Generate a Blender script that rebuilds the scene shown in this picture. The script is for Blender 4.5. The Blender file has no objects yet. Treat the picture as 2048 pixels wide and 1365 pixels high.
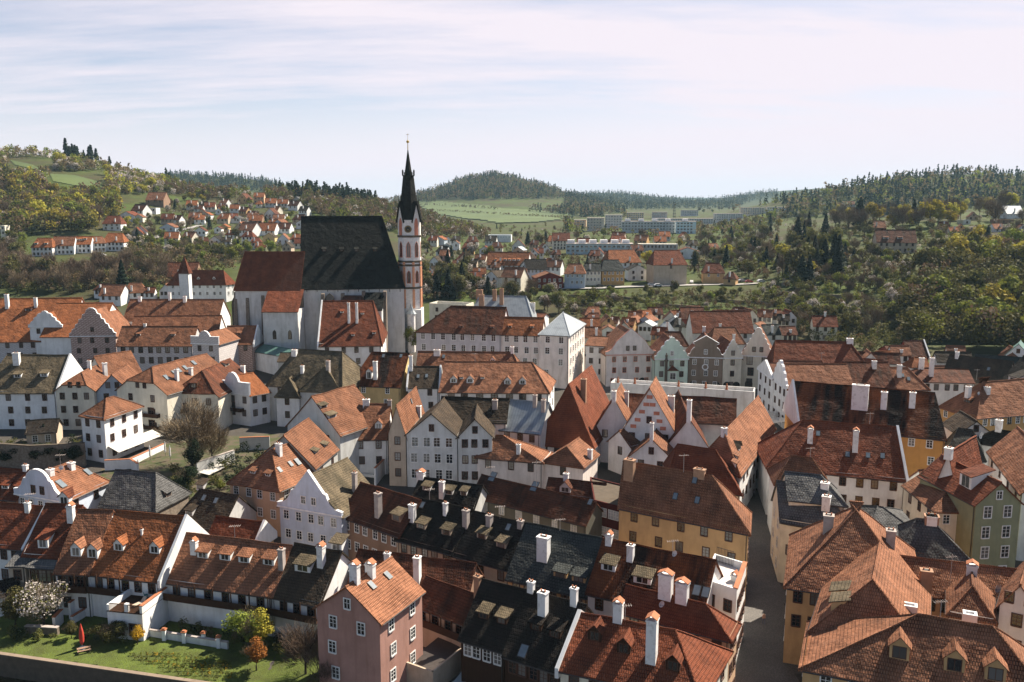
import bpy, bmesh, math, random
import numpy as np
from mathutils import Vector, Matrix
R_ = math.radians
random.seed(7)
SC = bpy.context.scene
COL = SC.collection
# ------------------------------------------------------------------ camera model (2048-wide pixel units)
F, CX, CY, CAMZ, PITCH = 1760.0, 1024.0, 682.5, 60.0, R_(9.1)
CP, SP = math.cos(PITCH), math.sin(PITCH)
CROP = dict(P=(0, 0, 1), a=(0, 560, 5.055), b=(400, 560, 5.055), c=(800, 560, 5.055), d=(1200, 560, 5.055), e=(1600, 560, 4.549),
            f=(0, 830, 5.055), g=(400, 830, 5.055), h=(800, 830, 5.055), i=(1200, 830, 5.055), j=(1600, 830, 4.549),
            k=(0, 1095, 5.055), l=(400, 1095, 5.055), m=(800, 1095, 5.055), n=(1200, 1095, 5.055), o=(1600, 1065, 4.549),
            q=(0, 260, 4.267), r=(400, 260, 4.267), s=(820, 320, 4.876), t=(1200, 320, 4.876), w=(1600, 300, 4.549))
def PX(s):
    ox, oy, k = CROP[s[0]]; x, y = s[1:].split(',')
    return (ox + float(x) / k, oy + float(y) / k)
def ray(u, v):
    x = (u - CX) / F; z = -(v - CY) / F
    return Vector((x, CP + SP * z, -SP + CP * z))
def proj(p):
    y = p[1] * CP - (p[2] - CAMZ) * SP; z = p[1] * SP + (p[2] - CAMZ) * CP
    return (CX + F * p[0] / y, CY - F * z / y)
def z_at(v, Y):                       # height that shows at image row v when Y metres ahead
    z = -(v - CY) / F
    return CAMZ + Y * (-SP + CP * z) / (CP + SP * z)
# ------------------------------------------------------------------ terrain
BASE_Y = [0, 330, 350, 400, 460, 550, 700, 1000, 2000, 6000, 14000]
BASE_Z = [0, 4.5, 1.0, 8, 15.5, 20, 24, 27, 31, 42, 60]
RIDGES = [  # distance, near falloff, far falloff, profile (u, v of the crest)
    (1050, 300, 380, [(-900, 300), (-300, 296), (0, 306), (110, 312), (200, 330), (300, 352), (400, 378), (500, 388), (600, 388), (700, 396), (780, 412), (860, 434), (950, 462), (1010, 480)]),
    (2500, 400, 500, [(-900, 335), (200, 340), (380, 350), (480, 355), (560, 366), (640, 386), (760, 412), (820, 430)]),
    (2600, 520, 500, [(700, 430), (800, 398), (860, 384), (900, 369), (940, 357), (985, 349), (1030, 356), (1100, 376), (1160, 398), (1220, 411), (1300, 426)]),
    (4300, 1050, 900, [(700, 404), (1100, 402), (1160, 390), (1200, 386), (1260, 389), (1330, 397), (1400, 402), (1450, 396), (1500, 388), (1560, 382), (1650, 376), (2900, 376)]),
    (7600, 1200, 700, [(900, 398), (1200, 397), (1330, 395), (1400, 396), (1500, 398), (2900, 395)]),
    (1500, 330, 400, [(1400, 440), (1460, 424), (1520, 408), (1600, 392), (1700, 370), (1800, 358), (1900, 348), (1980, 350), (2048, 356), (2350, 362), (2900, 360)]),
    (720, 230, 300, [(1400, 500), (1480, 486), (1550, 470), (1650, 452), (1750, 440), (1850, 430), (2048, 424), (2350, 418), (2900, 415)]),
]
def T(x, y):
    x = np.asarray(x, float); y = np.maximum(np.asarray(y, float), 1.0)
    u = CX + F * x / (y * 1.0 + 4)
    base = np.interp(y, BASE_Y, BASE_Z)
    w = np.clip((u - 1120) / 60, 0, 1)
    town = np.interp(y, [0, 130, 185, 262, 300, 335], [0, 0, 4, 5.5, 9, 9]) * (1 - w) + np.interp(y, [0, 130, 185, 262, 300, 335], [0, 0, 4, 5, 5, 5]) * w
    # low river garden, front left
    low = np.clip((128 - y) / 6, 0, 1) * np.clip((-26 - x) / 6, 0, 1)
    town = town - 1.0 * low
    bank = 111.5 - .243 * (x + 69.6)
    town = np.where((y < bank - .3) & (x < -22), -5.0, town)
    k = np.clip((y - 330) / 14, 0, 1); k = k * k * (3 - 2 * k)
    z = town * (1 - k) + np.interp(y, BASE_Y, BASE_Z) * k
    b0 = z.copy()
    add = np.zeros_like(z)
    for (Yr, wn, wf, prof) in RIDGES:
        us = [p[0] for p in prof]; zs = [z_at(p[1], Yr) for p in prof]
        zr = np.interp(u, us, zs) - np.interp(Yr, BASE_Y, BASE_Z)
        if prof[0][0] > -500: zr = zr * np.clip((u - prof[0][0]) / 60, 0, 1)
        if prof[-1][0] < 2500: zr = zr * np.clip((prof[-1][0] - u) / 60, 0, 1)
        ww = np.where(y < Yr, wn, wf)
        g = np.exp(-((y - Yr) / ww) ** 2)
        add = np.maximum(add, np.maximum(zr, 0) * g)
    n = (np.sin(x * .031 + y * .017) + np.sin(x * .013 - y * .023 + 2)) * .5
    kk = np.clip((y - 360) / 200, 0, 1)
    return z + add * np.clip((y - 335) / 40, 0, 1) + n * 1.2 * kk
YS = np.concatenate([np.arange(80, 400, 1.0), np.geomspace(400, 12000, 700)])
def cast(us, vs):                     # where image points meet the terrain
    us = np.atleast_1d(np.asarray(us, float)); vs = np.atleast_1d(np.asarray(vs, float))
    out = np.full((len(us), 3), np.nan)
    for i0 in range(0, len(us), 500):
        u = us[i0:i0 + 500]; v = vs[i0:i0 + 500]
        rx = (u - CX) / F; rz = -(v - CY) / F
        ry = CP + SP * rz; rzz = -SP + CP * rz
        X = rx[:, None] / ry[:, None] * YS[None]; Z = CAMZ + (rzz / ry)[:, None] * YS[None]
        G = T(X, np.broadcast_to(YS[None], X.shape))
        hit = Z <= G
        idx = hit.argmax(1); ok = hit.any(1)
        for j in np.nonzero(ok)[0]:
            k = idx[j]; out[i0 + j] = (X[j, k], YS[k], G[j, k])
    return out
def on_ground(u, v):
    return Vector(cast([u], [v])[0])
def pt_h(u, v, hw):                   # point hw above the terrain along a pixel ray
    d = ray(u, v); ys = YS; X = d.x / d.y * ys; Z = CAMZ + d.z / d.y * ys; D_ = Z - hw - T(X, ys)
    k = int((D_ <= 0).argmax()) if (D_ <= 0).any() else len(ys) - 1
    y = ys[k] if k == 0 else ys[k - 1] + (ys[k] - ys[k - 1]) * D_[k - 1] / (D_[k - 1] - D_[k] + 1e-9)
    return Vector((d.x / d.y * y, y, CAMZ + d.z / d.y * y))
def pt_z(u, v, z):
    d = ray(u, v); t = (z - CAMZ) / d.z
    return Vector((d.x * t, d.y * t, z))
# ------------------------------------------------------------------ materials
MATS = {}
def nodes(m):
    m.use_nodes = True; nt = m.node_tree; nt.nodes.clear()
    return nt, (lambda t, **k: mk(nt, t, k))
def mk(nt, t, k):
    n = nt.nodes.new(t)
    for a, b in k.items():
        if a in n.inputs: n.inputs[a].default_value = b
        else: setattr(n, a, b)
    return n
def c4(c): return (c[0], c[1], c[2], 1)
def finish(nt, N, col, rough=.85, bump=None, bstr=.3, bdist=.05, spec=.3, transl=0, metal=0):
    p = N('ShaderNodeBsdfPrincipled'); p.inputs['Roughness'].default_value = rough; p.inputs['Specular IOR Level'].default_value = spec
    p.inputs['Metallic'].default_value = metal
    L = nt.links.new
    if isinstance(col, tuple): p.inputs['Base Color'].default_value = c4(col)
    else: L(col, p.inputs['Base Color'])
    if bump is not None:
        b = N('ShaderNodeBump'); b.inputs['Strength'].default_value = bstr; b.inputs['Distance'].default_value = bdist
        L(bump, b.inputs['Height']); L(b.outputs[0], p.inputs['Normal'])
    out = N('ShaderNodeOutputMaterial'); sh = p.outputs[0]
    if transl:
        t = N('ShaderNodeBsdfTranslucent'); mx = N('ShaderNodeMixShader'); mx.inputs[0].default_value = transl
        if isinstance(col, tuple): t.inputs[0].default_value = c4(col)
        else: L(col, t.inputs[0])
        L(sh, mx.inputs[1]); L(t.outputs[0], mx.inputs[2]); sh = mx.outputs[0]
    L(sh, out.inputs['Surface'])
def mixc(nt, N, fac, a, b, mode='MIX'):
    m = N('ShaderNodeMix', data_type='RGBA', blend_type=mode); L = nt.links.new
    for inp, v in ((0, fac), (6, a), (7, b)):
        if isinstance(v, (int, float)): m.inputs[inp].default_value = v
        elif isinstance(v, tuple): m.inputs[inp].default_value = c4(v)
        else: L(v, m.inputs[inp])
    return m.outputs[2]
def ramp(nt, N, x, lo, hi, a=0., b=1.):
    r = N('ShaderNodeMapRange'); r.inputs[1].default_value = lo; r.inputs[2].default_value = hi; r.inputs[3].default_value = a; r.inputs[4].default_value = b
    nt.links.new(x, r.inputs[0]); return r.outputs[0]
def noise(nt, N, vec, scale, detail=3, rough=.55):
    n = N('ShaderNodeTexNoise'); n.inputs['Scale'].default_value = scale; n.inputs['Detail'].default_value = detail; n.inputs['Roughness'].default_value = rough
    if vec is not None: nt.links.new(vec, n.inputs['Vector'])
    return n.outputs[0]
def mapping(nt, N, vec, sc, loc=None):
    m = N('ShaderNodeMapping'); m.inputs['Scale'].default_value = sc
    nt.links.new(vec, m.inputs['Vector'])
    if loc is not None: nt.links.new(loc, m.inputs['Location'])
    return m.outputs[0]
def mat(name, build):
    if name not in MATS:
        m = bpy.data.materials.new(name); nt, N = nodes(m); build(nt, N); MATS[name] = m
    return MATS[name]
def plain(name, col, rough=.8, spec=.3, metal=0, var=.15):
    def b(nt, N):
        g = N('ShaderNodeNewGeometry')
        n = noise(nt, N, g.outputs['Position'], 1.3)
        c = mixc(nt, N, ramp(nt, N, n, .3, .7), tuple(x * (1 - var) for x in col), tuple(min(1, x * (1 + var)) for x in col))
        finish(nt, N, c, rough, spec=spec, metal=metal)
    return mat(name, b)
ROOF = {  # base colour, second colour, stain colour, stain amount, mortar darkness
    'orange': ((.30, .108, .042), (.235, .077, .029), (.10, .045, .025), .3, .45),
    'red': ((.19, .056, .026), (.135, .038, .018), (.07, .03, .018), .4, .5),
    'tile': ((.275, .122, .066), (.185, .073, .038), (.085, .045, .028), .45, .35),
    'brown': ((.15, .052, .026), (.095, .033, .018), (.025, .016, .011), .8, .4),
    'streak': ((.20, .062, .022), (.13, .036, .014), (.010, .007, .006), 1.0, .55),
    'dark': ((.026, .020, .015), (.016, .012, .010), (.010, .008, .006), .5, .5),
    'moss': ((.145, .112, .07), (.095, .074, .046), (.04, .036, .022), .7, .35),
    'mossdark': ((.072, .05, .032), (.044, .031, .021), (.022, .02, .015), .6, .3),
    'shingle': ((.12, .118, .115), (.07, .069, .067), (.035, .035, .033), .5, .45),
    'slate': ((.050, .054, .05), (.034, .037, .035), (.02, .02, .02), .4, .5),
    'churchslate': ((.017, .017, .014), (.012, .012, .010), (.026, .024, .019), .5, .7),
}
def roof_mat(k):
    if k in ('metal', 'copper'):
        col = (.27, .30, .32) if k == 'metal' else (.10, .2, .17)
        def b(nt, N):
            uv = N('ShaderNodeUVMap'); w = N('ShaderNodeTexWave', wave_type='BANDS', bands_direction='X'); w.inputs['Scale'].default_value = .55
            nt.links.new(uv.outputs[0], w.inputs['Vector'])
            n = noise(nt, N, uv.outputs[0], .5)
            c = mixc(nt, N, ramp(nt, N, w.outputs[1], .93, 1), col, tuple(x * .55 for x in col))
            c = mixc(nt, N, ramp(nt, N, n, .45, .75), c, tuple(x * .6 for x in col))
            finish(nt, N, c, .45, spec=.5, metal=.15)
        return mat('roof_' + k, b)
    a, b2, st, amt, mort = ROOF[k]
    def b(nt, N):
        L = nt.links.new
        uv = N('ShaderNodeUVMap').outputs[0]; oi = N('ShaderNodeObjectInfo')
        cmb = N('ShaderNodeCombineXYZ'); mul = N('ShaderNodeMath', operation='MULTIPLY'); mul.inputs[1].default_value = 300
        L(oi.outputs['Random'], mul.inputs[0]); L(mul.outputs[0], cmb.inputs[0]); L(mul.outputs[0], cmb.inputs[1])
        uvr = mapping(nt, N, uv, (1, 1, 1), cmb.outputs[0])
        br = N('ShaderNodeTexBrick', offset=.5); br.inputs['Scale'].default_value = 1; br.inputs['Mortar Size'].default_value = .06; br.inputs['Mortar Smooth'].default_value = .6
        br.inputs['Brick Width'].default_value = .26 if k not in ('shingle', 'slate', 'churchslate') else .4; br.inputs['Row Height'].default_value = .42 if k != 'churchslate' else .5; br.inputs['Bias'].default_value = -.1
        br.inputs['Color1'].default_value = c4(a); br.inputs['Color2'].default_value = c4(b2); br.inputs['Mortar'].default_value = c4(tuple(x * mort * .7 for x in b2))
        L(uvr, br.inputs['Vector'])
        n1 = noise(nt, N, uvr, .35, 5, .65)
        c = mixc(nt, N, ramp(nt, N, n1, .35, .7), br.outputs[0], tuple(min(1, x * 1.5) for x in a), 'MIX')
        c = mixc(nt, N, .6, br.outputs[0], c)
        st1 = noise(nt, N, mapping(nt, N, uvr, (.55, .1, 1) if k != 'streak' else (.22, .03, 1)), 1, 5, .6)
        f = ramp(nt, N, st1, .47 if k != 'streak' else .44, .68 if k != 'streak' else .56, 0, amt)
        c = mixc(nt, N, f, c, st)
        sp = noise(nt, N, uvr, 3.2, 2)
        c = mixc(nt, N, ramp(nt, N, sp, .35, .8, .0, .3), c, tuple(x * .5 for x in b2))
        # hue of the whole roof varies a little from house to house
        hs = N('ShaderNodeHueSaturation'); hs.inputs['Hue'].default_value = .5
        L(ramp(nt, N, oi.outputs['Random'], 0, 1, .8, 1.2), hs.inputs['Value']); L(c, hs.inputs['Color'])
        wob = noise(nt, N, uvr, .45, 3, .6); hgt = N('ShaderNodeMath', operation='MULTIPLY_ADD'); hgt.inputs[1].default_value = -.07; L(br.outputs['Fac'], hgt.inputs[0])
        wm_ = N('ShaderNodeMath', operation='MULTIPLY'); wm_.inputs[1].default_value = .55; L(wob, wm_.inputs[0]); L(wm_.outputs[0], hgt.inputs[2])
        finish(nt, N, hs.outputs[0], .82, bump=hgt.outputs[0], bstr=1, bdist=1, spec=.12)
    return mat('roof_' + k, b)
WALL = {'white': (.80, .80, .79), 'cream': (.74, .69, .57), 'pink': (.62, .42, .36), 'rose': (.42, .235, .19), 'peach': (.62, .42, .28), 'ochre': (.58, .37, .18),
        'yellow': (.6, .45, .22), 'orange': (.58, .30, .09), 'blue': (.58, .64, .74), 'lgreen': (.62, .74, .62), 'olive': (.27, .28, .17), 'grey': (.42, .42, .40),
        'oldwhite': (.64, .64, .62), 'brown': (.30, .19, .13), 'taupe': (.26, .20, .15), 'darkgrey': (.16, .15, .12), 'beige': (.52, .42, .32), 'wood': (.06, .028, .015), 'redwood': (.10, .02, .015),
        'redbrick': (.28, .07, .045), 'lightpink': (.80, .72, .66), 'stone': (.20, .16, .12), 'darkred': (.16, .025, .02), 'lavender': (.58, .55, .56), 'paleblue': (.42, .48, .55), 'amber': (.5, .30, .12)}
def wall_mat(k):
    if k == 'sgraffito' or k == 'sgraffito_pale':
        d, l = ((.24, .15, .12), (.55, .42, .37)) if k == 'sgraffito' else ((.42, .38, .37), (.6, .57, .56))
        def b(nt, N):
            uv = N('ShaderNodeUVMap').outputs[0]; L = nt.links.new
            br = N('ShaderNodeTexBrick', offset=.5); br.inputs['Scale'].default_value = 1; br.inputs['Brick Width'].default_value = 1.5; br.inputs['Row Height'].default_value = .62; br.inputs['Mortar Size'].default_value = .06
            br.inputs['Color1'].default_value = c4(l); br.inputs['Color2'].default_value = c4(tuple(x * .85 for x in l)); br.inputs['Mortar'].default_value = c4(d); L(uv, br.inputs['Vector'])
            w = N('ShaderNodeTexWave', wave_type='BANDS', bands_direction='DIAGONAL'); w.inputs['Scale'].default_value = .75; L(mapping(nt, N, uv, (.7, 1.1, 1)), w.inputs['Vector'])
            c = mixc(nt, N, ramp(nt, N, w.outputs[1], .45, .55, 0, .6), br.outputs[0], d)
            finish(nt, N, c, .9)
        return mat('wall_' + k, b)
    col = WALL[k]
    def b(nt, N):
        uv = N('ShaderNodeUVMap').outputs[0]; g = N('ShaderNodeNewGeometry').outputs['Position']; oi = N('ShaderNodeObjectInfo').outputs['Random']
        n1 = noise(nt, N, g, .35, 5, .65); n2 = noise(nt, N, mapping(nt, N, uv, (.9, .14, 1)), 1, 5, .6); n3 = noise(nt, N, g, 5, 3)
        c = mixc(nt, N, ramp(nt, N, n1, .35, .7), col, tuple(x * .78 for x in col))
        old = .55 if k in ('oldwhite', 'grey', 'stone', 'lightpink', 'rose') else .4
        c = mixc(nt, N, ramp(nt, N, n2, .47, .72, 0, old), c, tuple(x * .5 for x in (col[0], col[1] * .95, col[2] * .85)))
        c = mixc(nt, N, ramp(nt, N, n3, .3, .7, 0, .12), c, tuple(x * .7 for x in col))
        if k in ('wood', 'redwood'):
            w = N('ShaderNodeTexWave', wave_type='BANDS', bands_direction='X'); w.inputs['Scale'].default_value = 1.6; nt.links.new(uv, w.inputs['Vector'])
            c = mixc(nt, N, ramp(nt, N, w.outputs[1], .8, 1, 0, .8), c, (.01, .006, .004))
        if k == 'stone':
            v = N('ShaderNodeTexVoronoi'); v.inputs['Scale'].default_value = 2.2; nt.links.new(g, v.inputs['Vector'])
            c = mixc(nt, N, .5, c, mixc(nt, N, v.outputs['Distance'], (.3, .25, .2), (.08, .06, .05)))
        finish(nt, N, c, .9, bump=n3, bstr=.25, bdist=.03, spec=.15)
    return mat('wall_' + k, b)
def glass_b(nt, N):
    r = N('ShaderNodeObjectInfo').outputs['Random']; c = mixc(nt, N, ramp(nt, N, r, .62, .95), (.012, .013, .016), (.16, .15, .14)); finish(nt, N, c, .12, spec=.6)
def chim_b(nt, N):
    g = N('ShaderNodeNewGeometry').outputs['Position']; n = noise(nt, N, g, 1.1, 5, .65); c = mixc(nt, N, ramp(nt, N, n, .5, .72, 0, .6), (.74, .73, .71), (.30, .26, .22)); finish(nt, N, c, .9, bump=n, bstr=.3, bdist=.05, spec=.15)
def M(k):
    if k == 'glass': return mat('glass', glass_b)
    if k == 'chim': return mat('chim', chim_b)
    if k.startswith('r:'): return roof_mat(k[2:])
    if k.startswith('w:'): return wall_mat(k[2:])
    P = {'glass': ((.02, .022, .026), .12, .6), 'glassblue': ((.16, .19, .21), .1, .6), 'glasslight': ((.45, .48, .5), .2, .5), 'frame': ((.7, .69, .66), .6, .3), 'framebrown': ((.08, .035, .022), .6, .3), 'framegreen': ((.05, .09, .08), .6, .3),
         'gutter': ((.045, .035, .03), .5, .4), 'coping': ((.72, .72, .72), .8, .2), 'copingpink': ((.55, .26, .2), .8, .2), 'cap': ((.36, .14, .07), .85, .2),
         'chim': ((.72, .71, .70), .9, .15), 'chimgrey': ((.38, .33, .3), .9, .15), 'brick': ((.33, .2, .13), .9, .15), 'metaldark': ((.04, .04, .045), .5, .5), 'dish': ((.6, .6, .6), .5, .4),
         'awning': ((.5, .48, .44), .8, .2), 'stonedark': ((.10, .08, .06), .95, .1), 'quoin': ((.5, .2, .13), .9, .1), 'gold': ((.5, .33, .08), .4, .5), 'black': ((.012, .012, .012), .6, .3), 'trimorange': ((.62, .3, .17), .85, .15), 'churchwall': ((.68, .66, .63), .9, .1)}
    c, r, s = P[k]
    return plain(k, c, r, s)
# ------------------------------------------------------------------ mesh builder
class MB:
    def __init__(s): s.v = []; s.f = []; s.m = []
    def poly(s, pts, m=0):
        i = len(s.v); s.v += [tuple(p) for p in pts]; s.f.append(tuple(range(i, i + len(pts)))); s.m.append(m)
    def prism(s, pts, off, m=0, mside=None):       # polygon extruded by a vector
        a = [Vector(p) for p in pts]; b = [p + Vector(off) for p in a]
        s.poly(a, m); s.poly(b[::-1], m); n = len(a)
        for i in range(n): s.poly([a[i], b[i], b[(i + 1) % n], a[(i + 1) % n]], m if mside is None else mside)
    def box(s, o, ax, ay, az, m=0):                # corner + three edge vectors
        o, ax, ay, az = Vector(o), Vector(ax), Vector(ay), Vector(az)
        s.prism([o, o + ay, o + ax + ay, o + ax], az, m)
    def cbox(s, c, sx, sy, sz, m=0, rz=0):         # centred footprint, base at c.z
        ca, sa = math.cos(rz), math.sin(rz); ax = Vector((ca * sx, sa * sx, 0)); ay = Vector((-sa * sy, ca * sy, 0))
        s.box(Vector(c) - ax / 2 - ay / 2, ax, ay, (0, 0, sz), m)
    def tube(s, pts, rad, n=6, m=0, cap=True):
        pts = [Vector(p) for p in pts]
        if not isinstance(rad, (list, tuple)): rad = [rad] * len(pts)
        rings = []
        for i, p in enumerate(pts):
            d = (pts[min(i + 1, len(pts) - 1)] - pts[max(i - 1, 0)]).normalized()
            a = d.cross(Vector((0, 0, 1)));  a = a if a.length > .05 else d.cross(Vector((1, 0, 0)))
            a.normalize(); b = d.cross(a)
            st = len(s.v)
            for k in range(n):
                t = 2 * math.pi * k / n; s.v.append(tuple(p + (a * math.cos(t) + b * math.sin(t)) * rad[i]))
            rings.append(st)
        for i in range(len(pts) - 1):
            for k in range(n):
                s.f.append((rings[i] + k, rings[i] + (k + 1) % n, rings[i + 1] + (k + 1) % n, rings[i + 1] + k)); s.m.append(m)
        if cap:
            s.f.append(tuple(rings[0] + k for k in range(n))[::-1]); s.m.append(m); s.f.append(tuple(rings[-1] + k for k in range(n))); s.m.append(m)
    def lathe(s, c, prof, n=12, m=0):
        c = Vector(c); st = len(s.v)
        for (r, z) in prof:
            for k in range(n):
                t = 2 * math.pi * k / n; s.v.append((c.x + r * math.cos(t), c.y + r * math.sin(t), c.z + z))
        for i in range(len(prof) - 1):
            for k in range(n):
                s.f.append((st + i * n + k, st + i * n + (k + 1) % n, st + (i + 1) * n + (k + 1) % n, st + (i + 1) * n + k)); s.m.append(m)
        s.f.append(tuple(st + (len(prof) - 1) * n + k for k in range(n))); s.m.append(m)
    def mesh(s, name, mats, origin=(0, 0, 0), smooth=False, wob=0):
        me = bpy.data.meshes.new(name); o = Vector(origin)
        me.from_pydata([tuple(Vector(p) - o) for p in s.v], [], s.f)
        for m in mats: me.materials.append(M(m) if isinstance(m, str) else m)
        me.polygons.foreach_set('material_index', s.m)
        if wob:                        # old timber: the planes sag and ripple a little
            bm = bmesh.new(); bm.from_mesh(me); bmesh.ops.remove_doubles(bm, verts=bm.verts, dist=.002)
            es = [e for e in bm.edges if e.calc_length() > 3]; bmesh.ops.subdivide_edges(bm, edges=es, cuts=7, use_grid_fill=True); bm.to_mesh(me); bm.free(); me.update()
        uvl = me.uv_layers.new(name='UVMap'); data = np.zeros((len(me.loops), 2))
        for p in me.polygons:
            n = p.normal
            h = Vector((-n.y, n.x, 0))
            if h.length < .02: h = Vector((1, 0, 0)); t = Vector((0, 1, 0))
            else: h.normalize(); t = n.cross(h)
            for li in p.loop_indices:
                q = Vector(me.vertices[me.loops[li].vertex_index].co) + o; data[li] = (q.dot(h), q.dot(t))
        uvl.data.foreach_set('uv', data.ravel())
        if wob:
            co = np.zeros(len(me.vertices) * 3); me.vertices.foreach_get('co', co); co = co.reshape(-1, 3); X, Y = co[:, 0] + o.x, co[:, 1] + o.y
            co[:, 2] += wob * (np.sin(X * .9 + Y * .5) * .5 + np.sin(Y * 1.1 - X * .35 + 2) * .5 + np.sin(X * .31 + Y * .27) * .7); me.vertices.foreach_set('co', co.ravel())
        if smooth: me.polygons.foreach_set('use_smooth', [True] * len(me.polygons))
        me.update(); return me
    def build(s, name, mats, parent=None, origin=None, smooth=False, wob=0):
        if origin is None: origin = (0, 0, 0) if parent is None else tuple(wloc(parent))
        me = s.mesh(name, mats, origin, smooth, wob)
        ob = bpy.data.objects.new(name, me); COL.objects.link(ob)
        ob.location = origin if parent is None else Vector(origin) - wloc(parent)
        if parent is not None: ob.parent = parent
        return ob
def wloc(o):
    l = Vector(o.location)
    while o.parent: o = o.parent; l = l + Vector(o.location)
    return l
def tag(o, label=None, cat=None, group=None, kind=None):
    if label: o['label'] = label
    if cat: o['category'] = cat
    if group: o['group'] = group
    if kind: o['kind'] = kind
    return o
def empty(name, loc, label, cat, group=None, rz=0):
    o = bpy.data.objects.new(name, None); o.empty_display_size = .5; COL.objects.link(o); o.location = loc; o.rotation_euler = (0, 0, rz)
    return tag(o, label, cat, group)
def child(name, me, parent, loc, rot=(0, 0, 0), sc=None):   # loc relative to an unrotated parent
    o = bpy.data.objects.new(name, me); COL.objects.link(o); o.parent = parent; o.location = loc; o.rotation_euler = rot
    if sc: o.scale = sc
    return o
# ------------------------------------------------------------------ houses
WIN_CACHE = {}; WR = random.Random(5)
def win_meshes(w, h, style, near):
    key = (round(w, 2), round(h, 2), style, near)
    if key in WIN_CACHE: return WIN_CACHE[key]
    fm = {'w': 'frame', 'b': 'framebrown', 'n': 'framebrown', 'g': 'framegreen', 'q': 'quoin', 'l': 'frame', 'd': 'metaldark'}[style]
    gl = 'glasslight' if style in ('l',) else 'glass'
    a, b = MB(), MB()
    fw = .14 if style in 'wqbg' else .07
    x0, x1 = -w / 2, w / 2
    def bar(m, xa, xb, za, zb, d=.07): m.box((xa, -d, za), (xb - xa, 0, 0), (0, d, 0), (0, 0, zb - za))
    bar(a, x0 - fw, x0, -fw, h + fw); bar(a, x1, x1 + fw, -fw, h + fw); bar(a, x0, x1, h, h + fw); bar(a, x0 - .04, x1 + .04, -fw - .03, 0, .13)
    mm = MB() if style in 'bq' else a
    bar(a, -.035, .035, 0, h, .045)
    for t in ((.36, .7) if h > 1.3 else (.55,)): bar(a, x0, -.036, h * t, h * t + .05, .04); bar(a, .036, x1, h * t, h * t + .05, .04)
    b.poly([(x0, -.012, 0), (x1, -.012, 0), (x1, -.012, h), (x0, -.012, h)])
    if near:
        r = (a.mesh('window', [fm]), b.mesh('pane', [gl]))
    else:
        a.poly(b.v, 1); r = (a.mesh('window', [fm, gl]), None)
    WIN_CACHE[key] = r
    return r
def put_window(parent, loc, ang, w, h, style, near):
    fr, pa = win_meshes(w, h, style, near)
    base = wloc(parent)
    o = child('window', fr, parent, Vector(loc) - base, (0, 0, ang))
    if pa: child('pane', pa, o, (0, 0, 0))
    return o
PROF = {
    'round': [(0, 0), (0, .16), (.09, .2), (.16, .34), (.2, .52), (.23, .62), (.27, .64), (.30, .78), (.36, .91), (.43, .98), (.5, 1)],
    'swoop': [(0, 0), (0, .1), (.06, .13), (.12, .22), (.17, .37), (.21, .5), (.5, 1)],
    'volute': [(0, 0), (0, .1), (.05, .13), (.08, .26), (.13, .34), (.17, .36), (.18, .52), (.23, .60), (.27, .62), (.29, .76), (.34, .84), (.40, .86), (.44, .97), (.5, 1)],
    'ped': [(0, 0), (0, .1), (.06, .14), (.1, .3), (.16, .42), (.19, .44), (.19, .6), (.14, .62), (.14, .66), (.5, 1)],
    'tri2': [(0, 0), (0, .07), (.1, .11), (.17, .2), (.215, .36), (.23, .44), (.27, .47), (.5, 1)],
    'wavy': [(0, 0), (0, .08), (.05, .12), (.07, .22), (.13, .27), (.15, .4), (.21, .45), (.23, .58), (.29, .62), (.31, .76), (.37, .8), (.40, .93), (.45, .99), (.5, 1)],
    'crow': [(0, 0), (0, .14), (.09, .14), (.09, .3), (.18, .3), (.18, .48), (.27, .48), (.27, .66), (.36, .66), (.36, .84), (.44, .84), (.44, 1), (.5, 1)],
    'tri': [(0, 0), (0, .05), (.5, 1)],
    'low': [(0, 0), (0, .55), (.3, .55), (.34, .75), (.42, .95), (.5, 1)],
}
def pt_in(poly, x, y):
    c = False; n = len(poly)
    for i in range(n):
        x1, y1 = poly[i][0], poly[i][1]; x2, y2 = poly[(i + 1) % n][0], poly[(i + 1) % n][1]
        if (y1 > y) != (y2 > y) and x < (x2 - x1) * (y - y1) / (y2 - y1) + x1: c = not c
    return c
def newell(p):
    n = Vector((0, 0, 0))
    for i in range(len(p)): a, b = p[i], p[(i + 1) % len(p)]; n += Vector(((a.y - b.y) * (a.z + b.z), (a.z - b.z) * (a.x + b.x), (a.x - b.x) * (a.y + b.y)))
    return n.normalized()
def thick(mb, polys, th=.22, m=0):
    edges = {}
    k = lambda p: (round(p.x, 3), round(p.y, 3), round(p.z, 3))
    for p in polys:
        if newell(p).z < 0: p = p[::-1]
        mb.poly(p, m); mb.poly([q - Vector((0, 0, th)) for q in p[::-1]], m)
        for i in range(len(p)):
            a, b = p[i], p[(i + 1) % len(p)]
            if (a - b).length < .01: continue
            kk = frozenset((k(a), k(b)))
            edges[kk] = None if kk in edges else (a, b)
    for e in edges.values():
        if e: a, b = e; d = Vector((0, 0, th)); mb.poly([a, a - d, b - d, b], m)
def bisect(f, a, b):
    fa = f(a)
    if (fa > 0) == (f(b) > 0): return a + .6
    for _ in range(40):
        c = (a + b) / 2; fc = f(c)
        if (fc > 0) == (fa > 0): a = c
        else: b = c
    return (a + b) / 2
LAST = [None]
class House: pass
def dedup(p):
    out = []
    for q in p:
        if not out or (q - out[-1]).length > .01: out.append(q)
    if (out[0] - out[-1]).length < .01: out.pop()
    return out
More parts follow.
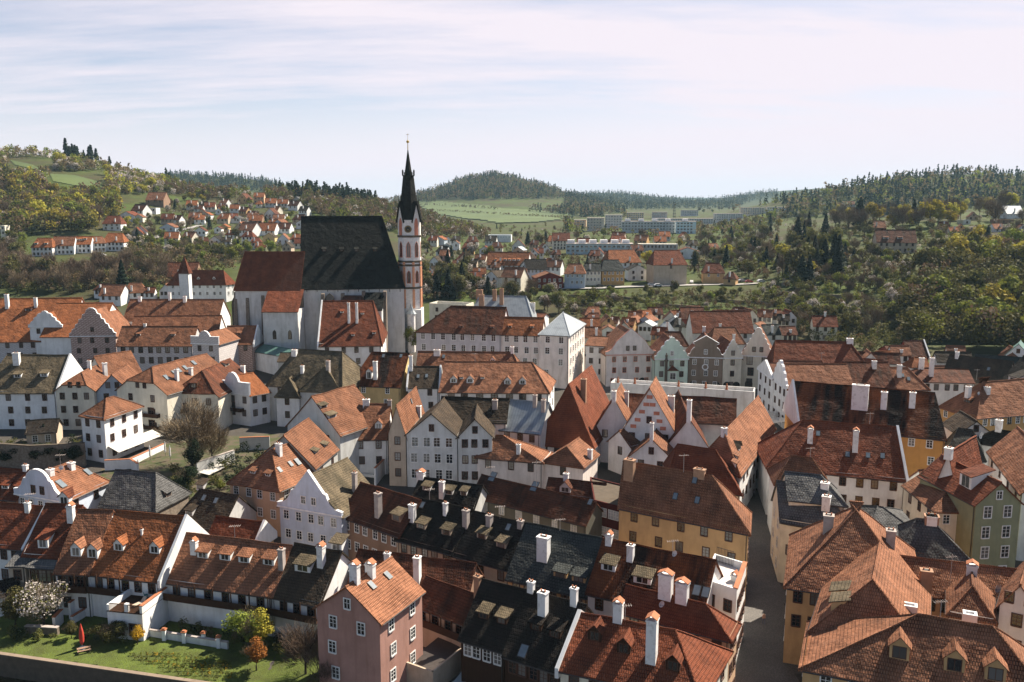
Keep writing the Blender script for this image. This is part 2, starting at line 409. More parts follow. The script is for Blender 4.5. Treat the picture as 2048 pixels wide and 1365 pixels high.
def house(name, label, A, B, hw, D='-', Rr='r4', axis='x', hips=('0', '0'), roof='orange', wall='white', wins='', ex='', cat='house', group='houses of the old town'):
    H = House(); pa = PX(A); pb = PX(B) if B[0] != '@' else None
    a = pt_h(pa[0], pa[1], hw) if hw < 50 else pt_z(pa[0], pa[1], hw - 100); ze = a.z; b = pt_z(pb[0], pb[1], ze) if pb else a + Vector((math.cos(R_(float(B[1:].split(',')[0]))), math.sin(R_(float(B[1:].split(',')[0]))), 0)) * float(B.split(',')[1])
    opts = dict()
    tilt = 0
    exv = b - a; w = exv.length; exv.normalize(); eyv = Vector((-exv.y, exv.x, 0))
    pitch = math.radians(44); d = None
    if D[0] == 'p': pitch = R_(float(D[1:]))
    elif D[0] == 's':
        q = D[1:].split(','); t = R_(float(q[0])); eyv = Vector((math.sin(t), math.cos(t), 0)); d = float(q[1]) if len(q) > 1 else None
    elif D[0] in CROP and not D[0].isdigit():
        c = PX(D); c = pt_z(c[0], c[1], ze); v_ = c - b; al = math.degrees(math.atan2(v_.dot(exv), v_.dot(eyv))); d = max(3, v_.length)
        if v_.dot(eyv) > 0: al = R_(max(-38, min(38, al))); eyv = eyv * math.cos(al) + exv * math.sin(al)
    elif D != '-': d = float(D)
    W = lambda s, t, z=0: a + exv * s + eyv * t + Vector((0, 0, z))
    hips = [(float(q.split('/')[0]), float(q.split('/')[1]) if '/' in q else 0.) for q in hips]
    if axis == 'x':
        def ridge_v(m, h, u):
            s = w / 2
            for _ in range(6):
                q = proj(W(s, m, h)); q2 = proj(W(s + 1, m, h)); s += (u - q[0]) / (q2[0] - q[0] + 1e-6)
            return proj(W(s, m, h))[1]
        if ',' not in Rr:
            h = float(Rr[1:]); d = d or 2 * h / math.tan(pitch)
        else:
            ru, rv = PX(Rr)
            if d: h = bisect(lambda q: ridge_v(d / 2, q, ru) - rv, .2, 40)
            else: m = bisect(lambda q: ridge_v(q, q * math.tan(pitch), ru) - rv, .3, 25); d = 2 * m; h = m * math.tan(pitch)
        wa, wl = d, w; Q = lambda q, l, z=0: W(l, q, z)
    elif axis == 'y':
        d = d or w
        if ',' not in Rr: h = float(Rr[1:])
        else:
            rv = PX(Rr)[1]; h = bisect(lambda q: proj(W(w / 2, hips[0][0], q))[1] - rv, .2, 40)
        wa, wl = w, d; Q = lambda q, l, z=0: W(q, l, z)
    else:                       # flat roof
        d = d or w; h = .01; wa, wl = d, w; Q = lambda q, l, z=0: W(l, q, z)
    tp = h / (wa / 2); o = .45; og = .28
    corners = [W(0, 0), W(w, 0), W(w, d), W(0, d)]
    zg = min(float(T(c.x, c.y)) for c in corners) - 1.5
    zf = float(T(a.x, a.y))
    near = a.y < 215
    if name.startswith('+'): root = LAST[0]
    else:
        root = empty(name, (a.x, a.y, zf), label, cat, group); LAST[0] = root
    org = wloc(root)
    # walls
    mb = MB()
    cap = axis != 'flat'
    def side(p, q, extra=[]): mb.poly([Vector((p.x, p.y, zg)), Vector((q.x, q.y, zg)), q] + extra + [p])
    (i0, k0), (i1, k1) = hips
    def gab(l, inset, k):
        if inset > 0 and k == 0: return []
        if inset > 0: return [Q(wa - k * wa / 2, l, k * h - .12), Q(k * wa / 2, l, k * h - .12)]
        return [Q(wa / 2, l, h - .12)]
    if cap:
        side(Q(0, 0), Q(0, wl)) if axis == 'y' else side(Q(0, 0), Q(0, wl))
        side(Q(wa, wl), Q(wa, 0))
        side(Q(wa, 0), Q(0, 0), gab(0, i0, k0)[::-1]) ; side(Q(0, wl), Q(wa, wl), gab(wl, i1, k1))
    else:
        par = 1.0 if 'par' in ex else .25
        up = Vector((0, 0, par)); cs = [c + up for c in corners]
        for i in range(4): side(cs[(i) % 4], cs[(i + 1) % 4])
        ins = [W(.3, .3, par), W(w - .3, .3, par), W(w - .3, d - .3, par), W(.3, d - .3, par)]
        for i in range(4): mb.poly([cs[i], cs[(i + 1) % 4], ins[(i + 1) % 4], ins[i]]); mb.poly([ins[i], ins[(i + 1) % 4], ins[(i + 1) % 4] - up, ins[i] - up])
    mb.build('wall', ['w:' + wall], root)
    # roof
    polys = []
    rb = MB()
    if cap:
        def endpts(side_, l_end, inset, k, sign):      # from eave to ridge at one end
            q = (lambda x: x) if side_ == 0 else (lambda x: wa - x)
            le = l_end - sign * og if (inset == 0 or k > 0) else l_end - sign * o
            pts = [Q(q(-o), le, -o * tp)]
            if inset > 0 and k > 0: pts.append(Q(q(k * wa / 2), le, k * h))
            pts.append(Q(wa / 2, l_end + sign * inset if inset > 0 else le, h))
            return pts
        for sd in (0, 1):
            e0 = endpts(sd, 0, i0, k0, 1); e1 = endpts(sd, wl, i1, k1, -1)
            polys.append(dedup(e0 + e1[::-1]))
        for (l_end, inset, k, sg) in ((0, i0, k0, 1), (wl, i1, k1, -1)):
            if inset > 0:
                e0 = endpts(0, l_end, inset, k, sg); e1 = endpts(1, l_end, inset, k, sg)
                polys.append(dedup([e0[-2], e0[-1], e1[-2]]))
        if 'kick' in ex:
            pass
        thick(rb, polys)
        # ridge cap tiles
        r0 = Q(wa / 2, i0 if i0 else -og, h + .03); r1 = Q(wa / 2, wl - (i1 if i1 else -og), h + .03)
        rb.tube([r0, r1], .14, 5, 0)
        if near or a.y < 330:
            for (l_end, inset, k, sg) in ((0, i0, k0, 1), (wl, i1, k1, -1)):
                if inset > 0:
                    for sd in (0, 1):
                        e = endpts(sd, l_end, inset, k, sg); rb.tube([e[-2] + Vector((0, 0, .03)), e[-1] + Vector((0, 0, .03))], .12, 5, 0)
    else:
        polys.append([W(.3, .3), W(w - .3, .3), W(w - .3, d - .3), W(.3, d - .3)]); rb.poly([p + Vector((0, 0, .02)) for p in polys[0]])
    ro = rb.build('roof', ['r:' + roof if roof in ROOF or roof in ('metal', 'copper') else roof], root, wob=.07 if near and cap else 0)
    H.__dict__.update(locals())
    # gutter
    if cap and a.y < 280:
        for sd in ((0,) if axis == 'x' else (0, 1)):
            g = MB(); q = -o if sd == 0 else wa + o
            g.tube([Q(q, 0, -o * tp - .12), Q(q, wl, -o * tp - .12)], .09, 5); g.build('gutter', ['gutter'], root)
        g = MB(); p = Q(-.1, .3 if axis == 'y' else wl - .25, -o * tp)
        g.tube([p, Vector((p.x, p.y, zg))], .06, 5); g.build('downpipe', ['gutter'], root)
    for tok in wins.split(): do_win(H, tok)
    for tok in ex.split(): do_extra(H, tok)
    return H
def do_win(H, tok):
    near = H.near; wall_ = tok[0]; rest = tok[1:]
    style = 'b'; size = 1.0
    while rest and rest[-1].isalpha():
        c = rest[-1]; rest = rest[:-1]
        if c == 's': size = .7
        elif c == 't': size = 1.25
        elif c == 'k': size = 1.6
        else: style = c
    ang = math.atan2(H.exv.y, H.exv.x); angr = math.atan2(H.eyv.y, H.eyv.x); ww, hh = .95 * size, 1.4 * size
    W = H.W
    if wall_ == 'G':
        n = int(rest); z = H.h * .18
        front = H.axis == 'y'
        if front:
            for i in range(n):
                s = H.w / 2 + (i - (n - 1) / 2) * 2.1
                put_window(H.root, W(s, -.02 - (.32 if 'pg' in H.ex else 0), z), ang, ww * .85, hh * .85, style, near)
        else:
            for i in range(n):
                t = H.d / 2 + (i - (n - 1) / 2) * 2.1
                put_window(H.root, W(H.w + .02, t, z), angr, ww * .85, hh * .85, style, near)
        return
    nc, nr = [int(q) for q in rest.split('x')]
    st = min(3.3, (H.ze - H.zf) / max(nr, 1)); st = max(st, hh + .7)
    for r in range(nr):
        z = -(st * (r + .5)) - hh / 2 + .1
        for c in range(nc):
            f = (c + .5) / nc + WR.uniform(-.09, .09) / max(3, nc)
            if nc * nr > 5 and WR.random() < .035: continue
            if wall_ == 'F': p, an = W(H.w * (.03 + .94 * f), -.02, z), ang
            elif wall_ == 'R': p, an = W(H.w + .02, H.d * (.05 + .9 * f), z), angr
            else: p, an = W(-.02, H.d * (.05 + .9 * f), z), angr + math.pi
            if p.z < H.zf - 2.5: continue
            put_window(H.root, p, an, ww, hh, style, near)
def hit_roof(H, u, v):
    d = ray(u, v); C = Vector((0, 0, CAMZ)); best = None
    for P in H.polys:
        n = newell([Vector(q) for q in P]); n = -n if n.z < 0 else n
        den = d.dot(n)
        if den > -1e-5: continue
        t = (P[0] - C).dot(n) / den; q = C + d * t
        if pt_in(P, q.x, q.y) and (best is None or t < best[0]): best = (t, q, n)
    H.hit = best is not None
    if best: return best[1], best[2]
    # nearest point on the ridge
    r0 = H.Q(H.wa / 2, H.i0 if H.axis != 'flat' else 0, H.h); r1 = H.Q(H.wa / 2, H.wl - H.i1, H.h)
    bt = min((i / 40 for i in range(41)), key=lambda k: abs(proj(r0.lerp(r1, k))[0] - u))
    n = newell([Vector(q) for q in H.polys[0]]); n = -n if n.z < 0 else n
    return r0.lerp(r1, bt), n
def chimney_mesh(mb, c, wx, wy, zb, zt, ang, kind):
    c0 = Vector((c.x, c.y, zb))
    mb.cbox(c0, wx, wy, zt - zb - .18, 0, ang)
    mb.cbox(Vector((c.x, c.y, zt - .18)), wx + .16, wy + .16, .18, 0, ang)
    ca, sa = math.cos(ang), math.sin(ang)
    if kind == 't':            # little tiled saddle cap on stubs
        ax, ay = Vector((ca, sa, 0)), Vector((-sa, ca, 0)); z = zt + .22
        for i in (-1, 1): mb.cbox(c + ax * i * wx * .4 + Vector((0, 0, zt - c.z)), .14, wy * .9, .24, 0, ang)
        p = [Vector((c.x, c.y, z)) + ax * x + ay * y for x, y in ((-wx * .6, -wy * .6), (wx * .6, -wy * .6), (wx * .6, wy * .6), (-wx * .6, wy * .6))]
        r0 = (p[0] + p[1]) / 2 + Vector((0, 0, .45)); r1 = (p[2] + p[3]) / 2 + Vector((0, 0, .45))
        thick(mb, [[p[0], r0, r1, p[3]], [p[1], p[2], r1, r0]], .08, 1)
    elif kind == 'p':          # pots
        for i in range(3):
            q = c + Vector((ca, sa, 0)) * (i - 1) * wx * .3; mb.lathe((q.x, q.y, zt), [(.11, 0), (.1, .35), (.13, .4)], 6, 1)
    else:
        mb.cbox(Vector((c.x, c.y, zt)), wx * .55, wy * .5, .03, 2, ang)
        for i in (-1, 1): q = c + Vector((ca, sa, 0)) * i * wx * .25; mb.lathe((q.x, q.y, zt), [(.1, 0), (.09, .25), (.11, .3)], 6, 1)
def do_extra(H, tok):
    ang = math.atan2(H.exv.y, H.exv.x); root, org = H.root, H.org
    if ':' not in tok:
        if tok in ('fl', 'fr'):
            l0 = -.45 if tok == 'fl' else H.wl + .05
            mb = MB(); up = .38; z0 = -1.2
            if H.axis == 'x': P = [H.Q(-.5, l0, z0), H.Q(-.5, l0, -.5 * H.tp + up), H.Q(H.wa / 2, l0, H.h + up), H.Q(H.wa + .5, l0, -.5 * H.tp + up), H.Q(H.wa + .5, l0, z0)]
            off = H.exv * .42
            mb.prism(P, off); mb.build('firewall', ['w:white'], root)
        return
    k, v = tok.split(':', 1)
    if k == 'pg':
        st = v.split(',')[0]; wm = v.split(',')[1] if ',' in v else H.wall
        cp = v.split(',')[2] if v.count(',') > 1 else 'coping'
        pr = PROF[st]; full = pr + [(1 - s, t) for s, t in pr[::-1][1:]]
        hh = H.h + .9; base = -.05
        P = [H.W(-.25 + s * (H.w + .5), -.32, base + t * hh) for s, t in full]
        mb = MB(); mb.prism(P, H.eyv * .45); mb.build('gable', ['w:' + wm], root)
        cb = MB()
        for i in range(1, len(P) - 2):
            p, q = P[i], P[i + 1]
            if (q - p).length < .05: continue
            p = p - H.eyv * .07; q = q - H.eyv * .07; up = Vector((0, 0, .14)); dn = (q - p).normalized() * .05
            cb.prism([p - dn, q + dn, q + dn + up, p - dn + up], H.eyv * .6)
        cb.box(H.W(-.3, -.42, -.32), H.exv * (H.w + .6), H.eyv * .15, (0, 0, .27))
        cb.build('coping', [cp], root)
        return
    f = v.split(',')
    if k[0] == 'c':          # chimney: u,v_base,v_top[,width,depth]; kind letters after c
        u, vb, vt = float(f[0]), float(f[1]), float(f[2])
        p, n = hit_roof(H, u, vb); wx = (float(f[3]) if len(f) > 3 else .95) * .86; wy = (float(f[4]) if len(f) > 4 else .65) * .9
        zt = z_at(vt, p.y); zt = max(zt, p.z + .8)
        kind = 't' if 't' in k[1:] else ('p' if 'p' in k[1:] else 'f'); mt = 'brick' if 'b' in k[1:] else ('chimgrey' if 'g' in k[1:] else 'chim')
        mb = MB(); chimney_mesh(mb, p, wx, wy, p.z - 1.2, zt, ang, kind)
        mb.build('chimney', [mt, 'cap', 'black'], H.ro)
    elif k[0] == 'd':        # dormer: u,v[,width,height]
        u, v_ = float(f[0]), float(f[1]); p, n = hit_roof(H, u, v_)
        wx = float(f[2]) if len(f) > 2 else 1.5; hh = float(f[3]) if len(f) > 3 else 1.15
        nh = Vector((n.x, n.y, 0)); 
        if nh.length < .01: return
        nh.normalize(); sx = Vector((-nh.y, nh.x, 0)); tp = math.sqrt(max(1e-6, 1 - n.z ** 2)) / n.z
        L = lambda x, y, z: p + sx * x + nh * y + Vector((0, 0, z))
        mb = MB(); x = wx / 2; wl = 'w:' + H.wall; rmk = 'r:' + (H.roof if H.roof in ROOF else 'tile')
        if 'w' in k[1:]: wl = 'w:white'
        if 'o' in k[1:]: wl = 'w:wood'
        if 'm' in k[1:]: rmk = 'r:moss'
        if k[1] == 's':
            tq = .32 * tp; l = hh / (tp - tq)
            mb.poly([L(-x, 0, -.3), L(x, 0, -.3), L(x, 0, hh), L(-x, 0, hh)], 0)
            for s in (-x, x): mb.poly([L(s, 0, -.3), L(s, 0, hh), L(s, -l, l * tp)], 0)
            e = .22; thick(mb, [[L(-x - e, .3, hh - .3 * tq + .05), L(x + e, .3, hh - .3 * tq + .05), L(x + e, -l - .1, (l + .1) * tq + hh + .05), L(-x - e, -l - .1, (l + .1) * tq + hh + .05)]], .12, 1)
        elif k[1] in 'ga':
            gh = x * (1.0 if k[1] == 'g' else .6); l = (hh + gh) / tp; lw = hh / tp
            mb.poly([L(-x, 0, -.3), L(x, 0, -.3), L(x, 0, hh), L(0, 0, hh + gh), L(-x, 0, hh)], 0)
            for s in (-x, x): mb.poly([L(s, 0, -.3), L(s, 0, hh), L(s, -lw, hh)], 0)
            e = .2; ge = gh / x * e
            thick(mb, [[L(-x - e, .25, hh - ge + .04), L(0, .25, hh + gh + .04), L(0, -l, hh + gh + .04), L(-x - e, -lw + ge / tp, hh - ge + .04)], [L(x + e, .25, hh - ge + .04), L(0, .25, hh + gh + .04), L(0, -l, hh + gh + .04), L(x + e, -lw + ge / tp, hh - ge + .04)]], .1, 1)
        # window of the dormer
        a0, a1, z0, z1 = -x * .62, x * .62, .12, hh * .86
        mb.poly([L(a0 - .1, .01, z0 - .1), L(a1 + .1, .01, z0 - .1), L(a1 + .1, .01, z1 + .1), L(a0 - .1, .01, z1 + .1)], 2)
        for s0, s1 in ((a0, -.04), (.04, a1)): mb.poly([L(s0, .02, z0), L(s1, .02, z0), L(s1, .02, z1), L(s0, .02, z1)], 3)
        mb.build('dormer', [wl, rmk, 'frame' if 'w' in k[1:] or H.wall in ('white', 'blue') else 'framebrown', 'glass'], H.ro)
    elif k[0] == 'k':        # skylight
        u, v_ = float(f[0]), float(f[1]); p, n = hit_roof(H, u, v_)
        if not H.hit: return
        wx = float(f[2]) if len(f) > 2 else .8; hy = wx * 1.45
        nh = Vector((n.x, n.y, 0)); nh.normalize(); sx = Vector((-nh.y, nh.x, 0)); up = n.cross(sx) ; up = -up if up.z < 0 else up
        mb = MB(); q = p + n * .02 - sx * wx / 2
        mb.box(q, sx * wx, up * hy, n * .12, 0); q2 = q + sx * .08 + up * .08 + n * .125
        mb.poly([q2, q2 + sx * (wx - .16), q2 + sx * (wx - .16) + up * (hy - .16), q2 + up * (hy - .16)], 1)
        mb.build('skylight', ['gutter', 'glassblue'], H.ro)
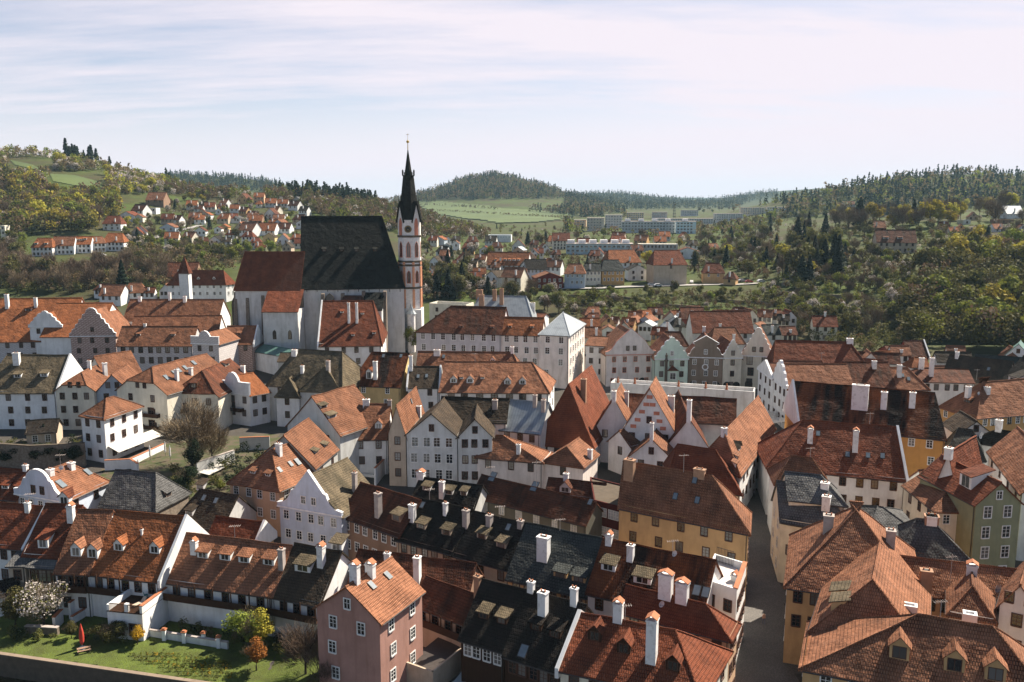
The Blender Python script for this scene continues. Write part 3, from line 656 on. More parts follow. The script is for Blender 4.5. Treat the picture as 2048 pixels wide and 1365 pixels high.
# ------------------------------------------------------------------ the old town, building by building
# name | label | front eave left | front eave right | wall height | depth | ridge | axis | hips | roof | wall | windows | extras | category
TOWN = '''
row_house|red tiled row house cut by the left edge above the river garden|P-60,1082|P46,1094|7|-|P20,1007|x|0 0|red|white|F4x2b|fr cf:56,1022,1005
row_house|row house with two white gabled dormers behind the grey roofed annex|P47,1107|P119,1112|7|-|P150,1011|x|0 0|red|white|F3x2b|cft:143,1042,1012,1.2,.8 ds:86,1096,1.7,1.5 dg:128,1101,1.7,1.4 k:162,1033
row_house|narrow row house with two big white dormers and dark stained tiles|P111,1141|P178,1144|7|-|P215,1021|x|0 0|tile|white|F3x1b F2x2b|dgw:152,1113,1.6,1.5 dgw:185,1116,1.6,1.5
row_house|wide bright orange roofed house above the white roof terrace|P179,1143|P318,1158|7|-|P310,1028|x|0 0|orange|white|F5x1b|fr dg:237,1102,1.6,1.2 dg:309,1107,1.6,1.2 cf:284,1069,1063,.3,.3
row_house|long brown tiled house with four shed dormers over a wooden gallery|P327,1158|P546,1188|6.5|-|P470,1078|x|0 0|tile|white|F6x1b|ds:405,1117,1.8,1.1 ds:450,1121,1.8,1.1 ds:488,1126,1.8,1.1 ds:537,1131,1.8,1.1 cft:389,1105,1083,1.1,.8 cg:564,1134,1098,.9,.9
row_house|mossy roofed gallery house between the four dormer roof and the pink gable house|P548,1188|P640,1206|6.5|-|P655,1098|x|0 0|mossdark|white|F3x1b|dsm:605,1144,2.6,1.2 dsm:673,1150,1.8,1.2 cft:643,1129,1093,1.1,1
row_house|dark red roof sloping behind the pink gable house|P700,1160|P935,1190|6.5|-|P860,1116|x|0 0|brown|brown||c:835,1162,1114,1,1.1 cf:706,1160,1140 cf:775,1130,1106
gable_house|pink plastered gable house with white framed windows and weathered roof|l1180,590|l1815,745|11.5|9.5|l1480,395|y|0 0|tile|rose|F2x3w R2x3w G1w|k:750,1178 k:782,1158 cft:711,1160,1130,1.3,.8 cft:741,1150,1128,1.3,.8
row_house|low brown house with wooden balcony and stair beside the pink gable house|P828,1204|P938,1246|6|-|P898,1170|x|0 0|brown|beige|F4x1b|cbg:956,1192,1152,1,.8
row_house|black roofed house with two striped shed dormers over a wooden wall|P922,1272|P1008,1297|7|-|P1015,1172|x|0 0|dark|wood|F4x1w|dsm:966,1238,1.4,1 dsm:1003,1248,1.4,1
row_house|dark grey roofed house with one tall white chimney, front centre|P1010,1305|P1124,1340|7|-|P1118,1196|x|0 0|dark|wood|F5x1b|cf:1086,1232,1184,1.2,1 cf:1062,1182,1163 cf:1148,1208,1176 ds:1071,1262,1.5,1.1 ds:1109,1276,1.5,1.1 k:1042,1316,1.1
corner_house|long red tiled corner house with three gabled dormers, bottom centre right|P1121,1334|P1400,1392|8.5|n1300,1045|P1290,1249|x|0 4.5|red|cream|F6x2b R3x2b|fl dgo:1189,1282,1.5,1.2 dgo:1247,1307,1.5,1.2 dgo:1345,1342,1.5,1.2 cft:1303,1318,1238,1.3,1.3 cft:1234,1233,1206,1.2,1
corner_house|ochre walled house with long brown roof and two twin capped white chimneys|n220,620|n1310,900|9.5|n1390,750|P1333,1190|x|0 3.5|red|peach|F5x2b R2x3b|cft:1331,1192,1149,1.9,1 cft:1364,1200,1166,1.7,1
row_house|dark red roof with shed dormers left of the cream roof terrace|P1176,1181|P1402,1232|8.5|-|P1315,1098|x|0 0|streak|white|F5x2b|cf:1261,1118,1090,1,.9 cft:1218,1086,1070,1,.8 dsm:1216,1142,2,1.1 dsm:1284,1168,2.4,1.1 k:1391,1192,1 k:1409,1196,1
terrace_house|white street house with a pale tiled roof terrace and mesh railing|P1406,1172|P1473,1194|10|P1492,1140|r1|f|0 0|w:lightpink|white|F2x2b R5x3b|par cft:1469,1215,1205,1,.8
row_house|blue grey slate roof with one broad white chimney, front centre|m1090,290|m1900,480|7.5|-|P1126,1061|x|0 0|slate|ochre|F6x2b|cf:1087,1115,1073,1.9,1.3 ds:1120,1156,2,1 ds:1157,1165,2,1
row_house|black roofed house with beige wall and crooked eave right of the dark twin|P905,1104|P1018,1135|7.5|-|P997,1035|x|0 0|dark|beige|F5x2b|cg:979,1050,1030,.9,1 cg:1041,1054,1041,.9,.8 dsm:963,1078,1.7,1 dsm:1002,1096,1.7,1 k:1014,1062
row_house|black roofed house with two slatted shed dormers next to the brown house|P793,1074|P905,1103|7.5|-|P893,1009|x|0 0|dark|beige|F5x2b|cf:825,1040,1009,1.1,.9 cf:891,1028,1006,.7,.7 cg:932,1050,1020,1,.9 dsm:842,1058,1.7,1 dsm:892,1070,1.7,1 k:842,1017
row_house|rosy brown house with dark red roof beside the blue baroque gable|g1430,1000|P800,1068|7.5|-|P789,985|x|0 0|brown|brown|F6x2w|cg:757,1030,986,1.1,1 dsm:792,1042,2,1.2
baroque_house|pale blue baroque gable house with mossy brown roof|g805,905|g1430,1012|8|11|g1185,615|y|0 0|moss|blue|F5x2w G2w|pg:tri2 cg:710,985,945,.8,.8
corner_house|peach plastered house with hipped tile roof and two hip dormers|g300,665|g800,750|8.5|g1170,585|g740,352|y|5 0|tile|peach|F4x2w R3x2w|cf:558,908,887,1.2,.8 dsw:505,948,1.1,.7 dsw:535,953,1.1,.7 k:563,945 k:585,933 k:600,930,1
gable_house|grey gable house with sunlit tan roof behind the peach hipped house|g570,450|g1160,525|9|g1390,335|g880,200|y|0 0|tile|grey|R2x2b|dsm:634,906,1.6,.6 dsm:653,893,1.6,.6
gable_house|grey walled gable house with three slatted dormers on the sunlit side|P575,850|P680,868|10|13|P628,793|y|0 0|tile|oldwhite|F2x2b|dsm:665,835,2.4,.7 dsm:648,815,2,.6
white_villa|tall white house with pyramid roof and an awning above the garden|a820,1362|f1050,30|10|a1430,1270|P208,797|y|4.5 5|tile|white|F2x3b R3x3b|cat
baroque_house|pale blue house with round baroque gable in the left foreground|f165,785|f645,865|7|f1090,665|f400,600|y|0 4|tile|blue|F5x2w R2x1b G2b|pg:round cf:101,949,938,1.2,1 cf:143,936,925,1.2,1 k:130,975,1.3 k:182,950,1.1
barn|grey shingled barn roof in the dark yard left of centre|P200,1008|P310,1018|4.5|-|P296,945|x|0 3|shingle|stone|F2x1b|ds:338,993,1.6,1
row_house|red roofed house behind the round gabled blue house at the left edge|P-60,988|P34,996|6|-|P40,940|x|0 0|red|brown|F2x2b|dsw:10,978,1.4,.8 dsw:38,980,1.4,.8 cf:52,940,930
shed_house|low dark sheet roof shed beside the broad white house at the left edge|P52,866|P112,862|3.5|7|r2|x|0 0|dark|beige|F2x1w|
shed_house|small dark roofed shed house beside the grey barn|P345,1046|P440,1062|4|-|P395,978|x|2 0|mossdark|oldwhite|F2x1b|ds:355,1028,1.5,1 ds:378,1031,1.5,1 k:405,1002 k:429,1008
gable_cottage|low red roofed cottage with ochre curved gable|P415,1076|P508,1088|4.5|-|P478,1038|x|0 0|red|ochre|F2x1b R1x1b|fr
white_house|broad white house with mossy roof and two shed dormers at the left edge|P-40,783|P111,783|9.5|-|P80,710|x|3 0|moss|white|F4x3b R2x2b|fr dsm:35,756,1.8,1 dsm:88,754,1.8,1 cf:34,728,706,1.8,1
gable_house|cream house with small red half hip and sunlit orange side, left|a560,1112|a950,1112|10|12|a790,930|y|4/.35 0|tile|cream|F3x3b G2b|cf:179,735,722
gable_house|narrow gable with dark edge behind the cream half hipped house|P172,752|P214,760|10|10|P206,713|y|0 0|tile|grey|G1b|cf:211,755,726,1,1
gable_house|light blue gable house squeezed between two cream gables|P193,782|P258,780|9.5|14|P227,749|y|0 0|tile|paleblue|F2x2b G2b|
gable_house|large cream gable house with long sunlit roof full of skylights|a1180,1105|a1685,1150|10.5|24|a1450,880|y|4/.45 0|tile|cream|F2x3b G2b|cf:354,760,739,1,.8 cf:382,749,735,1,.8 k:338,760,1.2 k:350,748 k:362,745,1.1 k:375,740,1.1 k:392,730,1.1
gable_house|cream house with dark half hip dormer, behind the bare garden tree|P340,790|P436,792|9|22|P396,742|y|5/.1 0|brown|cream|F3x2b|dso:387,776,1.7,1.3 cf:486,744,732,1.2,1 ds:455,732,2.2,.8
white_house|white house with bright orange roof, low parapet and dark balcony|b180,1120|b500,1160|8|b700,1125|P470,752|y|0 0|orange|white|F3x2b R2x2b|pg:low
white_house|big white house with grey brown mossy hipped roofs, left of centre|P536,768|P683,779|9.5|-|P600,699|x|3.5 4|moss|oldwhite|F3x3b R3x2b|cf:589,710,700,1.6,1 cf:605,745,732,.9,.8 cg:657,750,722,1,1
+wing||P552,790|P597,792|8|b1050,1112|P575,758|y|3 0|moss|white|F1x2b R1x1b|
+wing||P600,779|P681,781|9.3|8|P628,733|y|4 0|moss|oldwhite||
white_house|tall white house with steep red roof and two slender white chimneys|b1200,660|b1830,652|13|-|P690,602|x|0 3|red|white|F4x3b R2x3b|fl cf:698,645,606,.8,.8 cf:714,645,606,.8,.8 dsw:684,626,1,.6 dsw:725,629,1,.6 dsw:706,672,1,.6 dsw:748,668,1,.6
town_block|long pale institute with tall brown windows and a dark hipped roof|c165,515|c1020,540|15.5|-|P930,613|x|9 0|brown|lavender|F8x3wt|ds:923,655,1,.5 ds:984,656,1,.5
+wing||c1020,542|c1430,552|15.5|-|P1050,635|x|0 0|orange|lightpink|F4x3wt|ds:1020,655,1,.6 ds:1064,656,1,.6
+wing||c1410,548|c1705,562|15.8|c1868,440|P1112,624|x|4.5 4.5|metal|lightpink|F2x4wt R6x4wt|
palace|white palace with orange roof and four arched dormers, centre|c400,1122|c1500,1132|8.5|c1560,1010|P1000,724|x|0 5|tile|white|F7x2bk R2x2b|dgw:907,766,1.7,1.1 dgw:940,766,1.7,1.1 dgw:1015,769,1.7,1.1 dgw:1045,769,1.7,1.1 ds:923,758,.9,.6 ds:965,758,.9,.6
row_house|small house with brown mossy roof and two skylights left of the palace|P816,773|P877,773|9|-|P850,733|x|0 0|mossdark|white|F2x2b|fl fr k:836,757 k:853,756 cf:822,740,712,1,.8
house_with_attic|yellow house with streaked brown roof and a white attic dormer|P703,768|P800,772|9|-|P790,706|x|3 0|streak|yellow|F2x3w|dgw:738,758,1.5,2 cf:751,757,723,1.2,.8 k:766,716 k:801,716
row_house|long orange roof running behind the palace roof|P832,748|P1045,750|9|-|P950,704|x|0 3|tile|white|F6x1b|cf:874,710,700,2,.8 cf:1034,712,694,1,1 k:887,717 dg:985,725,1.4,.8
corner_house|white house with red hipped roof over a small courtyard terrace|g1530,232|g1895,228|8|-|P758,808|x|2.5 0|tile|white|F2x2b|dgw:757,858,1.4,1.2 cf:727,818,799,1.6,1 cg:837,828,818
gable_house|narrow pinkish gable house with orange roof and skylights|P777,866|P811,867|11|18|P795,812|y|0 0|tile|beige|F1x3b|k:824,808 k:846,806 cf:838,830,812,1,1
gable_house|wide old gable house with peeling grey and pink plaster|P813,868|P914,871|11|16|P856,827|y|0 0|mossdark|oldwhite|F4x3wt G1b|
gable_house|old grey gable house with dark roof next to the peeling gable|P916,872|P984,872|11|16|P952,838|y|0 0|mossdark|oldwhite|F3x3b G1b|
row_house|dark mossy roof with a roof ladder behind the old grey gables|P878,838|P1012,842|11|-|P950,796|x|0 0|mossdark|oldwhite||cg:990,815,800,1.2,1
white_house|white house with pale metal roof beside the tall dark red roof|P1000,856|P1080,864|9.5|-|P1062,803|x|0 0|metal|oldwhite|F3x2b|cg:1070,812,790,.9,.9 cg:1087,822,800,.9,.9
steep_house|white house with very steep dark red hipped roof, centre|h1385,262|h1950,302|6.5|P1232,832|c1700,1060|y|3 0|red|white|F4x2b|cbg:1167,796,758,1.3,1.3
white_house|low white house with blank fire wall and a lopsided brown hip|P954,911|P1085,922|7|-|P1002,872|x|3 9|tile|lightpink|F3x1b|cf:1037,906,889,.9,.7
white_house|low pinkish house with a sunlit orange roof beside the blank wall|P1087,922|P1166,932|7|9|P1150,893|y|2 0|tile|lightpink|F1x1b|cf:1180,916,899,1,.8
row_house|long rusty brown roof over an olive grey wall with six windows|h735,805|h1880,1095|7|-|P1080,978|x|0 0|brown|darkgrey|F6x1l F6x2l|k:981,963,1.3 k:1065,983,1.3 k:1178,1011
row_house|black roof with three small tan dormers below the peeling gables|P822,1002|P945,1022|6.5|-|P900,962|x|0 0|dark|oldwhite|F3x2b|dsm:853,981,1.6,.9 dsm:897,989,1.6,.9 dsm:927,991,1.2,.9 cf:884,993,963,1,.8 cft:812,985,970,1.6,1
row_house|short brown roof with a gabled dormer right of the long rusty roof|P1092,985|P1204,998|7|-|P1150,961|x|0 0|brown|white|F3x1b|dg:1130,985,2,1 cf:1133,958,947,1,.8
gallery_house|dark red glazed wooden gallery with a flat terrace top|P1188,1003|P1306,1034|9.5|P1240,985|r1|f|0 0|stonedark|redwood|F9x3l|
corner_house|big ochre street corner house with broad striped tile hip roof|i195,905|i1500,1165|11.5|i1512,960|P1340,938|x|0 6|tile|ochre|F5x3b R4x3b|cb:1259,952,919,1.9,1.2 cb:1399,950,938,2,1 k:1349,1000 k:1393,1008 k:1388,968
steep_house|steep dark red roof behind the striped corner roof|P1335,962|P1480,985|8|s8|P1410,897|x|2 4|red|white|R2x1b|
street_house|white street house with very long pale pink tiled slope|P1400,915|P1480,948|8.5|P1504,850|P1436,864|y|3 0|tile|white|R10x2b F1x1b|cf:1421,890,858,1,1 dgm:1480,900,2,.7 ds:1476,915,2.2,.6 ds:1473,930,2,.6
steep_house|dark brown steep roof with sunlit right side between white gables|P1338,884|P1415,892|8|s6,26|P1392,836|y|0 0|brown|white||cf:1438,860,800,1,.9
crow_gable_house|white pointed gable dotted with brick red squares|P1246,857|P1350,864|9.5|12|d510,1095|y|0 0|tile|white|F3x2b G1b|cf:1342,815,792,1.6,1
gable_house|small white gable with sunlit pale roof below the dotted gable|i298,408|i738,445|6.5|9|i530,235|y|0 0|tile|white|F2x1b G1b|cf:1283,879,846,.8,.7
gable_house|narrow white gable with dark roof left of the small sunlit one|P1217,880|P1262,893|6.5|9|P1236,861|y|0 0|tile|white|F1x1b|
steep_house|steep house with one bright orange slope behind a white parapet|P1192,852|P1262,856|8|15|P1225,795|y|0 0|tile|white|F2x1b|cf:1214,803,782,1,1 cf:1253,808,783,1,1
town_hall|long white parapet wall with statues facing the square|P1221,773|P1508,792|9|5|r1|f|0 0|w:lightpink|oldwhite||par
row_house|long dark brown roof valley between the pointed gables and the parapet|P1225,832|P1470,846|8.5|-|P1350,792|x|0 0|brown|white||
square_house|pale pink gabled house with salmon trim on the square|d65,755|d555,745|9.8|15|d320,520|y|0 0|tile|lightpink|F4x3q G2b|pg:swoop,lightpink,copingpink cg:1308,690,676
square_house|light green baroque house with bay window on the square|d560,795|d890,795|9.5|15|d740,612|y|0 0|tile|lgreen|F3x3b G1w|pg:volute,lgreen
square_house|brown grey house with pediment gable and round white emblem|d895,775|d1240,785|9.8|15|d1070,595|y|0 0|brown|taupe|F3x3w G1w|pg:ped,taupe cf:1395,670,653,1,1
square_house|narrow cream house with small wavy gable on the square|d1245,785|d1435,785|9.8|15|d1345,640|y|0 0|tile|cream|F1x3b G1b|pg:wavy,cream
square_house|tall cream house with large wavy gable at the square corner|d1440,760|d1745,775|10|15|d1540,515|y|0 0|tile|cream|F2x3bk G2b|pg:wavy,cream
corner_house|white tower like house with two small windows left of the square|P1172,690|P1212,692|11|12|P1190,673|x|0 0|tile|white|F2x3b|
square_house|white blue gabled house first in the row along the square side|P1517,737|P1547,758|10.5|16|P1532,727|y|0 0|brown|white|F3x3b|pg:tri
square_house|white house with tall rounded gable, middle of the square side row|P1547,758|P1575,777|10.5|16|P1561,728|y|0 0|tile|white|F3x3b|pg:volute
square_house|white house with small round gable, last of the square side row|P1578,788|P1601,806|10.5|16|P1590,776|y|0 0|tile|white|F3x3b|pg:round
big_roof_house|very large dark red hipped roof behind the square side row|P1548,742|P1747,748|9|-|P1640,683|x|1 5|red|white||cf:1706,684,677,2,1.2
big_roof_house|large tan brown roof with one white chimney beside the square row|P1572,777|P1696,778|9|-|P1630,722|x|0 5|tile|white||cf:1638,753,733,1,1 ds:1637,768,1,.7 ds:1673,765,1,.6
big_roof_house|huge dark streaked roof with three white chimneys over an orange wall|P1600,846|P1890,876|12|s6|P1745,776|x|0 0|streak|orange|F8x2w|cf:1719,813,770,3.6,1.4 cf:1767,815,784,1.3,1 fl cf:1824,812,785,1.3,1
big_roof_house|long red roof with two slim white chimneys over a white wall|P1536,932|P1811,958|9.5|s8|P1720,849|x|7 0|red|white|F8x2b R3x2b|fr cft:1620,882,858,1.1,1 cft:1710,900,862,1.1,1 k:1636,873 k:1695,915 k:1736,917 k:1765,918
white_house|white house end with small pale roof next to the long red roof|P1812,960|P1862,985|8|12|P1835,940|y|0 0|tile|white|F1x2b|
corner_house|cream house with striped brown hipped roof left of the olive green house|j1240,865|j1595,870|10.5|13|j1400,690|y|3.5 0|tile|cream|F2x3w L3x2b|k:1872,971
gable_house|olive green gable house with white framed windows at right|j1603,805|P2042,1003|13.5|15|j1815,615|y|0 0|red|olive|F2x4wt G1w|dsw:1930,975,3,2.2
big_roof_house|huge striped tile pyramid roof at lower right beside the street|P1574,1168|P1850,1206|11|-|P1697,1003|x|9 9|tile|ochre|F8x2b L5x3w|cg:1656,1060,1030,1.5,1.3 cg:1780,1090,1060,1.3,1.3 k:1638,1040,1.6
row_house|long striped orange roof running off the right edge|P1806,1180|P2090,1214|10|s9|P1925,1126|x|0 0|tile|peach|F8x2b|fl cbg:1850,1180,1140,1.6,1.3
big_roof_house|broad red tile roof with gabled dormers in the bottom right corner|P1606,1330|P2130,1430|11|-|P1880,1237|x|11 6|tile|ochre|F8x2w L3x2w|dg:1798,1318,1.9,1.5 dg:1908,1343,1.9,1.5 dg:1990,1362,1.9,1.5
+wing||P1625,1255|P1850,1300|11.5|16|P1757,1160|y|4 0|tile|ochre|L4x2w|dsm:1664,1192,2.4,1.2 dsm:1664,1214,2.4,1.2
+parapet_block||P1787,1212|P1835,1220|13.5|1.2|r1|f|0 0|w:white|white||
+parapet_block||P1926,1232|P1955,1237|13.5|1.2|r1|f|0 0|w:white|white||
gable_house|pale pink gable at the right edge above the broad red roof|P2000,1208|P2075,1225|12|10|P2027,1170|y|0 0|tile|lightpink|F1x2b G2b|
steep_house|small pointed roof crowded by satellite dishes near the right edge|P1900,1222|P1988,1238|11|8|P1938,1173|y|3 0|tile|white||cft:1890,1220,1186,1.4,1.1
mansard_house|grey shingled two tier roof house along the street|P1562,1038|P1700,1060|10.5|s9|P1650,975|x|0 3|shingle|cream|F4x2b L2x3w|cf:1652,1015,992,1.4,1.2 cf:1713,1005,985,1.4,1.2
+wing||P1578,995|P1690,1008|13.5|s9,8|P1640,951|x|0 3|shingle|cream||
low_roof_house|brown tiled hip roof behind the grey shingled roof|P1552,965|P1668,982|11|s9|P1615,915|x|3 3|tile|white||
mansard_house|grey shingled hipped roof house over an orange wall at right|P1800,1102|P1938,1118|10|s9|P1850,1040|x|3 4|shingle|orange|F3x1b|cf:1903,1070,1048,1.6,1.6 cb:1965,1110,1080,2.2,1.5
+wing||P1745,1062|P1845,1076|11|s9,12|P1790,1018|x|2 4|shingle|orange||
corner_house|yellow orange corner house with wide tiled hip roof at far right|P1881,811|P1954,833|9|20|P1918,764|y|6 0|tile|amber|F3x1w R8x1w R8x2w|dso:1884,795,2,.9 dso:1935,806,2,.9 cf:1935,800,773,1.2,1 cf:1974,784,774,1.2,1
white_house|white complex with stepped blank walls right of the tan roof|P1822,762|P1948,765|8|10|P1880,738|x|4 0|brown|white|F6x1b|par cf:1830,725,716,1.4,1 cf:1862,752,716,1.2,1
row_house|brown roofed house with one tall white chimney behind the streaked roof|P1745,775|P1857,777|8|-|P1790,735|x|4 4|tile|white||cf:1798,752,730,1.2,1 k:1806,755 k:1818,762
row_house|dark brown roof crossed by an antenna at right|P1700,772|P1790,772|8.5|-|P1750,724|x|0 0|brown|white||cf:1748,735,722,1.2,1
row_house|long dark olive roof in the shade near the right edge|P1885,752|P2010,768|7|-|P1960,716|x|0 0|mossdark|stone|F2x1b|cf:1914,715,704,1,1 k:1976,742
row_house|black roof with a white attic dormer at the right edge|P1975,790|P2080,820|9|-|P2045,712|x|0 0|dark|oldwhite||dsw:2025,775,3,2.6
gable_house|small white gable at the right edge under the dark wood|P2012,708|P2060,712|6|8|P2044,688|y|0 0|copper|white|G1b|
row_house|little red brown roofed house at the foot of the dark wood|P1818,712|P1857,712|5|-|P1838,681|x|0 0|brown|redbrick|F2x1b|fr
white_house|white two storey house with red roof and garden room on the terrace|P1627,651|P1675,652|7|-|P1650,632|x|0 0|red|cream|F3x2b|cf:1650,632,624
shed_house|long rusty red building under the dark wood at right|P1782,708|P1816,708|5|10|P1800,692|x|0 0|brown|redbrick|F3x1b|
shed_house|low dark roof in the shade behind the large dark red hipped roof|P1700,722|P1800,726|5|-|P1750,705|x|0 0|brown|oldwhite||
shed_house|grey roofed shed row at the foot of the dark wood|P1875,722|P1945,724|4.5|-|P1910,704|x|0 0|mossdark|oldwhite||
shed_house|teal roofed low house near the small white gable at the right edge|P1950,735|P2040,742|5|-|P1995,712|x|0 0|slate|white|F3x1b|
row_house|dark green grey roofed house in the right side courtyard|P1892,910|P1968,918|8|-|P1930,858|x|2 2|slate|oldwhite|F3x1b|
row_house|black roof with a satellite dish near the right edge|P1945,880|P2065,900|9|-|P2000,860|x|4 0|dark|white||cf:1985,862,840,1.3,1.1 cf:2029,880,872,1.3,1
gable_house|small white gable in front of the yellow orange corner house|P1918,866|P1985,868|9|9|P1955,842|y|0 0|mossdark|white|G1b|
steep_house|red brown roof with a grey metal dormer left of the olive gable|P1868,975|P1915,985|11.5|14|P1905,905|y|0 0|red|white||cf:1897,955,910,1.3,1.2
white_house|white walled house with stepped parapet and tan tiles at the right edge|P1978,900|P2045,985|10|9|r5|x|0 0|tile|white|F4x2b|
palace_wing|long orange roofed wing with a white baroque dormer at left|P-60,683|P139,680|8|-|P60,597|x|0 0|orange|sgraffito_pale|F7x2b|cf:15,615,589,1.3,1.2 cf:72,613,596,1.1,1 ds:57,622,2,.8
+attic_gable||P59,653|P124,653|12.4|7|P88,628|y|0 0|orange|white|F2x1b|pg:volute
museum|tall museum gable with brown brick like sgraffito pattern|P141,672|P231,671|10.5|17|P182,622|y|0 0|tile|sgraffito|F3x3b G1b|pg:wavy,sgraffito
museum_wing|museum wing with pale sgraffito wall and two tiny dormers|P233,690|P384,690|9.5|-|P310,653|x|0 0|tile|sgraffito_pale|F8x2bt|ds:277,672,1.2,.7 ds:346,672,1.2,.7 cf:290,653,648
museum|small museum pavilion with ornate parapet and sgraffito wall|P384,686|P437,688|11.5|12|P410,668|y|0 0|tile|sgraffito_pale|F2x3b|pg:low,sgraffito_pale
museum_wing|short sgraffito wing with red roof before the white church yard|P447,687|P506,687|9|-|P485,652|x|0 0|tile|sgraffito|F2x1b|fr ds:478,670,1.2,.7
palace_wing|long red roofed wing behind the museum roofs|P247,640|P436,640|9|-|P345,599|x|0 0|tile|white||cf:280,602,594,1.3,1 cf:370,603,593,1.3,1 cf:341,598,586,1,1
side_roof|bright orange roof crossing behind the tall museum gable|P196,672|P258,650|10|18|P225,606|y|0 0|orange|white||
palace_wing|lower red roofed wing in front of the long museum wing|P262,662|P437,660|8.5|-|P345,632|x|0 0|tile|white||
school|white school with red hip roof and pointed red turret|q1430,1312|q1925,1310|9|q2008,1300|P415,541|x|3 3|red|white|F8x2w R2x2w|dg:397,559,1.4,.7 dg:428,559,1.4,.7
+turret||P357,541|P376,541|19|4|r6.2|x|2 2|red|white||
white_house|low white building with teal roof edge under the church|P508,702|P566,712|6|8|P530,690|x|0 0|copper|white||
white_house|white block with green copper roof between tower stub and steep roof|P556,722|P606,722|6|8|P580,706|x|0 0|mossdark|oldwhite|F1x1b|
parsonage|cream building with balustrade behind the institute|c295,260|c670,275|11|9|r1|f|0 0|w:grey|cream|F3x2b|par
parsonage|light metal roofed house with tall brick chimneys behind the institute|P935,640|P1065,642|11|-|P1005,592|x|3 3|metal|white|F5x2b|cb:941,612,580,2.6,1.2 cb:963,615,590,2,1.2 cb:989,600,580,1.5,1 cb:1003,608,578,1.5,1 cf:1065,620,606,2,1
white_house|white roofed wing with brick parapet behind the institute|P1040,636|P1085,638|10|8|P1062,626|x|0 0|brown|white||
'''
N_TOWN = 0
HS = {}
for line in TOWN.strip().split('\n'):
    f = line.split('|'); 
    name, label, A, B, hw, D, Rr, ax, hips, roof, wall, wins, ex = f[:13]
    cat = name.lstrip('+').replace('_', ' ')
    hh = house(name, label, A, B, float(hw), D, Rr, {'f': 'flat'}.get(ax, ax), hips.split(), roof, wall, wins, ex, cat)
    HS[A] = hh; N_TOWN += 1
# ------------------------------------------------------------------ the church
CH = house('church', 'gothic church with huge black roof, red roofed chancel and slim octagonal tower', 'P602,575', 'P808,572', 131.6, '27', 'P700,433', 'x', ['0', '6.7'], 'churchslate', 'oldwhite', '', 'dso:648,503,1.2,.9 dso:683,503,1.2,.9 dso:713,503,1.2,.9 dso:750,503,1.2,.9', 'church', 'landmarks of the town')
CHR = CH.root
ch2 = house('+chancel', '', 'P470,577', 'P600,577', 131.4, '15', 'P550,504', 'x', ['1.5', '0'], 'red', 'oldwhite', '', '')
base = wloc(CHR)
def gothic(parent, p, ang, w, h, mats=('frame', 'glass'), name='window', d=.12, fw=.25):
    m = MB()
    def outline(e, y):
        pts = [(-w / 2 - e, -e), (w / 2 + e, -e), (w / 2 + e, h * .72)]
        pts += [(w / 2 * .78 + e * .7, h * .86 + e * .4), (0, h + e)] + [(-w / 2 * .78 - e * .7, h * .86 + e * .4), (-w / 2 - e, h * .72)]
        return [Vector((x, y, z)) for x, z in pts]
    m.prism(outline(fw, -.06), (0, .2, 0), 0); m.poly(outline(0, -.075), 1)
    for x in (-w / 6, w / 6) if w > 1.5 else (0,): m.box((x - .05, -.11, 0), (.1, 0, 0), (0, .04, 0), (0, 0, h * .85), 0)
    me = m.mesh(name, list(mats)); return child(name, me, parent, Vector(p) - wloc(parent), (0, 0, ang))
# sacristy: lean-to under the chancel
YC = ch2.a.y; z0 = z_at(622, YC - 8.5); L0, R0 = pt_z(525, 622, z0), pt_z(595, 622, z0)
zt = z_at(579, YC - .1); yb = YC + .2
mb = MB(); mb.prism([Vector((L0.x, L0.y, 7)), Vector((R0.x, L0.y, 7)), Vector((R0.x, L0.y, z0)), Vector((L0.x, L0.y, z0))], (0, yb - L0.y, 0)); 
mb.build('sacristy_wall', ['w:oldwhite'], CHR)
mb = MB(); thick(mb, [[Vector((L0.x - .3, L0.y - .5, z0 - .3)), Vector((R0.x + .3, L0.y - .5, z0 - .3)), Vector((R0.x + .3, yb, zt)), Vector((L0.x - .3, yb, zt))]]); mb.poly([(L0.x, L0.y, z0), (L0.x, yb, z0), (L0.x, yb, zt - .3)]); mb.build('sacristy_roof', ['r:red'], CHR)
for uu in (547, 578): gothic(CHR, (L0.x + (R0.x - L0.x) * (uu - 525) / 70, L0.y - .02, z0 - 9), 0, .7, 2.6, ('stonedark', 'glass'))
# buttresses and gothic windows along chancel and nave
def buttress(u, vt, y, wx=1.1, dy=2.6, m='w:stone'):
    zt_ = z_at(vt, y); x = (u - CX) / F * (y * CP + (CAMZ - zt_) * SP); b = MB(); zb = 7
    b.prism([Vector((x - wx / 2, y + dy, zb)), Vector((x - wx / 2, y + dy, zt_)), Vector((x - wx / 2, y + dy * .6, zt_ - .3)), Vector((x - wx / 2, y + dy * .35, zt_ - 3)), Vector((x - wx / 2, y + .3, (zb + zt_) / 2)), Vector((x - wx / 2, y - .3, zb))], (wx, 0, 0))
    b.build('buttress', [m], CHR)
ya = CH.a.y
for u, vt in ((468, 585), (492, 583), (523, 578), (600, 584), (643, 588), (683, 588), (725, 583), (768, 583)): buttress(u, vt, ya - 2.4)
gothic(CHR, ((484 - CX) / F * (ya - .5 + 9) , ya + 1.45 - 1.9, z_at(655, ya)), 0, 2, 10.5, ('stonedark', 'glass'))
for u in (664, 748): gothic(CHR, ((u - CX) / F * (ya + 5), ya - .15, z_at(622, ya)), 0, 2.6, 5.6, ('stonedark', 'glass'))
for i in range(10):
    u = 618 + i * 20.5; b = MB(); x = (u - CX) / F * (ya + 4); b.cbox((x, ya - .08, z_at(584, ya)), .18, .2, 1.1); b.build('tie_plate', ['black'], CHR)
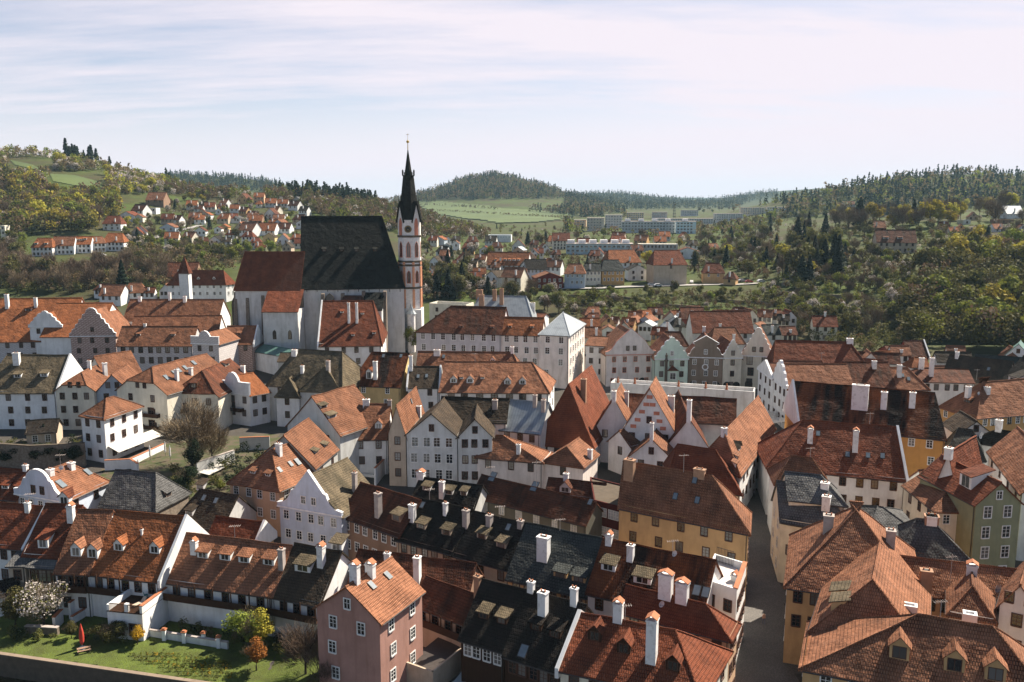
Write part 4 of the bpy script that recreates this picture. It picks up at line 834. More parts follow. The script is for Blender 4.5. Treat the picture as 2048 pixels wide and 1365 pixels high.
# dark chapel roof against the nave
b = MB(); y1 = ya - 6; zt1, zb1 = z_at(585, ya), z_at(621, y1)
x0, x1 = (732 - CX) / F * (ya + 4), (770 - CX) / F * (ya + 2); thick(b, [[Vector((x0, y1, zb1)), Vector((x1, y1, zb1)), Vector((x1, ya, zt1)), Vector((x0, ya, zt1))]]); b.build('chapel_roof', ['r:churchslate'], CHR)
b = MB(); b.prism([Vector((x0 + .3, y1 + .4, 7)), Vector((x1 - .3, y1 + .4, 7)), Vector((x1 - .3, y1 + .4, zb1)), Vector((x0 + .3, y1 + .4, zb1))], (0, 5, 0)); b.build('chapel_wall', ['w:oldwhite'], CHR)
x0, x1 = (690 - CX) / F * (ya + 4), (728 - CX) / F * (ya + 2); b = MB(); zt1, zb1 = z_at(591, ya), z_at(608, y1)
thick(b, [[Vector((x0, y1, zb1)), Vector((x1, y1, zb1)), Vector((x1, ya, zt1)), Vector((x0, ya, zt1))]]); b.build('chapel_roof', ['r:brown'], CHR)
b = MB(); b.prism([Vector((x0 + .3, y1 + .4, 7)), Vector((x1 - .3, y1 + .4, 7)), Vector((x1 - .3, y1 + .4, zb1)), Vector((x0 + .3, y1 + .4, zb1))], (0, 5, 0)); b.build('chapel_wall', ['w:oldwhite'], CHR)
# ---- tower
TY = 303.0
def tx(u, z): return (u - CX) / F * (TY * CP + (CAMZ - z) * SP)
tz = lambda v: z_at(v, TY)
tcx = tx(820.5, tz(560)); TR = 3.72           # half flat-to-flat
def octo(r, rot=math.pi / 8): return [Vector((tcx + r / math.cos(math.pi / 8) * math.cos(rot + k * math.pi / 4), TY + r / math.cos(math.pi / 8) * math.sin(rot + k * math.pi / 4), 0)) for k in range(8)]
def drum(mb, r0, r1, za, zb, m=0):
    a = [p + Vector((0, 0, za)) for p in octo(r0)]; b = [p + Vector((0, 0, zb)) for p in octo(r1)]
    for k in range(8): mb.poly([a[k], a[(k + 1) % 8], b[(k + 1) % 8], b[k]], m)
    mb.poly(b, m)
tower = MB(); drum(tower, TR, TR, 8, tz(440)); 
# four tall gables on the diagonal faces
zg, za = tz(441), tz(403)
for k in range(8):
    th = math.pi / 8 + k * math.pi / 4; p, q = octo(TR)[k], octo(TR)[(k + 1) % 8]
    if k % 2 == 0: tower.prism([p + Vector((0, 0, zg)), q + Vector((0, 0, zg)), (p + q) / 2 + Vector((0, 0, za - .6))], ((Vector((tcx, TY, 0)) - (p + q) / 2).normalized() * .4))
tower.prism([Vector((tcx - 4.1, TY + 4.1, 7)), Vector((tcx - 4.1, TY - 4.1, 7)), Vector((tcx + 4.1, TY - 4.1, 7)), Vector((tcx + 4.1, TY + 4.1, 7))], (0, 0, tz(617) - 7))
tower.build('tower', ['churchwall'], CHR)
belt = MB()
for v in (473, 523, 530, 575): drum(belt, TR + .28, TR + .28, tz(v), tz(v) + .42); drum(belt, TR + .05, TR + .28, tz(v) - .3, tz(v))
belt.build('belt_course', ['stonedark'], CHR)
qn = MB()
for k in range(8):
    for (va, vb) in ((522, 531), (531, 574), (576, 616)):
        p = octo(TR)[k]; c = Vector((tcx, TY, 0)); d = (p - c).normalized(); 
        qn.cbox(p - d * .1 + Vector((0, 0, tz(vb) + .3)), .75, .75, tz(va) - tz(vb) - .5, 0, math.pi / 8 + k * math.pi / 4)
qn.build('corner_strip', ['trimorange'], CHR)
for k in range(8):
    ang = k * math.pi / 4; dirv = Vector((math.cos(ang), math.sin(ang), 0)); rot = ang + math.pi / 2
    c = Vector((tcx, TY, 0)) + dirv * (TR + .02)
    if k % 2 == 1: gothic(CHR, c + Vector((0, 0, tz(469))), rot, 1.05, 5.4, ('quoin', 'quoin'), 'belfry_window')
    if k % 2 == 1 or k == 6 or k == 0: gothic(CHR, c + Vector((0, 0, tz(513))), rot, 1.05, 5.0, ('quoin', 'glass'), 'belfry_window')
    gothic(CHR, c + Vector((0, 0, tz(564))), rot, .95, 4.0, ('quoin', 'glass'), 'belfry_window')
cl = MB(); cc = Vector((tcx, TY - TR - .04, tz(458)))
for r, m, dy in ((1.22, 0, 0), (1.08, 1, -.04), (.98, 0, -.07)):
    cl.poly([cc + Vector((r * math.cos(t * math.pi / 16), -.1 + dy, r * math.sin(t * math.pi / 16))) for t in range(32)], m)
for h_ in range(12):
    t = h_ * math.pi / 6; cl.poly([cc + Vector((math.cos(t + s) * r, -.2, math.sin(t + s) * r)) for r, s in ((.72, -.05), (.92, -.04), (.92, .04), (.72, .05))], 1)
for t, l in ((-.9, .75), (-2.3, .5)): cl.poly([cc + Vector((math.cos(t + s) * r, -.21, math.sin(t + s) * r)) for r, s in ((.05, -1), (l, -.05), (l, .05), (.05, 1))], 1)
clk = cl.build('clock', ['black', 'gold'], CHR)
sp = MB()
drum(sp, 3.35, 1.75, tz(440), tz(353)); drum(sp, 1.25, .12, tz(350), tz(300))
drum(sp, 1.9, 2.0, tz(353), tz(351)); drum(sp, 1.4, 1.4, tz(353), tz(345))
for k in range(8):
    th = k * math.pi / 4 + math.pi / 8; q = Vector((tcx + 2.05 * math.cos(th), TY + 2.05 * math.sin(th), tz(352))); sp.cbox(q, .3, .3, 1.5, 0, th); sp.tube([q + Vector((0, 0, 1.5)), q + Vector((0, 0, 2.1))], [.25, .02], 4)
# gable roofs running back into the spire
for k in range(0, 8, 2):
    p, q = octo(TR + .25)[k], octo(TR + .25)[(k + 1) % 8]; c = Vector((tcx, TY, 0)); mid = (p + q) / 2; inn = (c - mid) * .75
    ext = (mid - c).normalized() * .35; wd = (q - p).normalized() * .35
    P_, Q_ = p - wd + ext + Vector((0, 0, zg - .8)), q + wd + ext + Vector((0, 0, zg - .8)); A_ = mid + ext + Vector((0, 0, za)); B_ = mid + inn + Vector((0, 0, za + .3))
    thick(sp, [[P_, A_, B_, p + inn * .55 + Vector((0, 0, zg))], [Q_, q + inn * .55 + Vector((0, 0, zg)), B_, A_]], .18)
    sp.tube([A_, A_ + Vector((0, 0, 2.6))], [.12, .02], 5)
sp.build('spire', ['r:churchslate'], CHR)
fb = MB(); fb.lathe((tcx, TY, tz(300)), [(.16, 0), (.1, 2.5), (.1, 2.9)], 8); fb.lathe((tcx, TY, tz(284)), [(.05, -.5), (.45, -.25), (.52, 0), (.45, .3), (.05, .55)], 10)
fb.tube([(tcx, TY, tz(300)), (tcx, TY, tz(267))], [.1, .04], 5); fb.cbox((tcx, TY, tz(270)), .9, .08, .12)
fb.build('finial', ['gold'], CHR)
# stair turret with copper cone beside the tower
b = MB(); u = 826; z1 = z_at(628, TY - 6); x = (u - CX) / F * (TY + 2); b.lathe((x, TY - 6, 7), [(1.45, 0), (1.45, z1 - 7)], 8); b.build('stair_turret', ['churchwall'], CHR)
b = MB(); b.lathe((x, TY - 6, z1), [(1.85, 0), (1.0, 1.1), (.35, 2.6), (.05, 3.6)], 8); b.build('turret_cap', ['r:metal'], CHR)
# grey tower stub beside the steep roof
house('tower_stub', 'grey plastered tower stub between the church and the steep red roof', 'P606,590', 'P636,590', 129, '5', 'r1', 'flat', ['0', '0'], 'w:stone', 'grey', '', 'par', 'tower')
# ------------------------------------------------------------------ ground
def lin(*a): return a
def ground_build(nt, N):
    L = nt.links.new; g = N('ShaderNodeNewGeometry').outputs['Position']; sx = N('ShaderNodeSeparateXYZ'); L(g, sx.inputs[0])
    cob = N('ShaderNodeTexVoronoi'); cob.inputs['Scale'].default_value = 3.5; L(g, cob.inputs['Vector'])
    town = mixc(nt, N, ramp(nt, N, noise(nt, N, g, .12, 5), .35, .7), (.055, .05, .043), (.095, .083, .07))
    town = mixc(nt, N, .35, town, mixc(nt, N, cob.outputs['Distance'], (.10, .09, .08), (.035, .03, .027)))
    n1 = noise(nt, N, g, .02, 6, .6); n2 = noise(nt, N, g, .15, 4); n3 = noise(nt, N, g, .004, 4)
    gr = mixc(nt, N, ramp(nt, N, n1, .4, .62), (.062, .085, .02), (.062, .05, .027))
    gr = mixc(nt, N, ramp(nt, N, n2, .35, .7, 0, .6), gr, (.03, .038, .014))
    far = mixc(nt, N, ramp(nt, N, n3, .46, .54), (.016, .03, .02), (.032, .048, .026))
    far = mixc(nt, N, ramp(nt, N, n1, .35, .7), far, (.03, .045, .03))
    gr = mixc(nt, N, ramp(nt, N, sx.outputs['Y'], 2500, 3600), gr, far)
    xy = N('ShaderNodeMath', operation='MULTIPLY_ADD'); L(sx.outputs['X'], xy.inputs[0]); xy.inputs[1].default_value = .35; L(sx.outputs['Y'], xy.inputs[2])
    c = mixc(nt, N, ramp(nt, N, xy.outputs[0], 328, 350), town, gr)
    finish(nt, N, c, .95, bump=n2, bstr=.4, bdist=.3, spec=.1)
mat('ground', ground_build)
us = np.arange(-1500, 3600, 30.); ys = np.concatenate([np.arange(60, 140, 1.4), np.arange(140, 420, 4.), np.geomspace(420, 9700, 190)])
UU, YY = np.meshgrid(us, ys); XX = (UU - CX) / F * (YY + 4); ZZ = T(XX, YY); ZZ = np.where((YY < 111.5 - .243 * (XX + 69.6) + 2.2) & (XX < -20), -5.5, ZZ)
nu, ny = len(us), len(ys)
vv = np.stack([XX, YY, ZZ], -1).reshape(-1, 3)
ff = [(r * nu + c, r * nu + c + 1, (r + 1) * nu + c + 1, (r + 1) * nu + c) for r in range(ny - 1) for c in range(nu - 1)]
me = bpy.data.meshes.new('ground'); me.from_pydata(vv.tolist(), [], ff); me.materials.append(MATS['ground']); me.polygons.foreach_set('use_smooth', [True] * len(ff))
go = bpy.data.objects.new('ground', me); COL.objects.link(go); tag(go, kind='structure')
def sheet(name, pts, mname, build, up=.05, kind='structure', n=40, label=None):   # a draped polygon given in world xy
    xs = [p[0] for p in pts]; yy = [p[1] for p in pts]; st = max(max(xs) - min(xs), max(yy) - min(yy)) / n
    mb = MB(); X = np.arange(min(xs), max(xs), st); Y = np.arange(min(yy), max(yy), st)
    for x in X:
        for y in Y:
            if pt_in(pts, x + st / 2, y + st / 2):
                q = [(x, y), (x + st, y), (x + st, y + st), (x, y + st)]; mb.poly([(a, b, float(T(a, b)) + up) for a, b in q])
    mat(mname, build); ob = mb.build(name, [MATS[mname]], None); return tag(ob, label, kind=kind)
def ribbon(name, pts, width, mname, build, up=.06):   # centre line given as image points on the ground
    P = [Vector(p) for p in cast([p[0] for p in pts], [p[1] for p in pts])]
    P = [p for p in P if not math.isnan(p.x)]; F_ = []
    for a, b in zip(P, P[1:]):
        n = max(1, int((b - a).length / 6)); F_ += [a.lerp(b, i / n) for i in range(n)]
    F_.append(P[-1]); mb = MB(); prev = None
    for i, p in enumerate(F_):
        d = (F_[min(i + 1, len(F_) - 1)] - F_[max(i - 1, 0)]); d.z = 0; d.normalize(); s = Vector((-d.y, d.x, 0)) * width / 2
        z = float(T(p.x, p.y)) + up; cur = (Vector((p.x, p.y, z)) - s, Vector((p.x, p.y, z)) + s)
        if prev: mb.poly([prev[0], cur[0], cur[1], prev[1]])
        prev = cur
    mat(mname, build); return tag(mb.build(name, [MATS[mname]], None), kind='structure')
def cobble(nt, N):
    g = N('ShaderNodeNewGeometry').outputs['Position']; v = N('ShaderNodeTexVoronoi'); v.inputs['Scale'].default_value = 5; nt.links.new(g, v.inputs['Vector'])
    c = mixc(nt, N, ramp(nt, N, noise(nt, N, g, .3, 4), .3, .7), (.10, .09, .078), (.145, .13, .115)); c = mixc(nt, N, ramp(nt, N, v.outputs['Distance'], .3, .6, 0, .6), c, (.05, .045, .04))
    finish(nt, N, c, .7, bump=v.outputs['Distance'], bstr=-.5, bdist=.03, spec=.35)
street = [pt_z(*p, .2) for p in ((1460, 1365), (1580, 1365), (1560, 1180), (1528, 1010), (1520, 950), (1500, 870), (1502, 860), (1497, 950), (1490, 1010), (1492, 1180))]
st_px = [(1445, 1420), (1610, 1420), (1590, 1300), (1565, 1150), (1545, 1050), (1528, 960), (1526, 900), (1580, 860), (1600, 800), (1560, 770), (1180, 764), (1180, 790), (1495, 812), (1497, 870), (1486, 960), (1484, 1050), (1480, 1150), (1462, 1300)]
P = cast([p[0] for p in st_px], [p[1] for p in st_px]); sheet('street', [(p[0], p[1]) for p in P], 'cobbles', cobble, .06, n=110)
# river, bank and lawn, front left
def grass(nt, N):
    g = N('ShaderNodeNewGeometry').outputs['Position']
    c = mixc(nt, N, ramp(nt, N, noise(nt, N, g, .35, 5, .6), .35, .65), (.11, .145, .03), (.07, .08, .024)); n = noise(nt, N, g, 6, 4)
    c = mixc(nt, N, ramp(nt, N, n, .4, .7, 0, .5), c, (.03, .045, .012)); finish(nt, N, c, .95, bump=n, bstr=.7, bdist=.15, spec=.1)
bx = lambda x: 111.5 - .243 * (x + 69.6)
sheet('lawn', [(-90, bx(-90) + .3), (-23, bx(-23) + .3), (-23, 116), (-34, 121), (-44, 121), (-55, 123), (-90, 123)], 'grass', grass, .05, n=90)
def water(nt, N):
    g = N('ShaderNodeNewGeometry').outputs['Position']; n = noise(nt, N, g, 1.2, 4)
    c = mixc(nt, N, ramp(nt, N, noise(nt, N, g, .25, 3), .4, .65), (.035, .022, .012), (.06, .05, .02)); finish(nt, N, c, .08, bump=n, bstr=.35, bdist=.1, spec=.5)
mat('water', water); b = MB(); b.poly([(-120, 60, -4.0), (-10, 60, -4.0), (-10, 112, -4.0), (-120, 128, -4.0)]); tag(b.build('river', [MATS['water']]), kind='structure')
b = MB(); 
for i in range(60):
    x = -92 + i * 1.2; d = Vector((1.2, -.2916, 0)); b.box((x, bx(x) - .45, -5), d * 1.001, (0, .55, 0), (0, 0, 4.15), 0); b.box((x, bx(x) - .5, -.85), d * 1.001, (0, .65, 0), (0, 0, .12), 1)
tag(b.build('river_wall', ['stonedark', 'w:taupe']), 'low stone river wall along the lawn, bottom left', 'wall')
# ------------------------------------------------------------------ trees
LEAF = {'green': ((.17, .185, .03), (.10, .12, .022)), 'yellow': ((.32, .27, .035), (.20, .18, .03)), 'olive': ((.105, .10, .03), (.065, .065, .02)), 'twig': ((.16, .115, .075), (.10, .07, .045)),
        'blossom': ((.52, .47, .44), (.34, .30, .26)), 'conifer': ((.015, .027, .014), (.009, .017, .009)), 'orange': ((.30, .12, .025), (.17, .07, .02)), 'forsythia': ((.5, .30, .02), (.25, .17, .02)), 'bark': ((.05, .036, .026), (.03, .022, .016)), 'ivy': ((.018, .028, .012), (.011, .018, .008)), 'brownwood': ((.145, .10, .055), (.09, .065, .035))}
def leaf_mat(k):
    a, b2 = LEAF[k]
    def b(nt, N):
        g = N('ShaderNodeNewGeometry'); oi = N('ShaderNodeObjectInfo'); n = noise(nt, N, g.outputs['Position'], .8, 3)
        c = mixc(nt, N, ramp(nt, N, n, .35, .65), a, b2)
        rp = g.outputs['Random Per Island']; c = mixc(nt, N, ramp(nt, N, rp, 0, 1, 0, .45), c, tuple(min(1, x * 1.6) for x in a))
        hs = N('ShaderNodeHueSaturation'); nt.links.new(c, hs.inputs['Color'])
        nt.links.new(ramp(nt, N, oi.outputs['Random'], 0, 1, .7, 1.25), hs.inputs['Value'])
        if k != 'blossom': nt.links.new(ramp(nt, N, oi.outputs['Random'], 0, 1, .485, .515), hs.inputs['Hue'])
        finish(nt, N, hs.outputs[0], .8, spec=.15, transl=0 if k in ('bark', 'twig') else .3)
    return mat('leaf_' + k, b)
def quads(cent, nrm, size, rng, aspect=1.0):
    n = len(cent); a = rng.normal(size=(n, 3)); a -= (a * nrm).sum(1, keepdims=True) * nrm; a /= np.linalg.norm(a, axis=1, keepdims=True) + 1e-9
    b = np.cross(nrm, a); s = size[:, None]
    return np.stack([cent - a * s - b * s * aspect, cent + a * s - b * s * aspect, cent + a * s + b * s * aspect, cent - a * s + b * s * aspect], 1)
def np_mesh(name, V, mats, midx=None):
    n = V.shape[0]; me = bpy.data.meshes.new(name); me.vertices.add(n * 4); me.vertices.foreach_set('co', V.reshape(-1).astype(np.float32))
    me.loops.add(n * 4); me.loops.foreach_set('vertex_index', np.arange(n * 4, dtype=np.int32)); me.polygons.add(n)
    me.polygons.foreach_set('loop_start', np.arange(0, n * 4, 4, dtype=np.int32)); 
    for m in mats: me.materials.append(m)
    if midx is not None: me.polygons.foreach_set('material_index', midx.astype(np.int32))
    me.update(calc_edges=True); return me
def crown(kind, seed, n=700, leaf=.28, R=3.6, H=10., lo=.28):
    rng = np.random.default_rng(seed)
    if kind == 'conifer':
        t = rng.random(n) ** .8; z = (.08 + .92 * t) * H; r = (1 - t) ** .85 * R * .62 * (.55 + .45 * ((t * 11) % 1)) + .12; th = rng.random(n) * 6.283; rr = r * np.sqrt(rng.random(n) * .6 + .4)
        c = np.stack([rr * np.cos(th), rr * np.sin(th), z - rr * .25], 1); nr = np.stack([np.cos(th) * .5, np.sin(th) * .5, np.ones(n) * .8], 1); nr += rng.normal(size=(n, 3)) * .35; nr /= np.linalg.norm(nr, axis=1, keepdims=True)
        return quads(c, nr, leaf * (1.2 - t * .6) * 1.2, rng)
    k = 16; zc = H * (lo + (1 - lo) * .52); cc = rng.normal(size=(k, 3)); cc /= np.linalg.norm(cc, axis=1, keepdims=True); cc *= (.45 + .4 * rng.random(k))[:, None]
    cc = cc * np.array([R, R, H * (1 - lo) * .5]) + [0, 0, zc]; cr = R * (.34 + .26 * rng.random(k))
    i = rng.integers(0, k, n); d = rng.normal(size=(n, 3)); d /= np.linalg.norm(d, axis=1, keepdims=True); rad = cr[i] * (.55 + .5 * rng.random(n))
    c = cc[i] + d * rad[:, None] * [1, 1, .85]
    if kind in ('twig', 'blossomtwig'):
        base = np.array([0, 0, H * lo * .9]); ax = c - base; ax /= np.linalg.norm(ax, axis=1, keepdims=True); ax += rng.normal(size=(n, 3)) * .3; ax /= np.linalg.norm(ax, axis=1, keepdims=True)
        s = np.cross(ax, rng.normal(size=(n, 3))); s /= np.linalg.norm(s, axis=1, keepdims=True); L = (leaf * 3.4 * (.6 + .8 * rng.random(n)))[:, None]; w = leaf * .13
        return np.stack([c - ax * L - s * w, c - ax * L + s * w, c + ax * L + s * w * .4, c + ax * L - s * w * .4], 1)
    nr = d + rng.normal(size=(n, 3)) * .5; nr /= np.linalg.norm(nr, axis=1, keepdims=True)
    return quads(c, nr, leaf * (.6 + .7 * rng.random(n)), rng)
def trunk_mb(seed, R=3.6, H=10., lo=.28, thick_=.2, limbs=7, twigs=0):
    rnd = random.Random(seed); mb = MB(); top = Vector((rnd.uniform(-.3, .3), rnd.uniform(-.3, .3), H * .82)); z1 = H * lo
    mb.tube([(0, 0, -.6), (0, 0, z1 * .6), (0.03, .02, z1), top], [thick_ * 1.25, thick_, thick_ * .8, .02], 7)
    for i in range(limbs):
        th = i * 2.4 + rnd.random(); z = z1 * (.75 + .9 * rnd.random()); e = Vector((math.cos(th) * R * .75, math.sin(th) * R * .75, z + H * (.25 + .25 * rnd.random()))); s = Vector((0, 0, z)); m = s.lerp(e, .5) + Vector((0, 0, -.1 * H * .3 + rnd.uniform(0, .5)))
        mb.tube([s, m, e], [thick_ * .5, thick_ * .32, .02], 5, cap=False)
        for j in range(twigs):
            a = m.lerp(e, rnd.random()); b_ = a + Vector((rnd.uniform(-1, 1), rnd.uniform(-1, 1), rnd.uniform(.1, 1.2))) * R * .42; mb.tube([a, (a + b_) / 2 + Vector((rnd.uniform(-.2, .2), rnd.uniform(-.2, .2), .1)), b_], [thick_ * .16, thick_ * .1, .012], 3, cap=False)
    return mb
PROTO = {}
def proto(kind, hi=False):
    key = (kind, hi)
    if key in PROTO: return PROTO[key]
    out = []
    for sd in range(3):
        n = 3200 if hi else 820; lf = .15 if hi else .27
        if kind == 'conifer': V = crown('conifer', sd + 5, int(n * 1.2), lf * 1.1, R=5.6, H=12, lo=.1); me = np_mesh('crown', V, [leaf_mat('conifer')]); t = trunk_mb(sd, H=12, R=.1, lo=.5, limbs=0, thick_=.2)
        elif kind == 'twig': V = crown('twig', sd + 11, int(n * (1.5 if not hi else .75)), lf * (1 if not hi else 1.5)); me = np_mesh('crown', V, [leaf_mat('twig')]); t = trunk_mb(sd, twigs=9 if hi else 2)
        elif kind == 'blossom':
            V1 = crown('leaf', sd + 21, int(n * (.8 if not hi else .5)), lf * (.8 if not hi else .7), R=3.4, H=8, lo=.2); V2 = crown('twig', sd + 22, int(n * .4), lf, R=3.4, H=8, lo=.2); V3 = crown('leaf', sd + 21, int(n * .3), lf * .8, R=3.2, H=8, lo=.2); V = np.concatenate([V1, V2, V3]); mi = np.r_[np.zeros(len(V1)), np.ones(len(V2)), np.full(len(V3), 2)]
            me = np_mesh('crown', V, [leaf_mat('blossom'), leaf_mat('twig'), leaf_mat('olive')], mi); t = trunk_mb(sd, H=8, lo=.2)
        else:
            V1 = crown('leaf', sd + 31, n, lf); V2 = crown('twig', sd + 32, int(n * .3), lf); V = np.concatenate([V1, V2]); mi = np.r_[np.zeros(len(V1)), np.ones(len(V2))]
            me = np_mesh('crown', V, [leaf_mat(kind), leaf_mat('twig')], mi); t = trunk_mb(sd)
        out.append((t.mesh('trunk', [leaf_mat('bark')]), me))
    PROTO[key] = out; return out
TNAME = {'conifer': 'conifer', 'twig': 'bare_tree', 'blossom': 'blossom_tree', 'green': 'spring_tree', 'yellow': 'yellow_green_tree', 'olive': 'dark_leafy_tree', 'brownwood': 'budding_tree'}
TDESC = {'conifer': 'dark conifer', 'twig': 'bare brown tree', 'blossom': 'white blossoming tree', 'green': 'fresh green tree', 'yellow': 'yellow green budding tree', 'olive': 'dark olive green tree', 'brownwood': 'brownish budding tree'}
trng = random.Random(3); NTREE = {}
def tree(kind, p, h, where, group, hi=False, label=None, wide=1.):
    tm, cm = trng.choice(proto(kind, hi)); base = 12. if kind == 'conifer' else (8. if kind == 'blossom' else 10.); s = h / base
    o = empty(TNAME[kind], p, label or (TDESC[kind] + ' ' + where), 'tree', group, trng.random() * 6.28); o.scale = (s * wide * trng.uniform(.85, 1.15), s * wide * trng.uniform(.85, 1.15), s * trng.uniform(.9, 1.1))
    for nm, me in (('trunk', tm), ('crown', cm)): c = bpy.data.objects.new(nm, me); COL.objects.link(c); c.parent = o
    NTREE[kind] = NTREE.get(kind, 0) + 1; return o
def scatter(poly, n, seed, minpx=0):
    rnd = random.Random(seed); xs = [p[0] for p in poly]; ys_ = [p[1] for p in poly]; out = []; tries = 0
    while len(out) < n and tries < n * 60:
        tries += 1; u, v = rnd.uniform(min(xs), max(xs)), rnd.uniform(min(ys_), max(ys_))
        if not pt_in(poly, u, v): continue
        if minpx and any(abs(u - a) < minpx and abs(v - b) < minpx * .6 for a, b in out): continue
        if any(x0 < u < x1 and y0 < v < y1 for x0, y0, x1, y1 in KEEP): continue
        out.append((u, v))
    P = cast([p[0] for p in out], [p[1] for p in out]); return [Vector(p) for p in P if not math.isnan(p[0])]
def grove(poly, n, mix, h, where, group, seed, minpx=4):
    kinds = [k for k, w in mix for _ in range(w)]; rnd = random.Random(seed + 50)
    for p in scatter(poly, n, seed, minpx):
        k = rnd.choice(kinds); hh = h * rnd.uniform(.7, 1.25) * (.75 if k == 'blossom' else 1.15 if k == 'conifer' else 1)
        tree(k, p, hh, where, group)
# low detail wood: every tree its own clump, all of one wood in one mesh
def wood(name, label, poly, n, mix, h, seed, faces=46, cat='wood'):
    pts = scatter(poly, n, seed); rng = np.random.default_rng(seed); kinds = sorted(set(k for k, w in mix)); pr = np.array([dict(mix)[k] for k in kinds], float); pr /= pr.sum()
    lib = {k: [crown('conifer' if k == 'conifer' else ('twig' if k == 'twigx' else 'leaf'), 100 + s, faces, .62 * min(1, (46 / faces) ** .5) if k != 'conifer' else .75, R=3.7, H=10. if k != 'conifer' else 11, lo=.12) for s in range(5)] for k in kinds}
    Vs, mi = [], []
    for p in pts:
        k = rng.choice(len(kinds), p=pr); V = lib[kinds[k]][rng.integers(5)]; s = h / 10. * rng.uniform(.7, 1.3); th = rng.random() * 6.28; c, si = math.cos(th), math.sin(th)
        if kinds[k] == 'blossom': s *= .75
        Q = V * s * np.array([1., 1., rng.uniform(.85, 1.15)]); Q = np.stack([Q[..., 0] * c - Q[..., 1] * si, Q[..., 0] * si + Q[..., 1] * c, Q[..., 2]], -1) + np.array(p)
        Vs.append(Q); mi.append(np.full(len(Q), k))
    me = np_mesh(name, np.concatenate(Vs), [leaf_mat(k) for k in kinds], np.concatenate(mi)); o = bpy.data.objects.new(name, me); COL.objects.link(o)
    return tag(o, label, cat, kind='stuff')
KEEP = [(50, 470, 250, 540), (95, 345, 215, 396), (15, 318, 112, 352), (98, 352, 205, 374), (60, 335, 110, 350), (50, 470, 250, 512), (236, 405, 330, 440), (870, 400, 1130, 424)]
